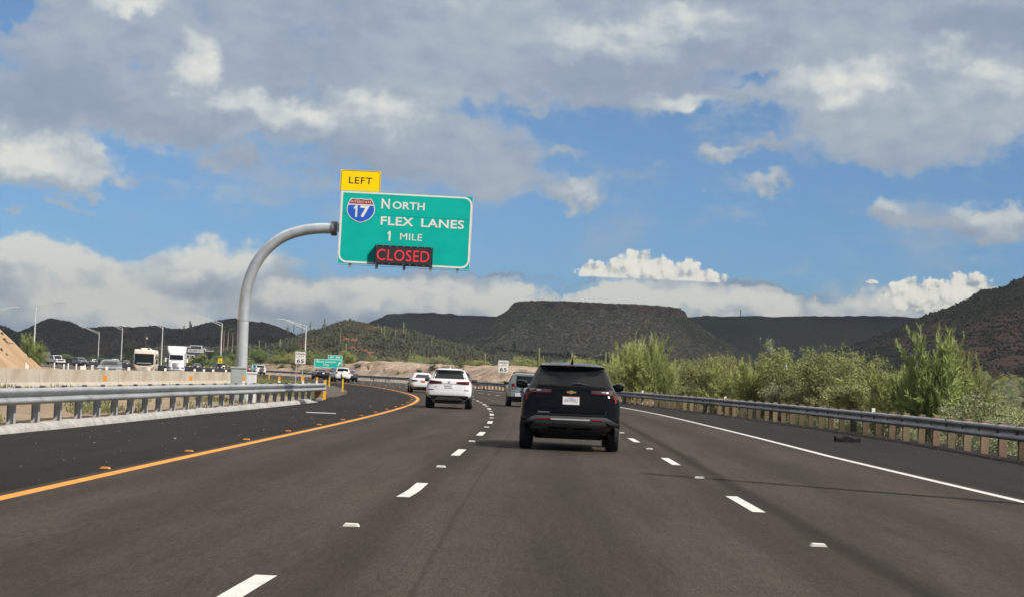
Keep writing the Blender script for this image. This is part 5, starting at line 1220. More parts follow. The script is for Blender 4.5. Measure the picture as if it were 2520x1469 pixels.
def black_suv():
    r = empty('suv'); tag(r, 'glossy black SUV directly ahead in the middle lane with a white temporary plate', 'car')
    BL = M('black_paint', (0.004, 0.004, 0.004), .10, 0, .05, 1.5, spec=.27); CLAD = M('grey_cladding', (0.040, 0.042, 0.045), .62, 0, .1, 8); SKID = M('grey_skid', (0.060, 0.062, 0.064), .55, 0, .08, 8)
    B = Body([(.22, .66, .60, 4.1, .2, .3, .0, .1), (.30, .72, .34, 4.40, .22, .3, .0, .1), (.40, .76, .15, 4.55, .22, .3, .02, .12), (.47, .83, .07, 4.60, .20, .3, .04, .14), (.53, .915, .03, 4.63, .18, .3, .06, .16),
              (.60, .94, .00, 4.64, .20, .3, .07, .18), (.75, .948, .02, 4.64, .22, .32, .08, .2), (.95, .94, .05, 4.58, .24, .34, .09, .2), (1.03, .92, .065, 4.30, .24, .34, .09, .2), (1.08, .895, .08, 3.75, .24, .30, .09, .1),
              (1.14, .865, .095, 3.48, .22, .28, .09, .1), (1.20, .825, .13, 3.36, .20, .24, .08, .1), (1.26, .79, .17, 3.25, .18, .22, .08, .1), (1.40, .735, .28, 2.98, .17, .2, .08, .1), (1.52, .68, .37, 2.70, .16, .2, .08, .1), (1.58, .645, .40, 2.52, .15, .2, .08, .1),
              (1.62, .615, .30, 2.38, .14, .2, .10, .1), (1.645, .575, .34, 2.2, .14, .2, .12, .1), (1.665, .49, .50, 2.0, .15, .2, .12, .1), (1.68, .36, .75, 1.75, .15, .2, .1, .1), (1.687, .16, 1.0, 1.5, .1, .1, .05, .05)])
    B.build('body', BL, r)
    B.patch('rear_window', [[(-.695, 1.255), (.695, 1.255), (.575, 1.585), (-.575, 1.585)]], GLASSD, r, out=.004, nx=14)
    B.patch('spoiler', [[(-.60, 1.585), (.60, 1.585), (.575, 1.635), (-.575, 1.635)]], BL, r, out=.03, th=.08, nx=14)
    B.patch('centre_brake_light', [[(-.15, 1.588), (.15, 1.588), (.15, 1.604), (-.15, 1.604)]], TAILD, r, out=.036, th=.02)
    # inset tailgate panel, seams
    B.patch('tailgate_panel', [[(-.655, .82), (.655, .82), (.27, 1.075), (-.27, 1.075)]], BL, r, out=.016, th=.02, nx=12)
    B.patch('tailgate_lip', [[(-.67, .755), (.67, .755), (.68, .80), (-.68, .80)]], BL, r, out=.026, th=.03, nx=12)
    B.patch('tailgate_seam', [[(-.645, .695), (.645, .695), (.645, .703), (-.645, .703)], [(-.70, .79), (-.645, .695), (-.635, .70), (-.69, .795)], [(.645, .695), (.70, .79), (.69, .795), (.635, .70)], [(-.80, 1.243), (.80, 1.243), (.80, 1.250), (-.80, 1.250)]], SEAM, r, out=.003, th=.01)
    for s in (1, -1):
        mm = (lambda q: q) if s == 1 else mirror_pts
        L1 = B.patch('tail_light', [mm([(.385, 1.115), (.79, 1.105), (.80, 1.185), (.375, 1.17)])], M('smoked_lens', (.035, .03, .032), .1, 0, .3, 25, coat=.8), r, out=.012)
        B.patch('red_strip', [mm([(.40, 1.107), (.70, 1.100), (.70, 1.113), (.39, 1.119)]), mm([(.375, 1.168), (.42, 1.130), (.43, 1.132), (.385, 1.170)])], TAIL, L1, out=.018)
        B.patch('corner_lens', [mm([(.84, .945), (.868, .945), (.865, 1.075), (.80, 1.10)]), mm([(.72, 1.095), (.80, 1.085), (.84, 1.10), (.72, 1.112)])], TAIL, L1, out=.014)
        B.patch('bright_lens', [mm([(.58, 1.135), (.66, 1.133), (.66, 1.155), (.575, 1.155)])], CLEAR, L1, out=.016)
        B.patch('reflector', [mm([(.385, .597), (.63, .590), (.62, .614), (.375, .622)])], TAIL, r, out=.024)
    B.patch('bumper_cladding', [[(-.66, .585), (.66, .585), (.67, .668), (-.67, .668)], [(-.945, .455), (-.66, .585), (-.67, .668), (-.948, .54)], [(.66, .585), (.945, .455), (.948, .54), (.67, .668)]], CLAD, r, out=.010, th=.03, nx=10)
    B.patch('bumper_insert', [[(-.375, .590), (.375, .590), (.365, .622), (-.365, .622)]], SILVER, r, out=.026)
    B.patch('skid_panel', [[(-.755, .46), (.755, .46), (.655, .588), (-.655, .588)], [(-.77, .405), (-.42, .42), (-.42, .46), (-.755, .46)], [(.42, .42), (.77, .405), (.755, .46), (.42, .46)]], SKID, r, out=.022, th=.03, nx=12)
    B.patch('lower_valance', [[(-.60, .30), (.60, .30), (.74, .42), (-.74, .42)]], PLAST, r, out=.010, th=.05, nx=10)
    B.patch('tow_cover', [[(-.045, .362), (.035, .362), (.05, .45), (-.06, .45)]], CLAD, r, out=.030)
    num_plate(B, r, -.165, .168, .885, 1.052, '643996U', framem=M('red_plate_frame', (.20, .06, .07), .5), top='ARIZONA')
    # emblem: cross shaped gold badge with bright rim
    def bow(k): return [(-.095 * k, -.018 * k), (-.03 * k, -.018 * k), (-.036 * k, -.034 * k), (.026 * k, -.034 * k), (.032 * k, -.018 * k), (.088 * k, -.018 * k), (.098 * k, .018 * k), (.034 * k, .018 * k), (.04 * k, .034 * k), (-.024 * k, .034 * k), (-.03 * k, .018 * k), (-.085 * k, .018 * k)]
    ye = B.rear_y(0, 1.12) - .02
    o = MB().prism([(a, 1.125 + c) for a, c in bow(1.0)], ye - .006, ye).build('badge', CHROME, r); MB().prism([(a, 1.125 + c) for a, c in bow(.76)], ye - .012, ye - .004).build('badge_face', M('gold', (.55, .35, .07), .35, .7, .1, 20), o)
    q, fs = text_arr('EQUINOX', -.615, -.40, .722, .748, .01, 1.25); b = MB(); b.add([(a, B.rear_y(a, c) - .034, c) for a, c in q], fs); me = bpy.data.meshes.new('model_lettering'); me.from_pydata(b.v, [], b.f); kid(link_mesh('model_lettering', me, SILVER, r))
    b = MB(); b.tube([(.02, B.rear_y(.02, 1.285) - .03, 1.275), (.12, B.rear_y(.1, 1.29) - .035, 1.298), (.32, B.rear_y(.3, 1.28) - .03, 1.272)], [.018, .016, .007], 8); b.build('wiper', PLAST, r)
    # shark fin
    b = MB(); b.add([(-.028, .55, 1.66), (.028, .55, 1.66), (.03, .80, 1.665), (-.03, .80, 1.665), (-.007, .56, 1.775), (.007, .56, 1.775), (.005, .66, 1.74), (-.005, .66, 1.74)], [(0, 1, 5, 4), (1, 2, 6, 5), (2, 3, 7, 6), (3, 0, 4, 7), (4, 5, 6, 7)]); b.build('antenna_fin', BL, r)
    side_glass(B, r, 1.13, 1.54, [(.75, 1.15, .80, 1.10), (1.22, 2.15, 1.17, 2.10), (2.22, 3.15, 2.17, 2.60)])
    arches(B, r, (.98, 3.72), .365)
    for x in (-.835, .835):
        wheel(r, x, .98, .365, .245); wheel(r, x, 3.72, .365, .245)
    b = MB(); b.box((0, 1.0, .30), (1.2, .5, .12)); b.box((0, 2.4, .27), (1.3, 3.0, .10)); b.tube([(-.5, .45, .30), (.5, .45, .30)], .07, 10); b.tube([(.52, .3, .29), (.52, .8, .29)], .05, 8); b.build('underbody', UNDER, r)
    mirrors(r, .985, 3.0, 1.235, .24, .13, .165, BL)
    rot_place(r, pos=np.array([1.24, 39.1, 0]), sc=1.035, yaw=.0)
black_suv()

def white_suv():
    r = empty('suv'); tag(r, 'large white SUV in the left lane with wide dark red tail lights', 'car')
    WP = carpaint('white_paint', (0.62, 0.63, 0.64), .3)
    B = Body([(.22, .66, .60, 4.2, .2, .3, .0, .1), (.30, .70, .30, 4.55, .22, .3, .0, .1), (.40, .78, .14, 4.75, .22, .3, .02, .12), (.48, .90, .05, 4.82, .22, .3, .05, .14), (.56, .965, .01, 4.88, .22, .3, .08, .16),
              (.70, .985, .00, 4.90, .24, .3, .09, .2), (.90, .985, .03, 4.88, .26, .34, .10, .2), (1.02, .965, .05, 4.75, .28, .34, .10, .2), (1.10, .94, .06, 4.1, .28, .30, .10, .1), (1.20, .90, .08, 3.75, .26, .28, .10, .1),
              (1.28, .83, .14, 3.55, .22, .24, .08, .1), (1.45, .755, .27, 3.15, .18, .2, .08, .1), (1.58, .69, .38, 2.85, .16, .2, .08, .1), (1.65, .655, .40, 2.6, .15, .2, .08, .1), (1.69, .62, .34, 2.45, .14, .2, .10, .1), (1.72, .56, .42, 2.3, .14, .2, .12, .1), (1.745, .45, .60, 2.1, .15, .2, .12, .1), (1.757, .25, .9, 1.8, .1, .1, .1, .1)])
    B.build('body', WP, r)
    B.patch('rear_window', [[(-.715, 1.30), (.715, 1.30), (.615, 1.635), (-.615, 1.635)]], GLASS, r, out=.005, nx=14)
    B.patch('spoiler', [[(-.62, 1.645), (.62, 1.645), (.60, 1.70), (-.60, 1.70)]], WP, r, out=.03, th=.08, nx=12)
    for s in (1, -1):
        mm = (lambda q: q) if s == 1 else mirror_pts
        L1 = B.patch('tail_light', [mm([(.33, 1.085), (.865, 1.055), (.875, 1.225), (.31, 1.175)])], M('smoked_red_lens', (.035, .005, .006), .15, 0, .2, 12), r, out=.014, nx=12)
        B.patch('bright_element', [mm([(.40, 1.135), (.80, 1.175), (.80, 1.205), (.38, 1.16)]), mm([(.70, 1.08), (.855, 1.07), (.86, 1.10), (.70, 1.105)]), mm([(.80, 1.07), (.868, 1.07), (.87, 1.20), (.80, 1.19)])], TAIL, L1, out=.020)
        B.patch('reflector', [mm([(.67, .80), (.87, .80), (.87, .835), (.67, .835)])], TAILD, r, out=.010)
        B.patch('exhaust_tip', [mm([(.60, .40), (.80, .41), (.82, .47), (.56, .47)])], M('dark_chrome', (.06, .06, .06), .3, .8), r, out=.03)
    B.patch('bumper_trim', [[(-.88, .45), (.88, .45), (.82, .585), (-.82, .585)]], PLAST, r, out=.012, th=.03, nx=14)
    B.patch('skid_panel', [[(-.53, .375), (.53, .375), (.48, .495), (-.48, .495)]], M('pale_skid', (.42, .43, .42), .5, .3), r, out=.024, th=.03, nx=12)
    B.patch('lower_valance', [[(-.64, .26), (.64, .26), (.74, .38), (-.74, .38)]], PLAST, r, out=.012, th=.06, nx=10)
    B.patch('tailgate_seam', [[(-.64, .61), (.64, .61), (.64, .618), (-.64, .618)], [(-.70, .98), (-.645, .61), (-.637, .613), (-.69, .98)], [(.645, .61), (.70, .98), (.69, .98), (.637, .613)], [(-.66, .815), (.66, .815), (.66, .82), (-.66, .82)]], M('pale_gap', (.22, .22, .22), .8), r, out=.002, th=.01)
    B.patch('chrome_strip', [[(-.33, 1.075), (.33, 1.075), (.33, 1.09), (-.33, 1.09)]], M('dark_chrome', (.06, .06, .06), .3, .8), r, out=.008)
    num_plate(B, r, -.16, .16, .905, 1.06, 'B24 0DZ')
    ye = B.rear_y(0, 1.165) - .012
    o = MB().lathe([(.046, ye), (.046, ye - .012)], (0, 0, 1.165), 'y', 24).build('badge', S_BLACK, r)
    b = MB()
    for a0 in (0, math.pi): b.prism([(0, 1.165)] + [(.032 * math.cos(a0 + a), 1.165 + .032 * math.sin(a0 + a)) for a in np.linspace(0, math.pi / 2, 7)], ye - .018, ye - .011)
    b.build('blue_quarters', S_BLUE, o); b = MB()
    for a0 in (math.pi / 2, 1.5 * math.pi): b.prism([(0, 1.165)] + [(.032 * math.cos(a0 + a), 1.165 + .032 * math.sin(a0 + a)) for a in np.linspace(0, math.pi / 2, 7)], ye - .018, ye - .011)
    b.build('white_quarters', WHITE, o)
    q, fs = text_arr('X5', -.64, -.51, .925, .965, .02, 1.0); b = MB(); b.add([(a, B.rear_y(a, c) - .012, c) for a, c in q], fs)
    me = bpy.data.meshes.new('model_lettering'); me.from_pydata(b.v, [], b.f); kid(link_mesh('model_lettering', me, M('dark_chrome', (.06, .06, .06), .3, .8), r))
    b = MB(); b.box((.56, 1.65, 1.755), (.04, 2.0, .03)); b.box((.56, .75, 1.73), (.05, .12, .05)); b.build('roof_rail', PLAST, r); b = MB(); b.box((-.56, 1.65, 1.755), (.04, 2.0, .03)); b.box((-.56, .75, 1.73), (.05, .12, .05)); b.build('roof_rail', PLAST, r)
    b = MB(); b.tube([(0, .75, 1.75), (0, .72, 1.80)], [.05, .02], 8); b.build('antenna_fin', WP, r)
    side_glass(B, r, 1.22, 1.60, [(.72, 1.25, .78, 1.2), (1.32, 2.3, 1.27, 2.25), (2.37, 3.35, 2.32, 2.8)])
    arches(B, r, (1.0, 3.95), .38)
    for x in (-.86, .86): wheel(r, x, 1.0, .38, .31); wheel(r, x, 3.95, .38, .29)
    b = MB(); b.box((0, 2.4, .29), (1.3, 3.6, .12)); b.build('underbody', UNDER, r)
    mirrors(r, 1.05, 3.15, 1.22, .24, .13, .17)
    rot_place(r, pos=np.array([-2.42, 81.4, 0]), sc=.945)
white_suv()

def silver_suv():
    r = empty('suv'); tag(r, 'grey green compact SUV with spare wheel on its tailgate, half hidden by the black SUV', 'car')
    SP = carpaint('grey_green_paint', (0.165, 0.200, 0.205), .3, .3); LOW = M('dark_grey_bumper', (.05, .053, .056), .55)
    B = Body([(.24, .64, .55, 4.0, .2, .3, .0, .1), (.34, .72, .20, 4.35, .22, .3, .0, .1), (.44, .82, .06, 4.45, .22, .3, .03, .14), (.52, .875, .00, 4.48, .2, .3, .05, .16),
              (.62, .89, .02, 4.5, .22, .3, .06, .2), (.90, .90, .08, 4.45, .2, .34, .07, .2), (1.03, .885, .10, 4.1, .2, .34, .07, .2), (1.12, .86, .11, 3.6, .2, .30, .07, .1), (1.20, .815, .13, 3.4, .18, .28, .07, .1),
              (1.35, .745, .19, 3.1, .16, .24, .06, .1), (1.52, .675, .27, 2.8, .14, .2, .06, .1), (1.60, .63, .28, 2.6, .14, .2, .06, .1), (1.64, .58, .28, 2.45, .14, .2, .08, .1), (1.67, .48, .42, 2.2, .15, .2, .1, .1), (1.685, .25, .8, 1.8, .1, .1, .1, .1)])
    B.build('body', SP, r)
    B.patch('rear_window', [[(-.50, 1.165), (.50, 1.165), (.455, 1.545), (-.455, 1.545)]], GLASS, r, out=.006, nx=10)
    for s in (1, -1):
        mm = (lambda q: q) if s == 1 else mirror_pts
        L1 = B.patch('tail_light', [mm([(.555, .90), (.66, .87), (.70, 1.15), (.535, 1.17)])], TAIL, r, out=.02); B.patch('bright_lens', [mm([(.57, .93), (.645, .92), (.65, .97), (.57, .98)])], CLEAR, L1, out=.026)
        B.patch('reflector', [mm([(.58, .42), (.70, .42), (.70, .45), (.58, .45)])], TAILD, r, out=.02)
        b = MB(); b.tube([(s * .56, .55, 1.66), (s * .56, .7, 1.715), (s * .56, 2.1, 1.715), (s * .56, 2.3, 1.66)], .022, 8); b.build('roof_rail', PLAST, r)
    b = MB(); b.tube([(-.56, .85, 1.715), (.56, .85, 1.715)], .02, 8); b.build('roof_bar', PLAST, r)
    B.patch('bumper', [[(-.86, .34), (.86, .34), (.885, .52), (-.885, .52)]], LOW, r, out=.03, th=.05, nx=14)
    B.patch('tailgate_seam', [[(-.53, .52), (-.522, .52), (-.522, 1.2), (-.53, 1.2)], [(.522, .52), (.53, .52), (.53, 1.2), (.522, 1.2)]], SEAM, r, out=.003, th=.01)
    B.patch('door_handle', [[(-.50, .99), (-.30, .99), (-.30, 1.03), (-.50, 1.03)]], CHROME, r, out=.02)
    num_plate(B, r, -.51, -.17, .53, .69, 'BHG 1525')
    yc = B.rear_y(.2, .85); o = MB().lathe([(.30, yc), (.375, yc - .03), (.385, yc - .12), (.355, yc - .20)], (.23, 0, .83), 'y', 32).build('spare_wheel', PLAST, r, True)
    MB().lathe([(.33, yc - .15), (.345, yc - .20), (.30, yc - .225), (.02, yc - .235)], (.23, 0, .83), 'y', 32).build('wheel_cover', carpaint('pale_cover', (.30, .33, .33), .35), o, True)
    side_glass(B, r, 1.12, 1.52, [(.55, 1.2, .6, 1.15), (1.28, 2.15, 1.22, 2.1), (2.22, 3.1, 2.17, 2.65)])
    arches(B, r, (.95, 3.6), .36)
    for x in (-.785, .785): wheel(r, x, .95, .36, .23); wheel(r, x, 3.6, .36, .23)
    b = MB(); b.box((0, 2.3, .30), (1.2, 3.4, .12)); b.build('underbody', UNDER, r)
    mirrors(r, .93, 3.0, 1.17, .22, .12, .17)
    rot_place(r, pos=np.array([0.83, 94.6, 0]), sc=.955)
silver_suv()

SEDAN = [(.20, .66, .50, 4.1, .2, .3, .0, .1), (.30, .74, .16, 4.4, .22, .3, .03, .1), (.42, .83, .04, 4.52, .24, .3, .06, .14), (.55, .875, .00, 4.56, .26, .3, .09, .16), (.70, .888, .02, 4.56, .28, .32, .10, .2), (.84, .885, .05, 4.45, .28, .34, .10, .2),
         (.92, .87, .06, 4.1, .28, .34, .10, .2), (.98, .84, .08, 3.5, .26, .30, .09, .1), (1.02, .80, .14, 3.38, .24, .28, .08, .1), (1.045, .765, .55, 3.32, .2, .26, .06, .1), (1.08, .735, .72, 3.24, .18, .24, .06, .1),
         (1.25, .655, 1.02, 2.92, .16, .2, .06, .1), (1.36, .60, 1.25, 2.66, .14, .2, .06, .1), (1.41, .55, 1.42, 2.45, .14, .2, .06, .1), (1.44, .44, 1.6, 2.25, .14, .2, .06, .1), (1.452, .22, 1.75, 2.05, .1, .1, .05, .05)]
SUVL = [(.24, .66, .55, 4.0, .2, .3, .0, .1), (.34, .74, .18, 4.35, .22, .3, .0, .1), (.46, .86, .04, 4.48, .22, .3, .04, .14), (.60, .91, .00, 4.52, .22, .3, .07, .18), (.85, .92, .03, 4.52, .24, .34, .08, .2), (1.0, .90, .06, 4.3, .24, .34, .08, .2),
        (1.10, .86, .08, 3.6, .22, .30, .08, .1), (1.20, .81, .12, 3.4, .18, .28, .08, .1), (1.40, .73, .24, 3.0, .16, .2, .06, .1), (1.56, .66, .33, 2.7, .14, .2, .06, .1), (1.62, .60, .32, 2.5, .14, .2, .08, .1), (1.655, .48, .48, 2.2, .15, .2, .1, .1), (1.67, .25, .8, 1.8, .1, .1, .1, .1)]
def plain_car(label, paint, kind='sedan', rear=True, plate=PLATE, spare=None, far=True, rimm=None):
    """an ordinary car seen from behind or from in front, with the lamps, glass and wheels of its kind"""
    r = empty('car' if kind == 'sedan' else 'suv'); tag(r, label, 'car'); B = Body(SEDAN if kind == 'sedan' else SUVL); B.build('body', paint, r, 2)
    S = kind == 'sedan'
    B.patch('rear_window', [[(-.66, 1.075), (.66, 1.075), (.545, 1.375), (-.545, 1.375)] if S else [(-.68, 1.20), (.68, 1.20), (.57, 1.55), (-.57, 1.55)]], GLASS, r, out=.006)
    B.patch('windscreen', [[(-.70, 1.07), (.70, 1.07), (.56, 1.38), (-.56, 1.38)] if S else [(-.74, 1.15), (.74, 1.15), (.58, 1.55), (-.58, 1.55)]], GLASS, r, 'front', out=.008)
    zb, zt = (.80, .93) if S else (.95, 1.14)
    for s in (1, -1):
        mm = (lambda q: q) if s == 1 else mirror_pts
        B.patch('tail_light', [mm([(.40 if S else .60, zb + .02), (.80, zb), (.82, zt), (.44 if S else .66, zt - .01)])], TAIL, r, out=.015, nx=6)
        B.patch('headlight', [mm([(.50, .68), (.80, .68), (.84, .80), (.48, .77)])], CLEAR, r, 'front', out=.015, nx=6)
    B.patch('grille', [[(-.46, .50), (.46, .50), (.48, .74), (-.48, .74)]], PLAST, r, 'front', out=.012)
    B.patch('front_bumper_trim', [[(-.7, .28), (.7, .28), (.74, .42), (-.74, .42)]], PLAST, r, 'front', out=.012)
    B.patch('bumper_trim', [[(-.80, .24), (.80, .24), (.70, .42), (-.70, .42)]], PLAST, r, out=.015, nx=8)
    num_plate(B, r, -.155, .155, .76 if S else .80, .90 if S else .95, None, framem=None)
    if plate is not PLATE:
        bpy.data.objects[KIDS[r.name][-1].name].data.materials[0] = plate
    if spare:
        yc = B.rear_y(.1, .9); o = MB().lathe([(.30, yc), (.37, yc - .03), (.37, yc - .16), (.33, yc - .20), (.02, yc - .22)], (.16, 0, .90), 'y', 24).build('spare_wheel', spare, r, True)
    if S: side_glass(B, r, 1.03, 1.36, [(1.05, 1.95, 1.30, 1.90), (2.02, 3.1, 1.97, 2.5)])
    else: side_glass(B, r, 1.12, 1.53, [(.6, 1.2, .66, 1.15), (1.28, 2.15, 1.22, 2.1), (2.22, 3.1, 2.17, 2.65)])
    rr = .33 if S else .36
    for x in (-.785, .785): wheel(r, x, .95, rr, .23, True, rimm); wheel(r, x, 3.6, rr, .23, True, rimm)
    b = MB(); b.box((0, 2.3, .27), (1.2, 3.4, .12)); b.build('underbody', UNDER, r)
    mirrors(r, .93, 3.0, 1.0 if S else 1.15, .2, .12, .14)
    return r
WP = carpaint('white_paint', (0.62, 0.63, 0.64), .3); BP = carpaint('dark_paint', (0.010, 0.010, 0.012), .2); GP = carpaint('graphite_paint', (0.030, 0.033, 0.036), .3); RP = carpaint('red_paint', (0.20, 0.012, 0.015), .3); NP = carpaint('navy_paint', (0.012, 0.016, 0.030), .25); GRP = carpaint('grey_paint', (0.13, 0.14, 0.15), .35, .3)
rot_place(plain_car('white saloon in the left lane, half behind the large white SUV', WP, plate=M('plate_pink', (.42, .16, .14), .5)), pos=np.array([-6.05, 141.5, 0]), sc=.99)
rot_place(plain_car('dark SUV almost hidden behind the right side of the large white SUV', NP, 'suv'), pos=np.array([-3.25, 131.5, 0]), sc=1.0)
o = rot_place(plain_car('black saloon on the bend below the green exit sign', BP), u=797, Y=263)
o = rot_place(plain_car('pale SUV on the bend with a round white spare wheel cover', WP, 'suv', spare=WHITE), pos=gpt(843.5, 939.5))
o = rot_place(plain_car('dark saloon tucked behind the pale SUV with spare wheel', GP), u=866, Y=241)
o = rot_place(plain_car('white four-wheel-drive with dark spare wheel right of the white cabinet', WP, 'suv', spare=M('spare_dark', (.12, .10, .10), .6)), u=642.5, Y=322)
o = rot_place(plain_car('red car mostly hidden behind the white cabinet', RP), u=615, Y=338)
o = rot_place(plain_car('black SUV beyond the dark barrier, under the yellow exit 50 sign', BP, 'suv'), u=546, Y=345)
o = rot_place(plain_car('dark car beyond the dark barrier, right of the white truck', NP), u=488.5, Y=395)
o = rot_place(plain_car('far white SUV left of the motorhome, beyond the dark barrier', WP, 'suv'), u=284, Y=440)
o = rot_place(plain_car('far black SUV between two white cars left of the motorhome', BP, 'suv'), u=248.5, Y=470)
o = rot_place(plain_car('far white car beside a black SUV, above the row of white posts', WP, 'sedan'), u=235, Y=490)
o = rot_place(plain_car('far dark car just left of the motorhome windscreen', BP, 'sedan'), u=313, Y=408)
o = rot_place(plain_car('tiny far red car right of the small green exit sign', RP, 'sedan'), u=149.5, Y=560)
o = rot_place(plain_car('dark grey saloon coming towards us behind the concrete barrier', GP), u=275.5, Y=141, flip=True, yaw=.05)
o = rot_place(plain_car('dark SUV coming towards us left of the dark grey saloon', GP, 'suv'), u=187.5, Y=372, flip=True, yaw=.2)

def pickup(label, paint, trailer=False):
    r = empty('pickup_truck'); tag(r, label, 'pickup')
    b = MB(); b.box((0, 2.8, .82), (1.96, 5.5, .62), bev=.12); b.build('body', paint, r)
    b = MB(); b.prism([(1.55, 1.1), (4.2, 1.1), (3.55, 1.88), (1.75, 1.88)], -.82, .82, 'yz'); b.build('cab', paint, r)
    b = MB(); b.add([(-.74, 4.16, 1.16), (.74, 4.16, 1.16), (.70, 3.60, 1.82), (-.70, 3.60, 1.82), (-.74, 4.14, 1.14), (.74, 4.14, 1.14), (.70, 3.58, 1.80), (-.70, 3.58, 1.80)], [(0, 1, 2, 3), (0, 1, 5, 4), (2, 3, 7, 6), (1, 2, 6, 5), (3, 0, 4, 7)]); b.build('windscreen', GLASS, r)
    b = MB(); b.box((0, 1.63, 1.5), (1.4, .05, .45)); b.build('rear_window', GLASS, r)
    for s in (-1, 1):
        b = MB(); b.box((s * .825, 2.7, 1.48), (.03, 1.5, .45)); b.build('side_window', GLASS, r); b = MB(); b.box((s * .76, 5.55, .95), (.36, .06, .2), bev=.02); b.build('headlight', CLEAR, r); b = MB(); b.box((s * .86, .05, .98), (.16, .06, .36)); b.build('tail_light', TAIL, r)
        for y in (1.1, 4.55): wheel(r, s * .83, y, .40, .27)
    b = MB(); b.box((0, 5.56, .92), (1.1, .05, .30), bev=.02); b.build('grille', PLAST, r); b = MB(); b.box((0, 5.60, .60), (1.9, .12, .22), bev=.04); b.build('bumper', SILVER, r); b = MB(); b.box((0, .02, .6), (1.9, .14, .2), bev=.04); b.build('rear_bumper', SILVER, r)
    mirrors(r, 1.08, 3.8, 1.3, .2, .12, .22); return r
rot_place(pickup('white pickup coming towards us at the foot of the tan embankment', WP), u=123, Y=392, flip=True, yaw=.25)
o = pickup('grey pickup parked under trees beside the grey roadside building', GRP); p = at(523.5, 895, 500); o.location = (p[0], 500, float(gz(p[0], 500))); o.rotation_euler = (0, 0, 2.6)
def box_trailer():
    r = empty('trailer'); tag(r, 'grey box trailer at the top edge of the tan embankment', 'trailer'); p = at(107, 880, 408)
    b = MB(); b.box((0, 0, 1.45), (2.2, 5, 1.9), bev=.08); b.build('box', GRP, r); b = MB(); b.box((0, 0, .45), (1.8, 4.6, .12)); b.build('chassis', UNDER, r)
    for s in (-1, 1): wheel(r, s * 1.0, 0, .36, .22)
    r.location = (p[0], 408, 0.0); r.rotation_euler = (0, 0, heading(408))
box_trailer()

def motorhome():
    r = empty('motorhome'); tag(r, 'beige motorhome coming towards us with one huge black windscreen', 'motorhome')
    # local +Y is the nose
    CR = M('cream_coach_paint', (.56, .50, .40), .35, 0, .05, 1, coat=.5); TN = M('tan_coach_paint', (.34, .27, .19), .35, 0, .05, 1, coat=.5)
    B = Body([(.32, 1.18, 0, 9.75, .1, .35, 0, .10), (.55, 1.25, 0, 9.95, .1, .35, 0, .14), (1.0, 1.27, 0, 10.02, .1, .30, 0, .16), (1.35, 1.275, 0, 10.0, .1, .25, 0, .14), (2.0, 1.275, 0, 9.95, .1, .22, 0, .10), (3.0, 1.27, 0, 9.82, .1, .2, 0, .08), (3.35, 1.25, 0.02, 9.70, .1, .2, 0, .08), (3.48, 1.18, .08, 9.5, .1, .2, 0, .08), (3.52, 1.0, .2, 9.2, .1, .2, 0, .05)])
    B.build('body', CR, r, 2)
    B.patch('windscreen', [[(-1.13, 1.52), (1.13, 1.52), (1.13, 2.92), (-1.13, 2.92)], [(-.95, 1.42), (.95, 1.42), (1.13, 1.52), (-1.13, 1.52)], [(-.45, 1.32), (.45, 1.32), (.95, 1.42), (-.95, 1.42)]], GLASS, r, 'front', out=.02, nx=14)
    b = MB(); b.add([(-.95, 9.86, 1.62), (.95, 9.86, 1.62), (.8, 9.80, 1.80), (-.8, 9.80, 1.80)], [(0, 1, 2, 3)])
    B.patch('dashboard', [[(-.95, 1.56), (.95, 1.56), (.75, 1.74), (-.75, 1.74)]], M('dash_trim', (.16, .19, .15), .5), r, 'front', out=.026, nx=8)  # plain grey green dashboard colour laid over the windscreen
    B.patch('nose_badge', [[(-.16, .98), (.16, .98), (.28, 1.06), (-.28, 1.06)]], CHROME, r, 'front', out=.02)
    B.patch('lower_grille', [[(-.75, .50), (.75, .50), (.85, .66), (-.85, .66)]], TN, r, 'front', out=.02)
    for s in (1, -1):
        mm = (lambda q: q) if s == 1 else mirror_pts
        L = B.patch('headlight', [mm([(.80, .80), (1.10, .78), (1.24, 1.30), (1.02, 1.12)])], M('amber_lens', (.30, .10, .03), .2, 0, .2, 10, coat=.5), r, 'front', out=.02); B.patch('lamp', [mm([(.92, .86), (1.08, .85), (1.12, 1.05), (.96, 1.02)])], CLEAR, L, 'front', out=.03)
        B.patch('side_stripe', [[(.3, .7), (9.2, .7), (9.2, 1.15), (.3, 1.05)]], TN, r, 'side', .004, .01, 10, 3, s)
        for y0, y1 in ((1.5, 2.7), (4.0, 5.2), (7.0, 8.0), (8.5, 9.4)): B.patch('side_window', [[(y0, 1.9), (y1, 1.9), (y1, 2.7), (y0, 2.7)]], GLASS, r, 'side', .006, .01, 3, 3, s)
        b = MB(); b.box((s * 1.48, 9.85, 1.85), (.22, .16, .55), bev=.05); b.box((s * 1.36, 9.8, 2.15), (.25, .06, .06)); b.build('mirror', PLAST, r)
        for y in (2.6, 8.2): wheel(r, s * 1.08, y, .46, .30)
    b = MB(); b.box((0, 8.6, 3.58), (1.1, .9, .22), bev=.08); b.build('roof_unit', WHITE, r); b = MB(); b.box((0, 4.0, 3.58), (1.1, .9, .22), bev=.08); b.build('roof_unit', WHITE, r)
    b = MB(); b.box((-.45, 9.3, 3.55), (.3, .25, .2), bev=.05); b.box((.5, 9.3, 3.55), (.2, .2, .16), bev=.04); b.build('horns', PLAST, r)
    b = MB(); b.box((0, 5, .38), (2.2, 9, .14)); b.build('underbody', UNDER, r)
    p = at(354, 900, 238); r.rotation_euler = (0, 0, math.pi + heading(238) * .55); h = r.rotation_euler.z; r.location = (p[0] + 10 * math.sin(h), p[1] - 10 * math.cos(h), -.25); r.scale = (1, 1, .88)
motorhome()
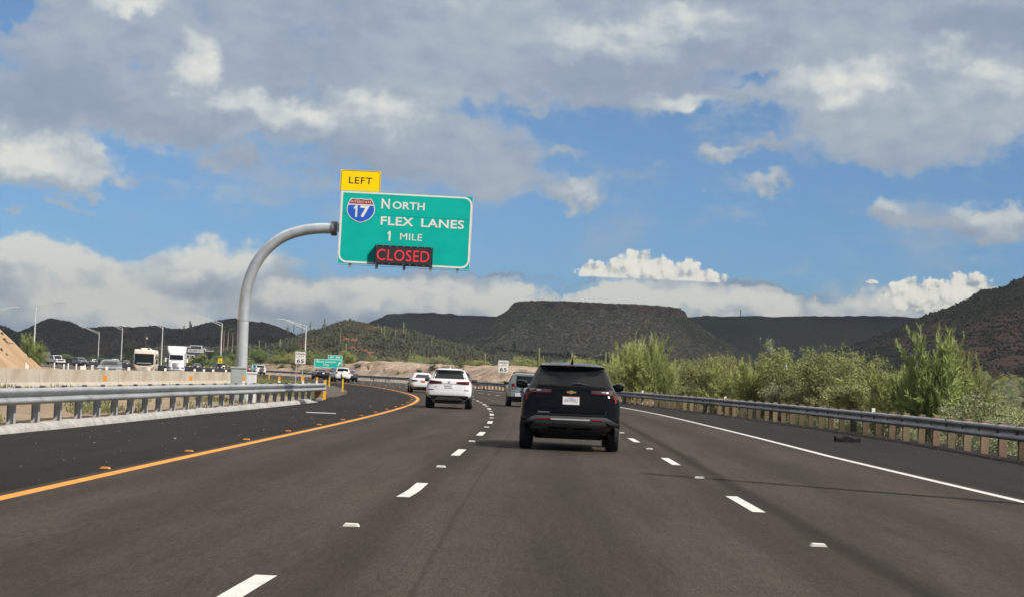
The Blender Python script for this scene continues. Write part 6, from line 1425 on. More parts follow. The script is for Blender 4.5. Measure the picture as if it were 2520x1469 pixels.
def semi():
    r = empty('semi_truck'); tag(r, 'white semi truck coming towards us right of the beige motorhome', 'truck')
    TW = carpaint('truck_white', (.66, .67, .68), .35)
    HB = Body([(.45, 1.08, 6.2, 8.95, .2, .35, 0, .15), (.7, 1.14, 6.2, 9.1, .2, .4, 0, .2), (1.0, 1.12, 6.2, 9.05, .2, .4, 0, .22), (1.35, .98, 6.2, 8.95, .2, .4, 0, .22), (1.65, .80, 6.2, 8.75, .2, .4, 0, .2), (1.85, .70, 6.2, 8.2, .2, .4, 0, .1), (2.0, .62, 6.2, 7.3, .2, .3, 0, .05)]); HB.build('hood', TW, r, 2)
    CB = Body([(.8, 1.05, 4.2, 6.9, .1, .15, 0, .05), (1.9, 1.05, 4.2, 6.9, .1, .15, 0, .05), (2.05, 1.04, 4.2, 6.85, .1, .2, 0, .08), (2.8, 1.02, 4.2, 6.45, .1, .25, 0, .12), (3.0, 1.10, 4.2, 6.45, .1, .3, 0, .14), (3.5, 1.24, 4.2, 6.0, .1, .3, 0, .14), (3.95, 1.26, 4.2, 5.4, .1, .3, 0, .14), (4.05, 1.2, 4.25, 5.2, .1, .3, 0, .1)]); CB.build('cab', TW, r, 2)
    CB.patch('windscreen', [[(-.92, 2.06), (.92, 2.06), (.88, 2.78), (-.88, 2.78)]], GLASS, r, 'front', out=.02, nx=10)
    HB.patch('grille', [[(-.42, .62), (.42, .62), (.56, 1.55), (-.56, 1.55)]], M('grille_bars', (.22, .22, .23), .4, .6, .3, 30), r, 'front', out=.02, nx=8); HB.patch('grille_surround', [[(-.62, 1.56), (.62, 1.56), (.58, 1.66), (-.58, 1.66)]], CHROME, r, 'front', out=.02)
    HB.patch('bumper', [[(-1.1, .42), (1.1, .42), (1.12, .60), (-1.12, .60)]], TW, r, 'front', out=.04)
    for s in (1, -1):
        mm = (lambda q: q) if s == 1 else mirror_pts
        HB.patch('headlight', [mm([(.62, .80), (1.04, .86), (1.06, 1.10), (.72, 1.0)])], M('dark_headlight', (.07, .07, .075), .2, .2, .3, 12, coat=.6), r, 'front', out=.02)
        b = MB(); b.box((s * 1.45, 6.9, 2.0), (.22, .18, .62), bev=.05); b.box((s * 1.25, 6.9, 2.2), (.3, .05, .05)); b.build('mirror', TW, r)
        wheel(r, s * 1.0, 7.9, .5, .3)
        for y in (2.9, 4.2, -7.5, -8.7): wheel(r, s * .95, y, .5, .5)
        CB.patch('side_window', [[(5.6, 2.1), (6.5, 2.1), (6.2, 2.75), (5.6, 2.75)]], GLASS, r, 'side', .01, .02, 3, 3, s)
    b = MB(); b.box((0, -3.2, 2.62), (2.6, 14.2, 2.85), bev=.04); b.build('trailer', M('trailer_grey', (.40, .40, .40), .5), r)
    b = MB(); b.box((0, -1.0, .95), (1.0, 14, .25)); b.build('chassis', UNDER, r)
    p = at(433.5, 900, 268); r.rotation_euler = (0, 0, math.pi + heading(268) * .60); h = r.rotation_euler.z; r.location = (p[0] + 9 * math.sin(h), p[1] - 9 * math.cos(h), -.15); r.scale = (1, 1, .94)
semi()
# ------------------------------------------------------------------ plants
def leafmat(name, c1, c2, dark, trans=.22, rnd=.22, sc=3.0):
    m = bpy.data.materials.new(name); m.use_nodes = True; t = NT(m.node_tree); b = t.n['Principled BSDF']; out = t.n['Material Output']
    oc = t.new('ShaderNodeTexCoord').outputs['Object']; ri = t.new('ShaderNodeObjectInfo').outputs['Random']
    geo = t.new('ShaderNodeNewGeometry').outputs['Random Per Island']
    f = t.math('ADD', t.math('MULTIPLY', t.noise(oc, sc, 3, .6), .75), t.math('MULTIPLY', geo, .25))
    c = t.mix(t.mr(f, .36, .64), c1, c2); c = t.mix(t.math('MULTIPLY', t.mr(geo, .72, 1.0), .55), c, dark)
    h = t.new('ShaderNodeHueSaturation'); t.put(h.inputs['Value'], t.math('ADD', 1 - rnd, t.math('MULTIPLY', ri, 2 * rnd))); t.put(h.inputs['Hue'], t.math('ADD', .485, t.math('MULTIPLY', t.math('FRACT', t.math('MULTIPLY', ri, 9.1)), .03))); t.put(h.inputs['Color'], c)
    t.put(b.inputs['Base Color'], h.outputs[0]); b.inputs['Roughness'].default_value = .7; b.inputs['Specular IOR Level'].default_value = .25
    tr = t.new('ShaderNodeBsdfTranslucent'); t.put(tr.inputs[0], h.outputs[0]); ms = t.new('ShaderNodeMixShader'); ms.inputs[0].default_value = trans
    t.l.new(b.outputs[0], ms.inputs[1]); t.l.new(tr.outputs[0], ms.inputs[2]); t.l.new(ms.outputs[0], out.inputs[0]); return m
LF_PV = leafmat('palo_verde_twigs', (0.34, 0.385, 0.135), (0.25, 0.295, 0.10), (0.155, 0.175, 0.06))
LF_MQ = leafmat('mesquite_leaves', (0.32, 0.335, 0.135), (0.21, 0.235, 0.088), (0.24, 0.195, 0.095))
LF_BR = leafmat('grey_green_leaves', (0.29, 0.325, 0.19), (0.20, 0.235, 0.125), (0.24, 0.20, 0.13))
LF_CR = leafmat('olive_leaves', (0.25, 0.275, 0.095), (0.17, 0.20, 0.07), (0.22, 0.17, 0.085))
LF_DK = leafmat('dark_green_leaves', (0.065, 0.095, 0.034), (0.040, 0.062, 0.022), (0.08, 0.085, 0.04))
LF_GR = leafmat('bright_green_leaves', (0.20, 0.26, 0.09), (0.14, 0.19, 0.06), (0.17, 0.18, 0.08))
LF_DRY = leafmat('dry_twigs', (0.30, 0.24, 0.17), (0.21, 0.16, 0.115), (0.14, 0.11, 0.08))
BARK = M('desert_bark', (0.085, 0.065, 0.048), .95, 0, .3, 6)
BARKG = M('green_bark', (0.10, 0.105, 0.05), .9, 0, .25, 5)
def quads(c, size, rng, up=0.3, aspect=.55):
    n = len(c); a = rng.normal(size=(n, 3)); a[:, 2] += up; a /= np.linalg.norm(a, axis=1)[:, None]
    b = rng.normal(size=(n, 3)); b -= (b * a).sum(1)[:, None] * a; b /= np.linalg.norm(b, axis=1)[:, None]
    s = (size * rng.uniform(.6, 1.4, n))[:, None]
    V = np.stack([c - a * s, c + b * s * aspect, c + a * s, c - b * s * aspect], 1).reshape(-1, 3); return V, np.arange(4 * n).reshape(-1, 4)
def ribbons(p, d, L, w, rng):
    n = len(p); d = d / np.linalg.norm(d, axis=1)[:, None]; b = rng.normal(size=(n, 3)); b -= (b * d).sum(1)[:, None] * d; b /= np.linalg.norm(b, axis=1)[:, None]
    L = L[:, None]; w = w[:, None]; bend = rng.normal(size=(n, 3)) * L * .10; bend[:, 2] -= L[:, 0] * .03
    m = p + d * L * .55 + bend * .3; e = p + d * L + bend
    V = np.stack([p - b * w * .5, p + b * w * .5, m + b * w * .55, m - b * w * .55, e + b * w * .12, e - b * w * .12], 1).reshape(-1, 3)
    k = np.arange(n)[:, None] * 6; F = np.concatenate([k + np.array([[0, 1, 2, 3]]), k + np.array([[3, 2, 4, 5]])]); return V, F
def join(lst):
    V = []; F = []; n = 0
    for v, f in lst: V.append(v); F.append(f + n); n += len(v)
    return np.concatenate(V), np.concatenate(F)
def branch_path(p0, d0, L, n, rng, curve, up):
    p = np.array(p0, float); d = np.array(d0, float); out = [p.copy()]
    for _ in range(n):
        d = d + rng.normal(size=3) * curve + np.array([0, 0, up]); d /= np.linalg.norm(d); p = p + d * L / n; out.append(p.copy())
    return np.array(out), d
def palo_verde(seed, H=3.6, W=1.7, dens=1.0):
    rng = np.random.default_rng(seed); tb = MB(); P = []; D = []
    for i in range(int(15)):
        a = rng.uniform(0, 6.283); tilt = rng.uniform(.15, 1.15); d = np.array([math.cos(a) * tilt, math.sin(a) * tilt, 1.0])
        L = H * rng.uniform(.62, .95) * (1 - .22 * tilt); path, dd = branch_path((math.cos(a) * .08, math.sin(a) * .08, 0), d, L, 6, rng, .13, .10)
        tb.tube(path, [.045 * (1 - .8 * q / 6) * H / 3.6 for q in range(7)], 5)
        for j in range(16):
            q = rng.uniform(.30, 1.0); k = q * 6; i0 = min(int(k), 5); s = path[i0] + (path[i0 + 1] - path[i0]) * (k - i0)
            bd = path[i0 + 1] - path[i0]; bd = bd / np.linalg.norm(bd) + rng.normal(size=3) * .78 + np.array([0, 0, .28]); bl = H * rng.uniform(.16, .38)
            sub, e = branch_path(s, bd, bl, 4, rng, .12, .08); tb.tube(sub, [.014, .012, .010, .007, .004], 3, False)
            for _ in range(int(40 * dens)):
                w = rng.uniform(.1, 1) * 4; w0 = min(int(w), 3); o = sub[w0] + (sub[w0 + 1] - sub[w0]) * (w - w0); dd_ = sub[w0 + 1] - sub[w0]; dd_ = dd_ / np.linalg.norm(dd_) + rng.normal(size=3) * .62 + np.array([0, 0, .34]); P.append(o); D.append(dd_)
    P = np.array(P); n = len(P); V, F = ribbons(P, np.array(D), rng.uniform(.12, .36, n) * H / 3.6, rng.uniform(.014, .029, n) * (H / 3.6) ** .5, rng)
    return tb, (V, F), H
def lobes(rng, H, W, n):
    out = []
    for i in range(n):
        a = rng.uniform(0, 6.283); r = W * rng.uniform(.15, .62); z = H * rng.uniform(.36, .80); out.append((np.array([math.cos(a) * r, math.sin(a) * r, z]), np.array([W * rng.uniform(.26, .46), W * rng.uniform(.26, .46), H * rng.uniform(.13, .24)])))
    return out
def leafy(seed, H=3.0, W=1.8, nl=9, nclump=95, leaves=50, size=.055, low=0.0):
    rng = np.random.default_rng(seed); tb = MB(); C = []; lb = lobes(rng, H, W, nl)
    for c, r in lb:
        path, _ = branch_path((rng.normal() * .08, rng.normal() * .08, 0), c, np.linalg.norm(c) * .96, 5, rng, .08, .02)
        path = np.array([path[0] + (c - path[0]) * q + (path[min(int(q * 5), 5)] - (path[0] + (path[-1] - path[0]) * q)) for q in np.linspace(0, 1, 6)])
        tb.tube(path, [.06 * H / 3 * (1 - .75 * q) for q in np.linspace(0, 1, 6)], 5)
        for _ in range(4): e, _d = branch_path(path[3], rng.normal(size=3) + np.array([0, 0, .5]), H * .25, 4, rng, .2, .05); tb.tube(e, [.018, .014, .010, .007, .004], 3, False)
    for k in range(nclump):
        c, r = lb[rng.integers(len(lb))]; d = rng.normal(size=3); d /= np.linalg.norm(d); p = c + d * r * rng.uniform(.45, 1.12) ; p[2] = max(p[2], H * .06 + low)
        n = int(leaves * rng.uniform(.5, 1.4)); C.append(p + rng.normal(size=(n, 3)) * np.array([.13, .13, .085]) * H / 3 * rng.uniform(.7, 1.4))
    for k in range(nclump // 8):                         # shoots that break the outline
        c, r = lb[rng.integers(len(lb))]; d = np.array([rng.normal() * .6, rng.normal() * .6, 1.0]); d /= np.linalg.norm(d); q = rng.uniform(0.7, 1.55, 22)[:, None]; C.append(c + d * r * q + rng.normal(size=(22, 3)) * .045 * H / 3)
    C = np.concatenate(C); C = C[C[:, 2] > .03]
    V, F = quads(C, size, rng); return tb, (V, F), H
def fan_bush(seed, H=1.5, W=1.0, n=46, leaf=.032):
    rng = np.random.default_rng(seed); tb = MB(); P = []; D = []; C = []
    for i in range(n):
        a = rng.uniform(0, 6.283); tilt = abs(rng.normal()) * .55 + .05; d = np.array([math.cos(a) * tilt, math.sin(a) * tilt, 1.0]); path, _ = branch_path((rng.normal() * .06, rng.normal() * .06, 0), d, H * rng.uniform(.6, 1.05), 5, rng, .11, .03); tb.tube(path, [.011, .010, .008, .006, .005, .003], 3, False)
        for _ in range(34):
            k = rng.uniform(.28, 1) * 5; i0 = min(int(k), 4); C.append(path[i0] + (path[i0 + 1] - path[i0]) * (k - i0) + rng.normal(size=3) * .05 * H)
    V, F = quads(np.array(C), leaf, rng, .5, .5); return tb, (V, F), H
def dome_bush(seed, H=.85, W=.75, n=1500, leaf=.030):
    rng = np.random.default_rng(seed); tb = MB(); d = rng.normal(size=(n, 3)); d[:, 2] = abs(d[:, 2]); d /= np.linalg.norm(d, axis=1)[:, None]
    bump = 1 + .35 * np.sin(d[:, 0] * 5 + seed) * np.cos(d[:, 1] * 6) ; C = d * np.array([W, W, H]) * (bump * rng.uniform(.55, 1.0, n) ** .5)[:, None] * .8
    for i in range(16): a = rng.uniform(0, 6.28); t_ = rng.uniform(.2, 1.2); e, _ = branch_path((0, 0, 0), (math.cos(a) * t_, math.sin(a) * t_, 1), H * .8, 3, rng, .1, 0); tb.tube(e, [.01, .008, .006, .003], 3, False)
    V, F = quads(C, leaf, rng, .4, .6); return tb, (V, F), H
def make_plant(name, gen, leaf, bark, single=False):
    tb, (V, F), H = gen
    if single:
        bv = np.array(tb.v); bf = [f for f in tb.f]; me = bpy.data.meshes.new(name)
        tri = MB(); tri.v = list(map(tuple, V)); tri.f = [tuple(f) for f in F]; n = len(tri.f); tri.add(tb.v, tb.f); me.from_pydata(tri.v, [], tri.f); me.materials.append(leaf); me.materials.append(bark)
        mi = np.zeros(len(me.polygons), dtype=np.int32); mi[n:] = 1; me.polygons.foreach_set('material_index', mi); me.update(); return (me, None, H, name)
    cm = np_mesh('crown', V, F); cm.materials.append(leaf); tm = bpy.data.meshes.new('trunk'); tm.from_pydata(tb.v, [], tb.f); tm.materials.append(bark); return (cm, tm, H, name)
PK = {
    'pv': [make_plant('palo_verde', palo_verde(s, 3.6, 1.7, 1.35), LF_PV, BARKG) for s in (3, 8, 14)],
    'mq': [make_plant('mesquite', leafy(s, 3.2, 2.0, 11, 190, 100, .036), LF_MQ, BARK) for s in (1, 5, 12)],
    'gr': [make_plant('green_tree', leafy(s, 3.4, 2.0, 10, 160, 60, .055), LF_GR, BARK) for s in (21, 22)],
    'dk': [make_plant('dark_tree', leafy(s, 4.0, 2.3, 11, 170, 46, .075), LF_DK, BARK) for s in (31, 32)],
    'br': [make_plant('brittlebush', dome_bush(s), LF_BR, BARK, True) for s in (41, 42, 43)],
    'cr': [make_plant('creosote_bush', fan_bush(s), LF_CR, BARK, True) for s in (51, 52, 53)],
    'lo': [make_plant('bush', leafy(s, 1.8, 1.3, 9, 120, 80, .027), LF_MQ, BARK, True) for s in (61, 62, 63)],
    'go': [make_plant('brittlebush', leafy(s, 1.8, 1.3, 9, 120, 80, .027), LF_BR, BARK, True) for s in (71, 72)],
    'gb': [make_plant('creosote_bush', fan_bush(s, 1.7, 1.1, 50, .036), LF_GR, BARK, True) for s in (81, 82)],
    'dy': [make_plant('dry_bush', fan_bush(s, 1.3, 1.0, 40, .014), LF_DRY, BARK, True) for s in (91,)],
    'db': [make_plant('bush', leafy(s, 1.8, 1.3, 8, 70, 42, .045), LF_DK, BARK, True) for s in (95, 96)],
}
prng = random.Random(11)
def put_plant(kind, x, y, h, label, group=None, wide=1.0, cat=None, z=None, var=None):
    cm, tm, H, nm = PK[kind][var if var is not None else prng.randrange(len(PK[kind]))]
    z0 = float(gz(x, y)) - .06 if z is None else z; s = h / H
    if tm is None: r = bpy.data.objects.new(nm, cm); COL.objects.link(r)
    else:
        r = empty(nm); c = bpy.data.objects.new('crown', cm); COL.objects.link(c); c.parent = r; t = bpy.data.objects.new('trunk', tm); COL.objects.link(t); t.parent = r
    r.location = (x, y, z0); r.rotation_euler = (0, 0, prng.uniform(0, 6.28)); r.scale = (s * wide * prng.uniform(.92, 1.08), s * wide * prng.uniform(.92, 1.08), s)
    tag(r, label, cat or ('tree' if tm else {'bush': 'bush', 'brittlebush': 'brittlebush', 'creosote_bush': 'desert shrub', 'dry_bush': 'dry bush'}.get(nm, 'bush')), group); return r
def pix_plant(kind, u, vtop, Y, label, group=None, wide=1.0, var=None, sink=0.0):
    p = at(u, vtop, Y)
    if Y < 170 and u > 1300:
        for _ in range(40):
            p = at(u, vtop, Y); hh = p[2] - float(gz(p[0], Y))
            if float(lat(p[0], Y) - tR(Y)) > .9 + hh * wide * (.85 if kind in ('mq', 'go', 'lo', 'gb') else .42): break
            Y += 2
        p = at(u, vtop, Y)
    g0 = float(gz(p[0], Y)) - .06 - sink; return put_plant(kind, p[0], Y, p[2] - g0, label, group, wide, None, g0, var)
# the ones that can be told apart
pix_plant('pv', 2283, 824, 66, 'tall bright palo verde with upswept plumes behind the right rail, largest of all', wide=.72, var=0)
pix_plant('pv', 2372, 838, 68, 'slimmer bright palo verde just right of the tallest plumed one', wide=.62, var=1)
pix_plant('pv', 2225, 880, 72, 'lower leaning palo verde at the left foot of the tallest plumed one', wide=.85, var=2)
pix_plant('mq', 2030, 846, 84, 'big round olive mesquite beside the wooden pole with pale transformer', wide=.95, var=0)
pix_plant('mq', 1958, 838, 98, 'mesquite with loose top twigs behind the big round olive one', wide=.7, var=1)
pix_plant('mq', 2118, 872, 80, 'olive mesquite between the big round one and the plumed palo verde', wide=.9, var=2)
pix_plant('pv', 1577, 816, 128, 'feathery palo verde standing highest just right of the black SUV', wide=.62, var=2)
pix_plant('pv', 1625, 836, 126, 'feathery palo verde with one bright plume, right of the highest one by the black SUV', wide=.5, var=0)
pix_plant('pv', 1548, 846, 134, 'palo verde partly behind the black SUV roof corner', wide=.7, var=1)
pix_plant('mq', 1712, 870, 112, 'pale olive mesquite thicket right of the feathery palo verdes, nearer one', wide=1.1, var=1)
pix_plant('mq', 1765, 872, 122, 'pale olive mesquite thicket right of the feathery palo verdes, farther one', wide=.8, var=2)
pix_plant('pv', 1800, 896, 92, 'soft feathery green bush behind the rail below the far power pylon, left one', wide=1.0, var=1)
pix_plant('pv', 1862, 888, 100, 'soft feathery green bush behind the rail below the far power pylon, right one', wide=.8, var=0)
pix_plant('dy', 1858, 906, 92, 'dead grey bush of bare twigs left of the wooden pole with transformer', wide=1.3)
pix_plant('mq', 1420, 874, 150, 'olive mesquite seen just above the black SUV roof, left one', wide=.9, var=0)
pix_plant('mq', 1470, 884, 146, 'olive mesquite seen just above the black SUV roof, right one', wide=.9, var=2)
pix_plant('pv', 1515, 880, 120, 'low palo verde beside the right mirror of the black SUV', wide=.9, var=1)
pix_plant('gb', 1690, 928, 84, 'round blue green bush touching the right rail near the first reflector tab', wide=1.3)
pix_plant('go', 2330, 945, 54, 'large pale grey green bush against the right rail below the plumed palo verde', wide=1.25)
pix_plant('go', 2405, 955, 52, 'large pale grey green bush against the right rail, right of its larger twin', wide=1.2)
pix_plant('gb', 2455, 958, 60, 'bright green bush behind the pale grey green ones near the right edge', wide=1.3)
pix_plant('go', 2495, 1000, 50, 'pale grey green bush lowest at the right edge of the view', wide=1.3)
pix_plant('lo', 1935, 905, 78, 'olive bush right of the dead grey bush at the rail', wide=1.2)
pix_plant('lo', 2150, 935, 66, 'olive bush behind the rail above the tyre scrap', wide=1.3)
pix_plant('gr', 638, 858, 400, 'broad soft green mesquite right of the sign pole, across the road', wide=1.15, var=0)
pix_plant('dk', 722, 851, 450, 'dark green rounded tree left of the lamp beside the speed limit sign', wide=1.15, var=0)
pix_plant('gr', 699, 866, 430, 'yellow green tree in front of the dark rounded tree', wide=1.0, var=1)
pix_plant('dk', 535, 860, 560, 'dark clipped looking tree at the right end of the roadside building', wide=1.5, var=1)
pix_plant('dk', 572, 860, 570, 'dark tree behind the sign pole left side, right of the palms', wide=1.2, var=0)
pix_plant('dy', 721, 872, 380, 'pale leafless dead tree left of the speed limit sign legs', wide=.8)
pix_plant('gr', 755, 872, 410, 'green tree behind the lamp post right of the speed limit sign', wide=1.1, var=1)
pix_plant('pv', 72, 825, 300, 'yellow green palo verde behind the tan embankment by the tall lamp', wide=1.0, var=0)
pix_plant('pv', 92, 845, 310, 'smaller palo verde behind the tan embankment, right of its larger neighbour', wide=.9, var=1)
pix_plant('dk', 322, 850, 600, 'dark green tree just left of the motorhome roof', wide=1.2, var=0)
# fill behind the outer rail
FL = lambda u: np.interp(u, [1330, 1430, 1540, 1660, 1760, 1850, 1910, 1980, 2060, 2150, 2220, 2330, 2430, 2540], [915, 890, 880, 895, 885, 908, 912, 885, 880, 900, 885, 890, 935, 985])
n = 0; tries = 0
LAB = {'lo': 'olive leafy desert bush in the thicket behind the right guardrail', 'cr': 'thin stemmed olive desert bush in the thicket behind the right guardrail', 'go': 'pale grey green desert bush in the thicket behind the right guardrail', 'gb': 'fresh green fan shaped bush in the thicket behind the right guardrail', 'dy': 'dry brown twiggy bush in the thicket behind the right guardrail', 'pv': 'small feathery palo verde in the thicket behind the right guardrail', 'mq': 'medium mesquite in the thicket behind the right guardrail'}
while n < 120 and tries < 9000:
    tries += 1
    Y = 46 * (205 / 46) ** prng.random(); u = prng.uniform(1420, 2640); p = at(u, 950, Y); r = float(lat(p[0], Y) - tR(Y))
    if r < 3.2 or r > 34: continue
    kind = prng.choices(['lo', 'cr', 'go', 'gb', 'dy', 'pv', 'mq'], [5, 3, 4, 3, .8, 2.5, 3])[0]
    vt = float(FL(u)) + prng.uniform(18, 80); h = at(u, vt, Y)[2] - float(gz(p[0], Y)); 
    if h < .5 or h > 3.4 or r < 1.0 + h * .85: continue
    if h > 2.2 and kind in ('cr', 'gb', 'dy'): kind = prng.choice(['pv', 'mq', 'lo'])
    put_plant(kind, p[0], Y, h, LAB[kind], 'thicket behind the right guardrail', 1.15); n += 1
for k in range(26):
    Y = prng.uniform(75, 210); u = prng.uniform(2390, 2600); p = at(u, 950, Y)
    if float(lat(p[0], Y) - tR(Y)) > 6: put_plant(prng.choice(['gb', 'lo', 'go', 'mq']), p[0], Y, prng.uniform(1.4, 2.4), 'green bush on the low ground beyond the guardrail at the right edge', 'bushes on the low ground at right', 1.3)
# low bushes right behind the posts
LB2 = {'br': 'low grey green bush seen between the wooden rail posts', 'cr': 'low olive bush seen between the wooden rail posts', 'gb': 'low fresh green bush seen between the wooden rail posts', 'dy': 'low dry brown bush seen between the wooden rail posts'}
for k in range(76):
    y = 40 * (125 / 40) ** prng.random(); r = prng.uniform(1.1, 3.0); p = rp(y, float(tR(y)) + r); kind = prng.choices(['br', 'cr', 'gb', 'dy'], [6, 2, 2, 1.2])[0]
    put_plant(kind, p[0], p[1], prng.uniform(.5, .9), LB2[kind], 'low bushes behind the wooden posts', 1.1)
# belt on top of the rock cut and bushes on its face
LB3 = {'gb': 'small yellow green bush on the rim of the pale rock cut', 'lo': 'small olive bush on the rim of the pale rock cut', 'cr': 'thin olive bush on the rim of the pale rock cut', 'pv': 'feathery little palo verde on the rim of the pale rock cut', 'go': 'small pale bush on the rim of the pale rock cut'}
for k in range(84):
    Y = prng.uniform(185, 400); r = prng.uniform(10.5, 48); p = rp(Y, float(tR(Y)) + r)
    kind = prng.choices(['gb', 'lo', 'cr', 'pv', 'go'], [3, 3, 2, 2.5, .8])[0]; put_plant(kind, p[0], p[1], prng.uniform(1.1, 2.6), LB3[kind], 'bushes along the rim of the rock cut', 1.5)
for k in range(64):
    Y = prng.uniform(150, 350); r = prng.uniform(3.2, 9); p = rp(Y, float(tR(Y)) + r); z = float(np.interp(Y, [132, 165, 200, 240, 300, 340, 380, 430], [.3, 1.0, 1.7, 2.6, 3.0, 2.0, .6, .3])) * float(sst((r - 2) / 15, .12, .62)) - .15
    kind = prng.choice(['db', 'cr', 'br', 'lo']); put_plant(kind, p[0], p[1], prng.uniform(.5, 1.1), 'small dark desert bush clinging to the pale rock cut face', 'bushes on the rock cut face', 1.3, z=z)
# brush beyond the far carriageway, left of the sign pole and round it
for k in range(64):
    Y = prng.uniform(370, 520); u = prng.uniform(425, 860); p = at(u, 900, Y); r = float(lat(p[0], Y) - tR(Y))
    if r < 3: continue
    kind = prng.choices(['gr', 'lo', 'db', 'gb', 'pv'], [2, 3, 2, 3, 2])[0]; put_plant(kind, p[0], Y, prng.uniform(1.6, 3.4), 'roadside brush growing beyond the far lanes under the dark hill', 'brush beyond the far lanes', 1.4)
for k in range(40):
    Y = prng.uniform(560, 760); u = prng.uniform(150, 560); p = at(u, 885, Y)
    kind = prng.choices(['gr', 'dk', 'db', 'gb'], [2, 3, 3, 2])[0]; put_plant(kind, p[0], Y, prng.uniform(1.5, 3.2), 'far green brush at the foot of the western hills', 'brush at the foot of the western hills', 1.5)
# small plants in the median
for k in range(26):
    y = prng.uniform(38, 72); t = prng.uniform(-15, -6.2); p = rp(y, t); kind = prng.choice(['cr', 'gb', 'br'])
    put_plant(kind, p[0], p[1], prng.uniform(.22, .5), 'little green weed on the gravel behind the median rail', 'weeds on the median gravel', 1.3, 'weed')

# saguaros
SAG = M('saguaro_skin', (0.135, 0.150, 0.070), .75, 0, .2, 6, .2, 30, .2, rnd=.2)
def saguaro_me(seed, H, arms, r=.24):
    rng = random.Random(seed); b = MB()
    def col(path, rad):
        n = 20; path = [np.array(p, float) for p in path]; vs = []; m = len(path); x = None
        for i, p in enumerate(path):
            d = path[min(i + 1, m - 1)] - path[max(i - 1, 0)]; d = d / np.linalg.norm(d)
            if x is None: x, y, _ = frame(d)
            else: x = x - d * (x @ d); x /= np.linalg.norm(x); y = np.cross(d, x)
            for k in range(n):
                a = 2 * math.pi * k / n; q = rad[i] * (1.0 if k % 2 else .86); vs.append(p + (x * math.cos(a) + y * math.sin(a)) * q)
        b.add(vs, [(i * n + k, i * n + (k + 1) % n, (i + 1) * n + (k + 1) % n, (i + 1) * n + k) for i in range(m - 1) for k in range(n)] + [tuple(range((m - 1) * n, m * n))])
    zs = np.linspace(0, H, 9); col([(0.02 * math.sin(z), .02 * math.cos(z * 1.3), z) for z in list(zs) + [H + r * .5, H + r * .75]], [r * (.82 + .22 * math.sin(min(1, q * 1.15) * 2.4)) for q in np.linspace(0, 1, 9)] + [r * .62, r * .15])
    for (a, z0, out, up) in arms:
        ca, sa = math.cos(a), math.sin(a); P = [(0, 0, z0), (ca * out * .6, sa * out * .6, z0 + .05), (ca * out * .95, sa * out * .95, z0 + .18), (ca * out, sa * out, z0 + .45), (ca * out, sa * out, z0 + up * .7), (ca * out * .98, sa * out * .98, z0 + up), (ca * out * .97, sa * out * .97, z0 + up + r * .4), (ca * out * .97, sa * out * .97, z0 + up + r * .55)]
        col(P, [r * .6, r * .66, r * .7, r * .72, r * .75, r * .7, r * .45, r * .1])
    return b
SG = []
for i, (arms) in enumerate(([], [], [(0.1, 1.7, .55, 1.6)], [(0.0, 2.0, .6, 1.3), (3.0, 1.6, .55, 1.8)], [(0.2, 1.5, .5, .9), (0.05, 2.1, .8, 1.0), (2.9, 2.2, .5, .6)])):
    b = saguaro_me(i, 4.6, arms); me = bpy.data.meshes.new('saguaro'); me.from_pydata(b.v, [], b.f); me.polygons.foreach_set('use_smooth', np.ones(len(me.polygons), dtype=bool)); me.materials.append(SAG); SG.append(me)
def put_sag(x, y, z, h, label, group=None, var=0, rz=None, wd=1.0):
    o = bpy.data.objects.new('saguaro', SG[var]); COL.objects.link(o); s = h / 4.7; o.location = (x, y, z); o.scale = (s * wd, s * wd, s); o.rotation_euler = (0, 0, prng.uniform(0, 6.28) if rz is None else rz); tag(o, label, 'cactus', group); return o
def pix_sag(u, v0, v1, Y, label, var=0, rz=0.0, wd=1.0, group=None):
    a, c = at(u, v0, Y), at(u, v1, Y); return put_sag(c[0], Y, c[2] - .3, a[2] - c[2] + .3, label, group, var, rz, wd)
pix_sag(1324.5, 856, 908, 250, 'tall pale saguaro with stubby arms left of the black SUV roof', 4, 0, 1.1)
pix_sag(1192, 870, 907, 330, 'lone straight saguaro left of the right hand speed limit sign', 0)
pix_sag(1489.6, 866, 900, 240, 'straight saguaro right of the black SUV antenna', 1)
pix_sag(1517, 892, 916, 230, 'short saguaro stub above the right mirror of the black SUV', 1)
pix_sag(2406, 900, 948, 70, 'stout drooping saguaro among the plumes of the palo verde at right', 0, 0, 1.6)
for i, (u, v0, v1) in enumerate(((452, 800, 824), (466.6, 789, 822), (470, 797, 824), (708, 799, 818), (722.8, 795, 814), (745, 796, 814), (763.5, 791, 812), (795, 795, 807), (801, 794, 806), (905, 820, 840), (987, 839, 862), (1041, 857, 884), (1053, 864, 886), (1061, 837, 857), (1120, 850, 868), (937, 808, 832), (972, 813, 830), (1005, 814, 828))):
    Y = 640 if u > 690 else 960
    D_ = {(0): 0}
    pix_sag(u, v0, v1, Y - (0 if v1 < 830 else 60), 'distant saguaro standing on the dark hill behind the signs', (0, 1, 2, 3)[i % 4], prng.uniform(0, 6.28), 1.0, 'saguaros on the hill behind the signs')
def surf_pick(P, rng):
    i = rng.integers(P.shape[0] - 1); j = rng.integers(P.shape[1] - 1); a, b = rng.random(2)
    return (P[i, j] * (1 - a) + P[i + 1, j] * a) * (1 - b) + (P[i, j + 1] * (1 - a) + P[i + 1, j + 1] * a) * b
g_ = np.random.default_rng(77)
for k in range(30):
    p = surf_pick(PM, g_); uu = pix(p)[0]
    if p[2] < 2 or uu < 560 or uu > 1560: continue
    put_sag(p[0], p[1], p[2] - .3, g_.uniform(2.2, 4.6), 'distant saguaro standing on the dark hill behind the signs', 'saguaros on the hill behind the signs', int(g_.integers(4)))
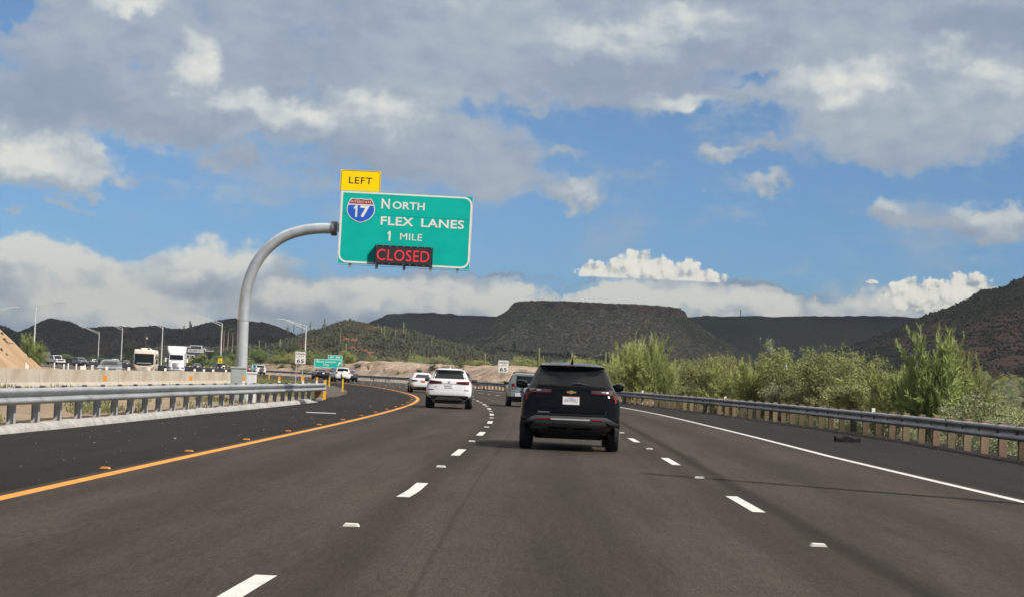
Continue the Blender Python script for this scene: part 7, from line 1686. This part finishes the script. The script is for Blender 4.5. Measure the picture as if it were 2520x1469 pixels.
# palms by the roadside building
PALML = leafmat('palm_fronds', (0.12, 0.15, 0.065), (0.08, 0.11, 0.04), (0.18, 0.14, 0.08)); PALMT = M('palm_trunk', (.16, .11, .08), .95, 0, .2, 2)
def palm(u, v0, v1, Y, label):
    a, c = at(u, v0, Y), at(u, v1, Y); h = a[2] - c[2]; r = empty('palm_tree', (c[0], Y, c[2])); tag(r, label, 'palm', 'palms by the roadside building'); rng = np.random.default_rng(int(u))
    b = MB(); b.tube([(0, 0, 0), (.1, 0, h * .4), (.05, 0, h * .93)], [.26, .20, .19], 9); b.build('trunk', PALMT, r, True)
    b = MB()
    for k in range(46):
        az_ = rng.uniform(0, 6.283); e = rng.uniform(-.9, 1.2); L = rng.uniform(.9, 1.3) * h * .13; d = np.array([math.cos(az_) * math.cos(e), math.sin(az_) * math.cos(e), math.sin(e)]); o = np.array([.05, 0, h * .93]); sx = np.cross(d, [0, 0, 1.0]); sx /= np.linalg.norm(sx)
        for q in np.linspace(-1, 1, 5): t_ = o + d * L + sx * q * L * .5 - np.array([0, 0, L * .15 * abs(q)]); m_ = o + d * L * .5 + sx * q * L * .12; b.add([o, m_ + sx * .05, t_, m_ - sx * .05], [(0, 1, 2, 3)])
    b.build('crown', PALML, r)
palm(541, 801, 864, 565, 'leftmost slim palm, just left of the lamp pole by the dark building')
palm(548.5, 806, 864, 580, 'palm directly behind the lamp pole by the dark building')
palm(559, 802.5, 862, 560, 'slim palm right of the lamp pole with its crown against the hill')
palm(570, 811, 868, 540, 'shorter shaggy palm nearest to the sign pole')

# scrub that covers the hills
def scrub(name, fields, mat, label):
    rng = np.random.default_rng(9); V = []; F = []; n0 = 0
    base = np.array([[1, 0, .15], [-.5, .87, .1], [-.5, -.87, .2], [.3, .5, .9], [-.55, 0, .95], [.3, -.5, .85]]); tri = np.array([[0, 1, 3], [1, 4, 3], [1, 2, 4], [2, 5, 4], [2, 0, 5], [0, 3, 5], [3, 4, 5]])
    for P, n, s0, s1, ulo, uhi in fields:
        i = rng.integers(0, P.shape[0] - 1, n); j = rng.integers(0, P.shape[1] - 1, n); a = rng.random((n, 1)); b = rng.random((n, 1))
        q = (P[i, j] * (1 - a) + P[i + 1, j] * a) * (1 - b) + (P[i, j + 1] * (1 - a) + P[i + 1, j + 1] * a) * b
        d = q - CAM; uu = CX + (d @ _R) / (d @ _f) * FPX; keep = (uu > ulo) & (uu < uhi) & (vnoise(q[:, 0] / (s1 * 5), q[:, 1] / (s1 * 9), 5) > .28); q = q[keep]; n = len(q)
        s = rng.uniform(s0, s1, n) * rng.uniform(.6, 1.2, n); th = rng.uniform(0, 6.283, n); c, sn = np.cos(th), np.sin(th)
        B = base[None] * rng.uniform(.65, 1.3, (n, 6, 1)); x = B[..., 0] * c[:, None] - B[..., 1] * sn[:, None]; y = B[..., 0] * sn[:, None] + B[..., 1] * c[:, None]
        W = np.stack([x, y, B[..., 2] * rng.uniform(.8, 1.5, (n, 1)) - .1], -1) * s[:, None, None] * .62 + q[:, None]
        V.append(W.reshape(-1, 3)); F.append((np.arange(n)[:, None, None] * 6 + tri[None] + n0).reshape(-1, 3)); n0 += n * 6
    o = link_mesh(name, np_mesh(name, np.concatenate(V), np.concatenate(F)), mat); tag(o, label, 'scrub', kind='stuff')
SCR = leafmat('hill_scrub', (0.036, 0.041, 0.021), (0.024, 0.029, 0.015), (0.055, 0.052, 0.033), 0.05, 0.0, .02)
scrub('hillside_scrub', [(PM, 13000, .4, 1.15, 520, 1750), (PM2, 7000, .5, 1.3, 230, 860), (PR, 15000, .7, 1.8, 1880, 2600), (PL, 20000, .9, 1.8, -60, 900), (PT, 9000, 1.2, 2.6, 1000, 2000)], SCR, 'dark desert scrub covering the hillsides')
def valley_scrub():
    rng = np.random.default_rng(19); n = 40000; Y = 85 * (1500 / 85) ** rng.random(n); U = rng.uniform(1350, 2650, n); X = (U - CX) / FPX * Y; k = (lat(X, Y) - tR(Y)) > np.where(Y < 200, 15, 28); X, Y = X[k], Y[k]
    P = np.stack([X, Y, gz(X, Y)], -1); return np.stack([P, P + np.array([.5, .5, 0])], 0)
vs = valley_scrub(); scrub('valley_scrub', [(vs, 44000, .6, 2.0, 1300, 2700)], leafmat('valley_scrub', (0.070, 0.085, 0.034), (0.045, 0.056, 0.024), (0.10, 0.095, 0.05), 0.05, 0, .03), 'dark green scrub filling the valley floor behind the roadside bushes')
# grass and weeds of the median
def grass():
    rng = np.random.default_rng(3); P = []; D = []; L = []
    for (y0, y1, t0, t1, n, thr) in ((34, 78, -15, -5.4, 5200, .66), (93, 215, -12, -3.9, 9000, .45), (120, 250, -9, -3.6, 4000, .45)):
        y = rng.uniform(y0, y1, n); t = rng.uniform(t0, t1, n); k = vnoise(y / 3.2, t / 1.6, 3) > thr; y, t = y[k], t[k]; q = rp(y, t); ok = (t < tL(y) - .7) & ~((y > 100) & (y < 172) & (t > np.interp(y, [101, 104, 110, 120, 131, 145, 160, 171], [-3.9, -4.6, -5.2, -6.2, -7.2, -6.4, -5.0, -3.9]) - .2)) & (t > tOR(y) + 2.8); q = q[ok]; q[:, 2] = gz(q[:, 0], q[:, 1]) - .01
        for _ in range(4): P.append(q + rng.normal(size=q.shape) * np.array([.12, .12, 0])); d = rng.normal(size=q.shape) * .4; d[:, 2] = 1; D.append(d); L.append(rng.uniform(.08, .26, len(q)))
    P = np.concatenate(P); V, F = ribbons(P, np.concatenate(D), np.concatenate(L), np.full(len(P), .022), rng)
    o = link_mesh('grass', np_mesh('grass', V, F), leafmat('dry_grass', (0.20, 0.19, 0.07), (0.13, 0.15, 0.05), (0.26, 0.21, 0.11), .2, 0, .6)); tag(o, 'thin green and straw coloured grass on the median gravel', 'grass', kind='stuff')
grass()

for k in range(22):
    Y = prng.uniform(128, 176); x = float(np.interp(Y, [130, 150, 165, 176], [-36.8, -38.2, -39.6, -41.6])) - prng.uniform(.3, 6)
    e = float(1 - sst(Y, 163, 186)); q = (float(np.interp(Y, [60, 100, 130, 150, 165, 176, 190], [-35.0, -35.2, -36.4, -37.6, -38.8, -40.6, -44])) - x) / (2 + 20 * e)
    if 0 < q < .7: put_plant('db', x, Y, prng.uniform(.25, .5), 'tiny dark weed growing on the tan embankment', 'weeds on the embankment', 1.3, 'weed', z=-.25 + 14.2 * e * q / .72)
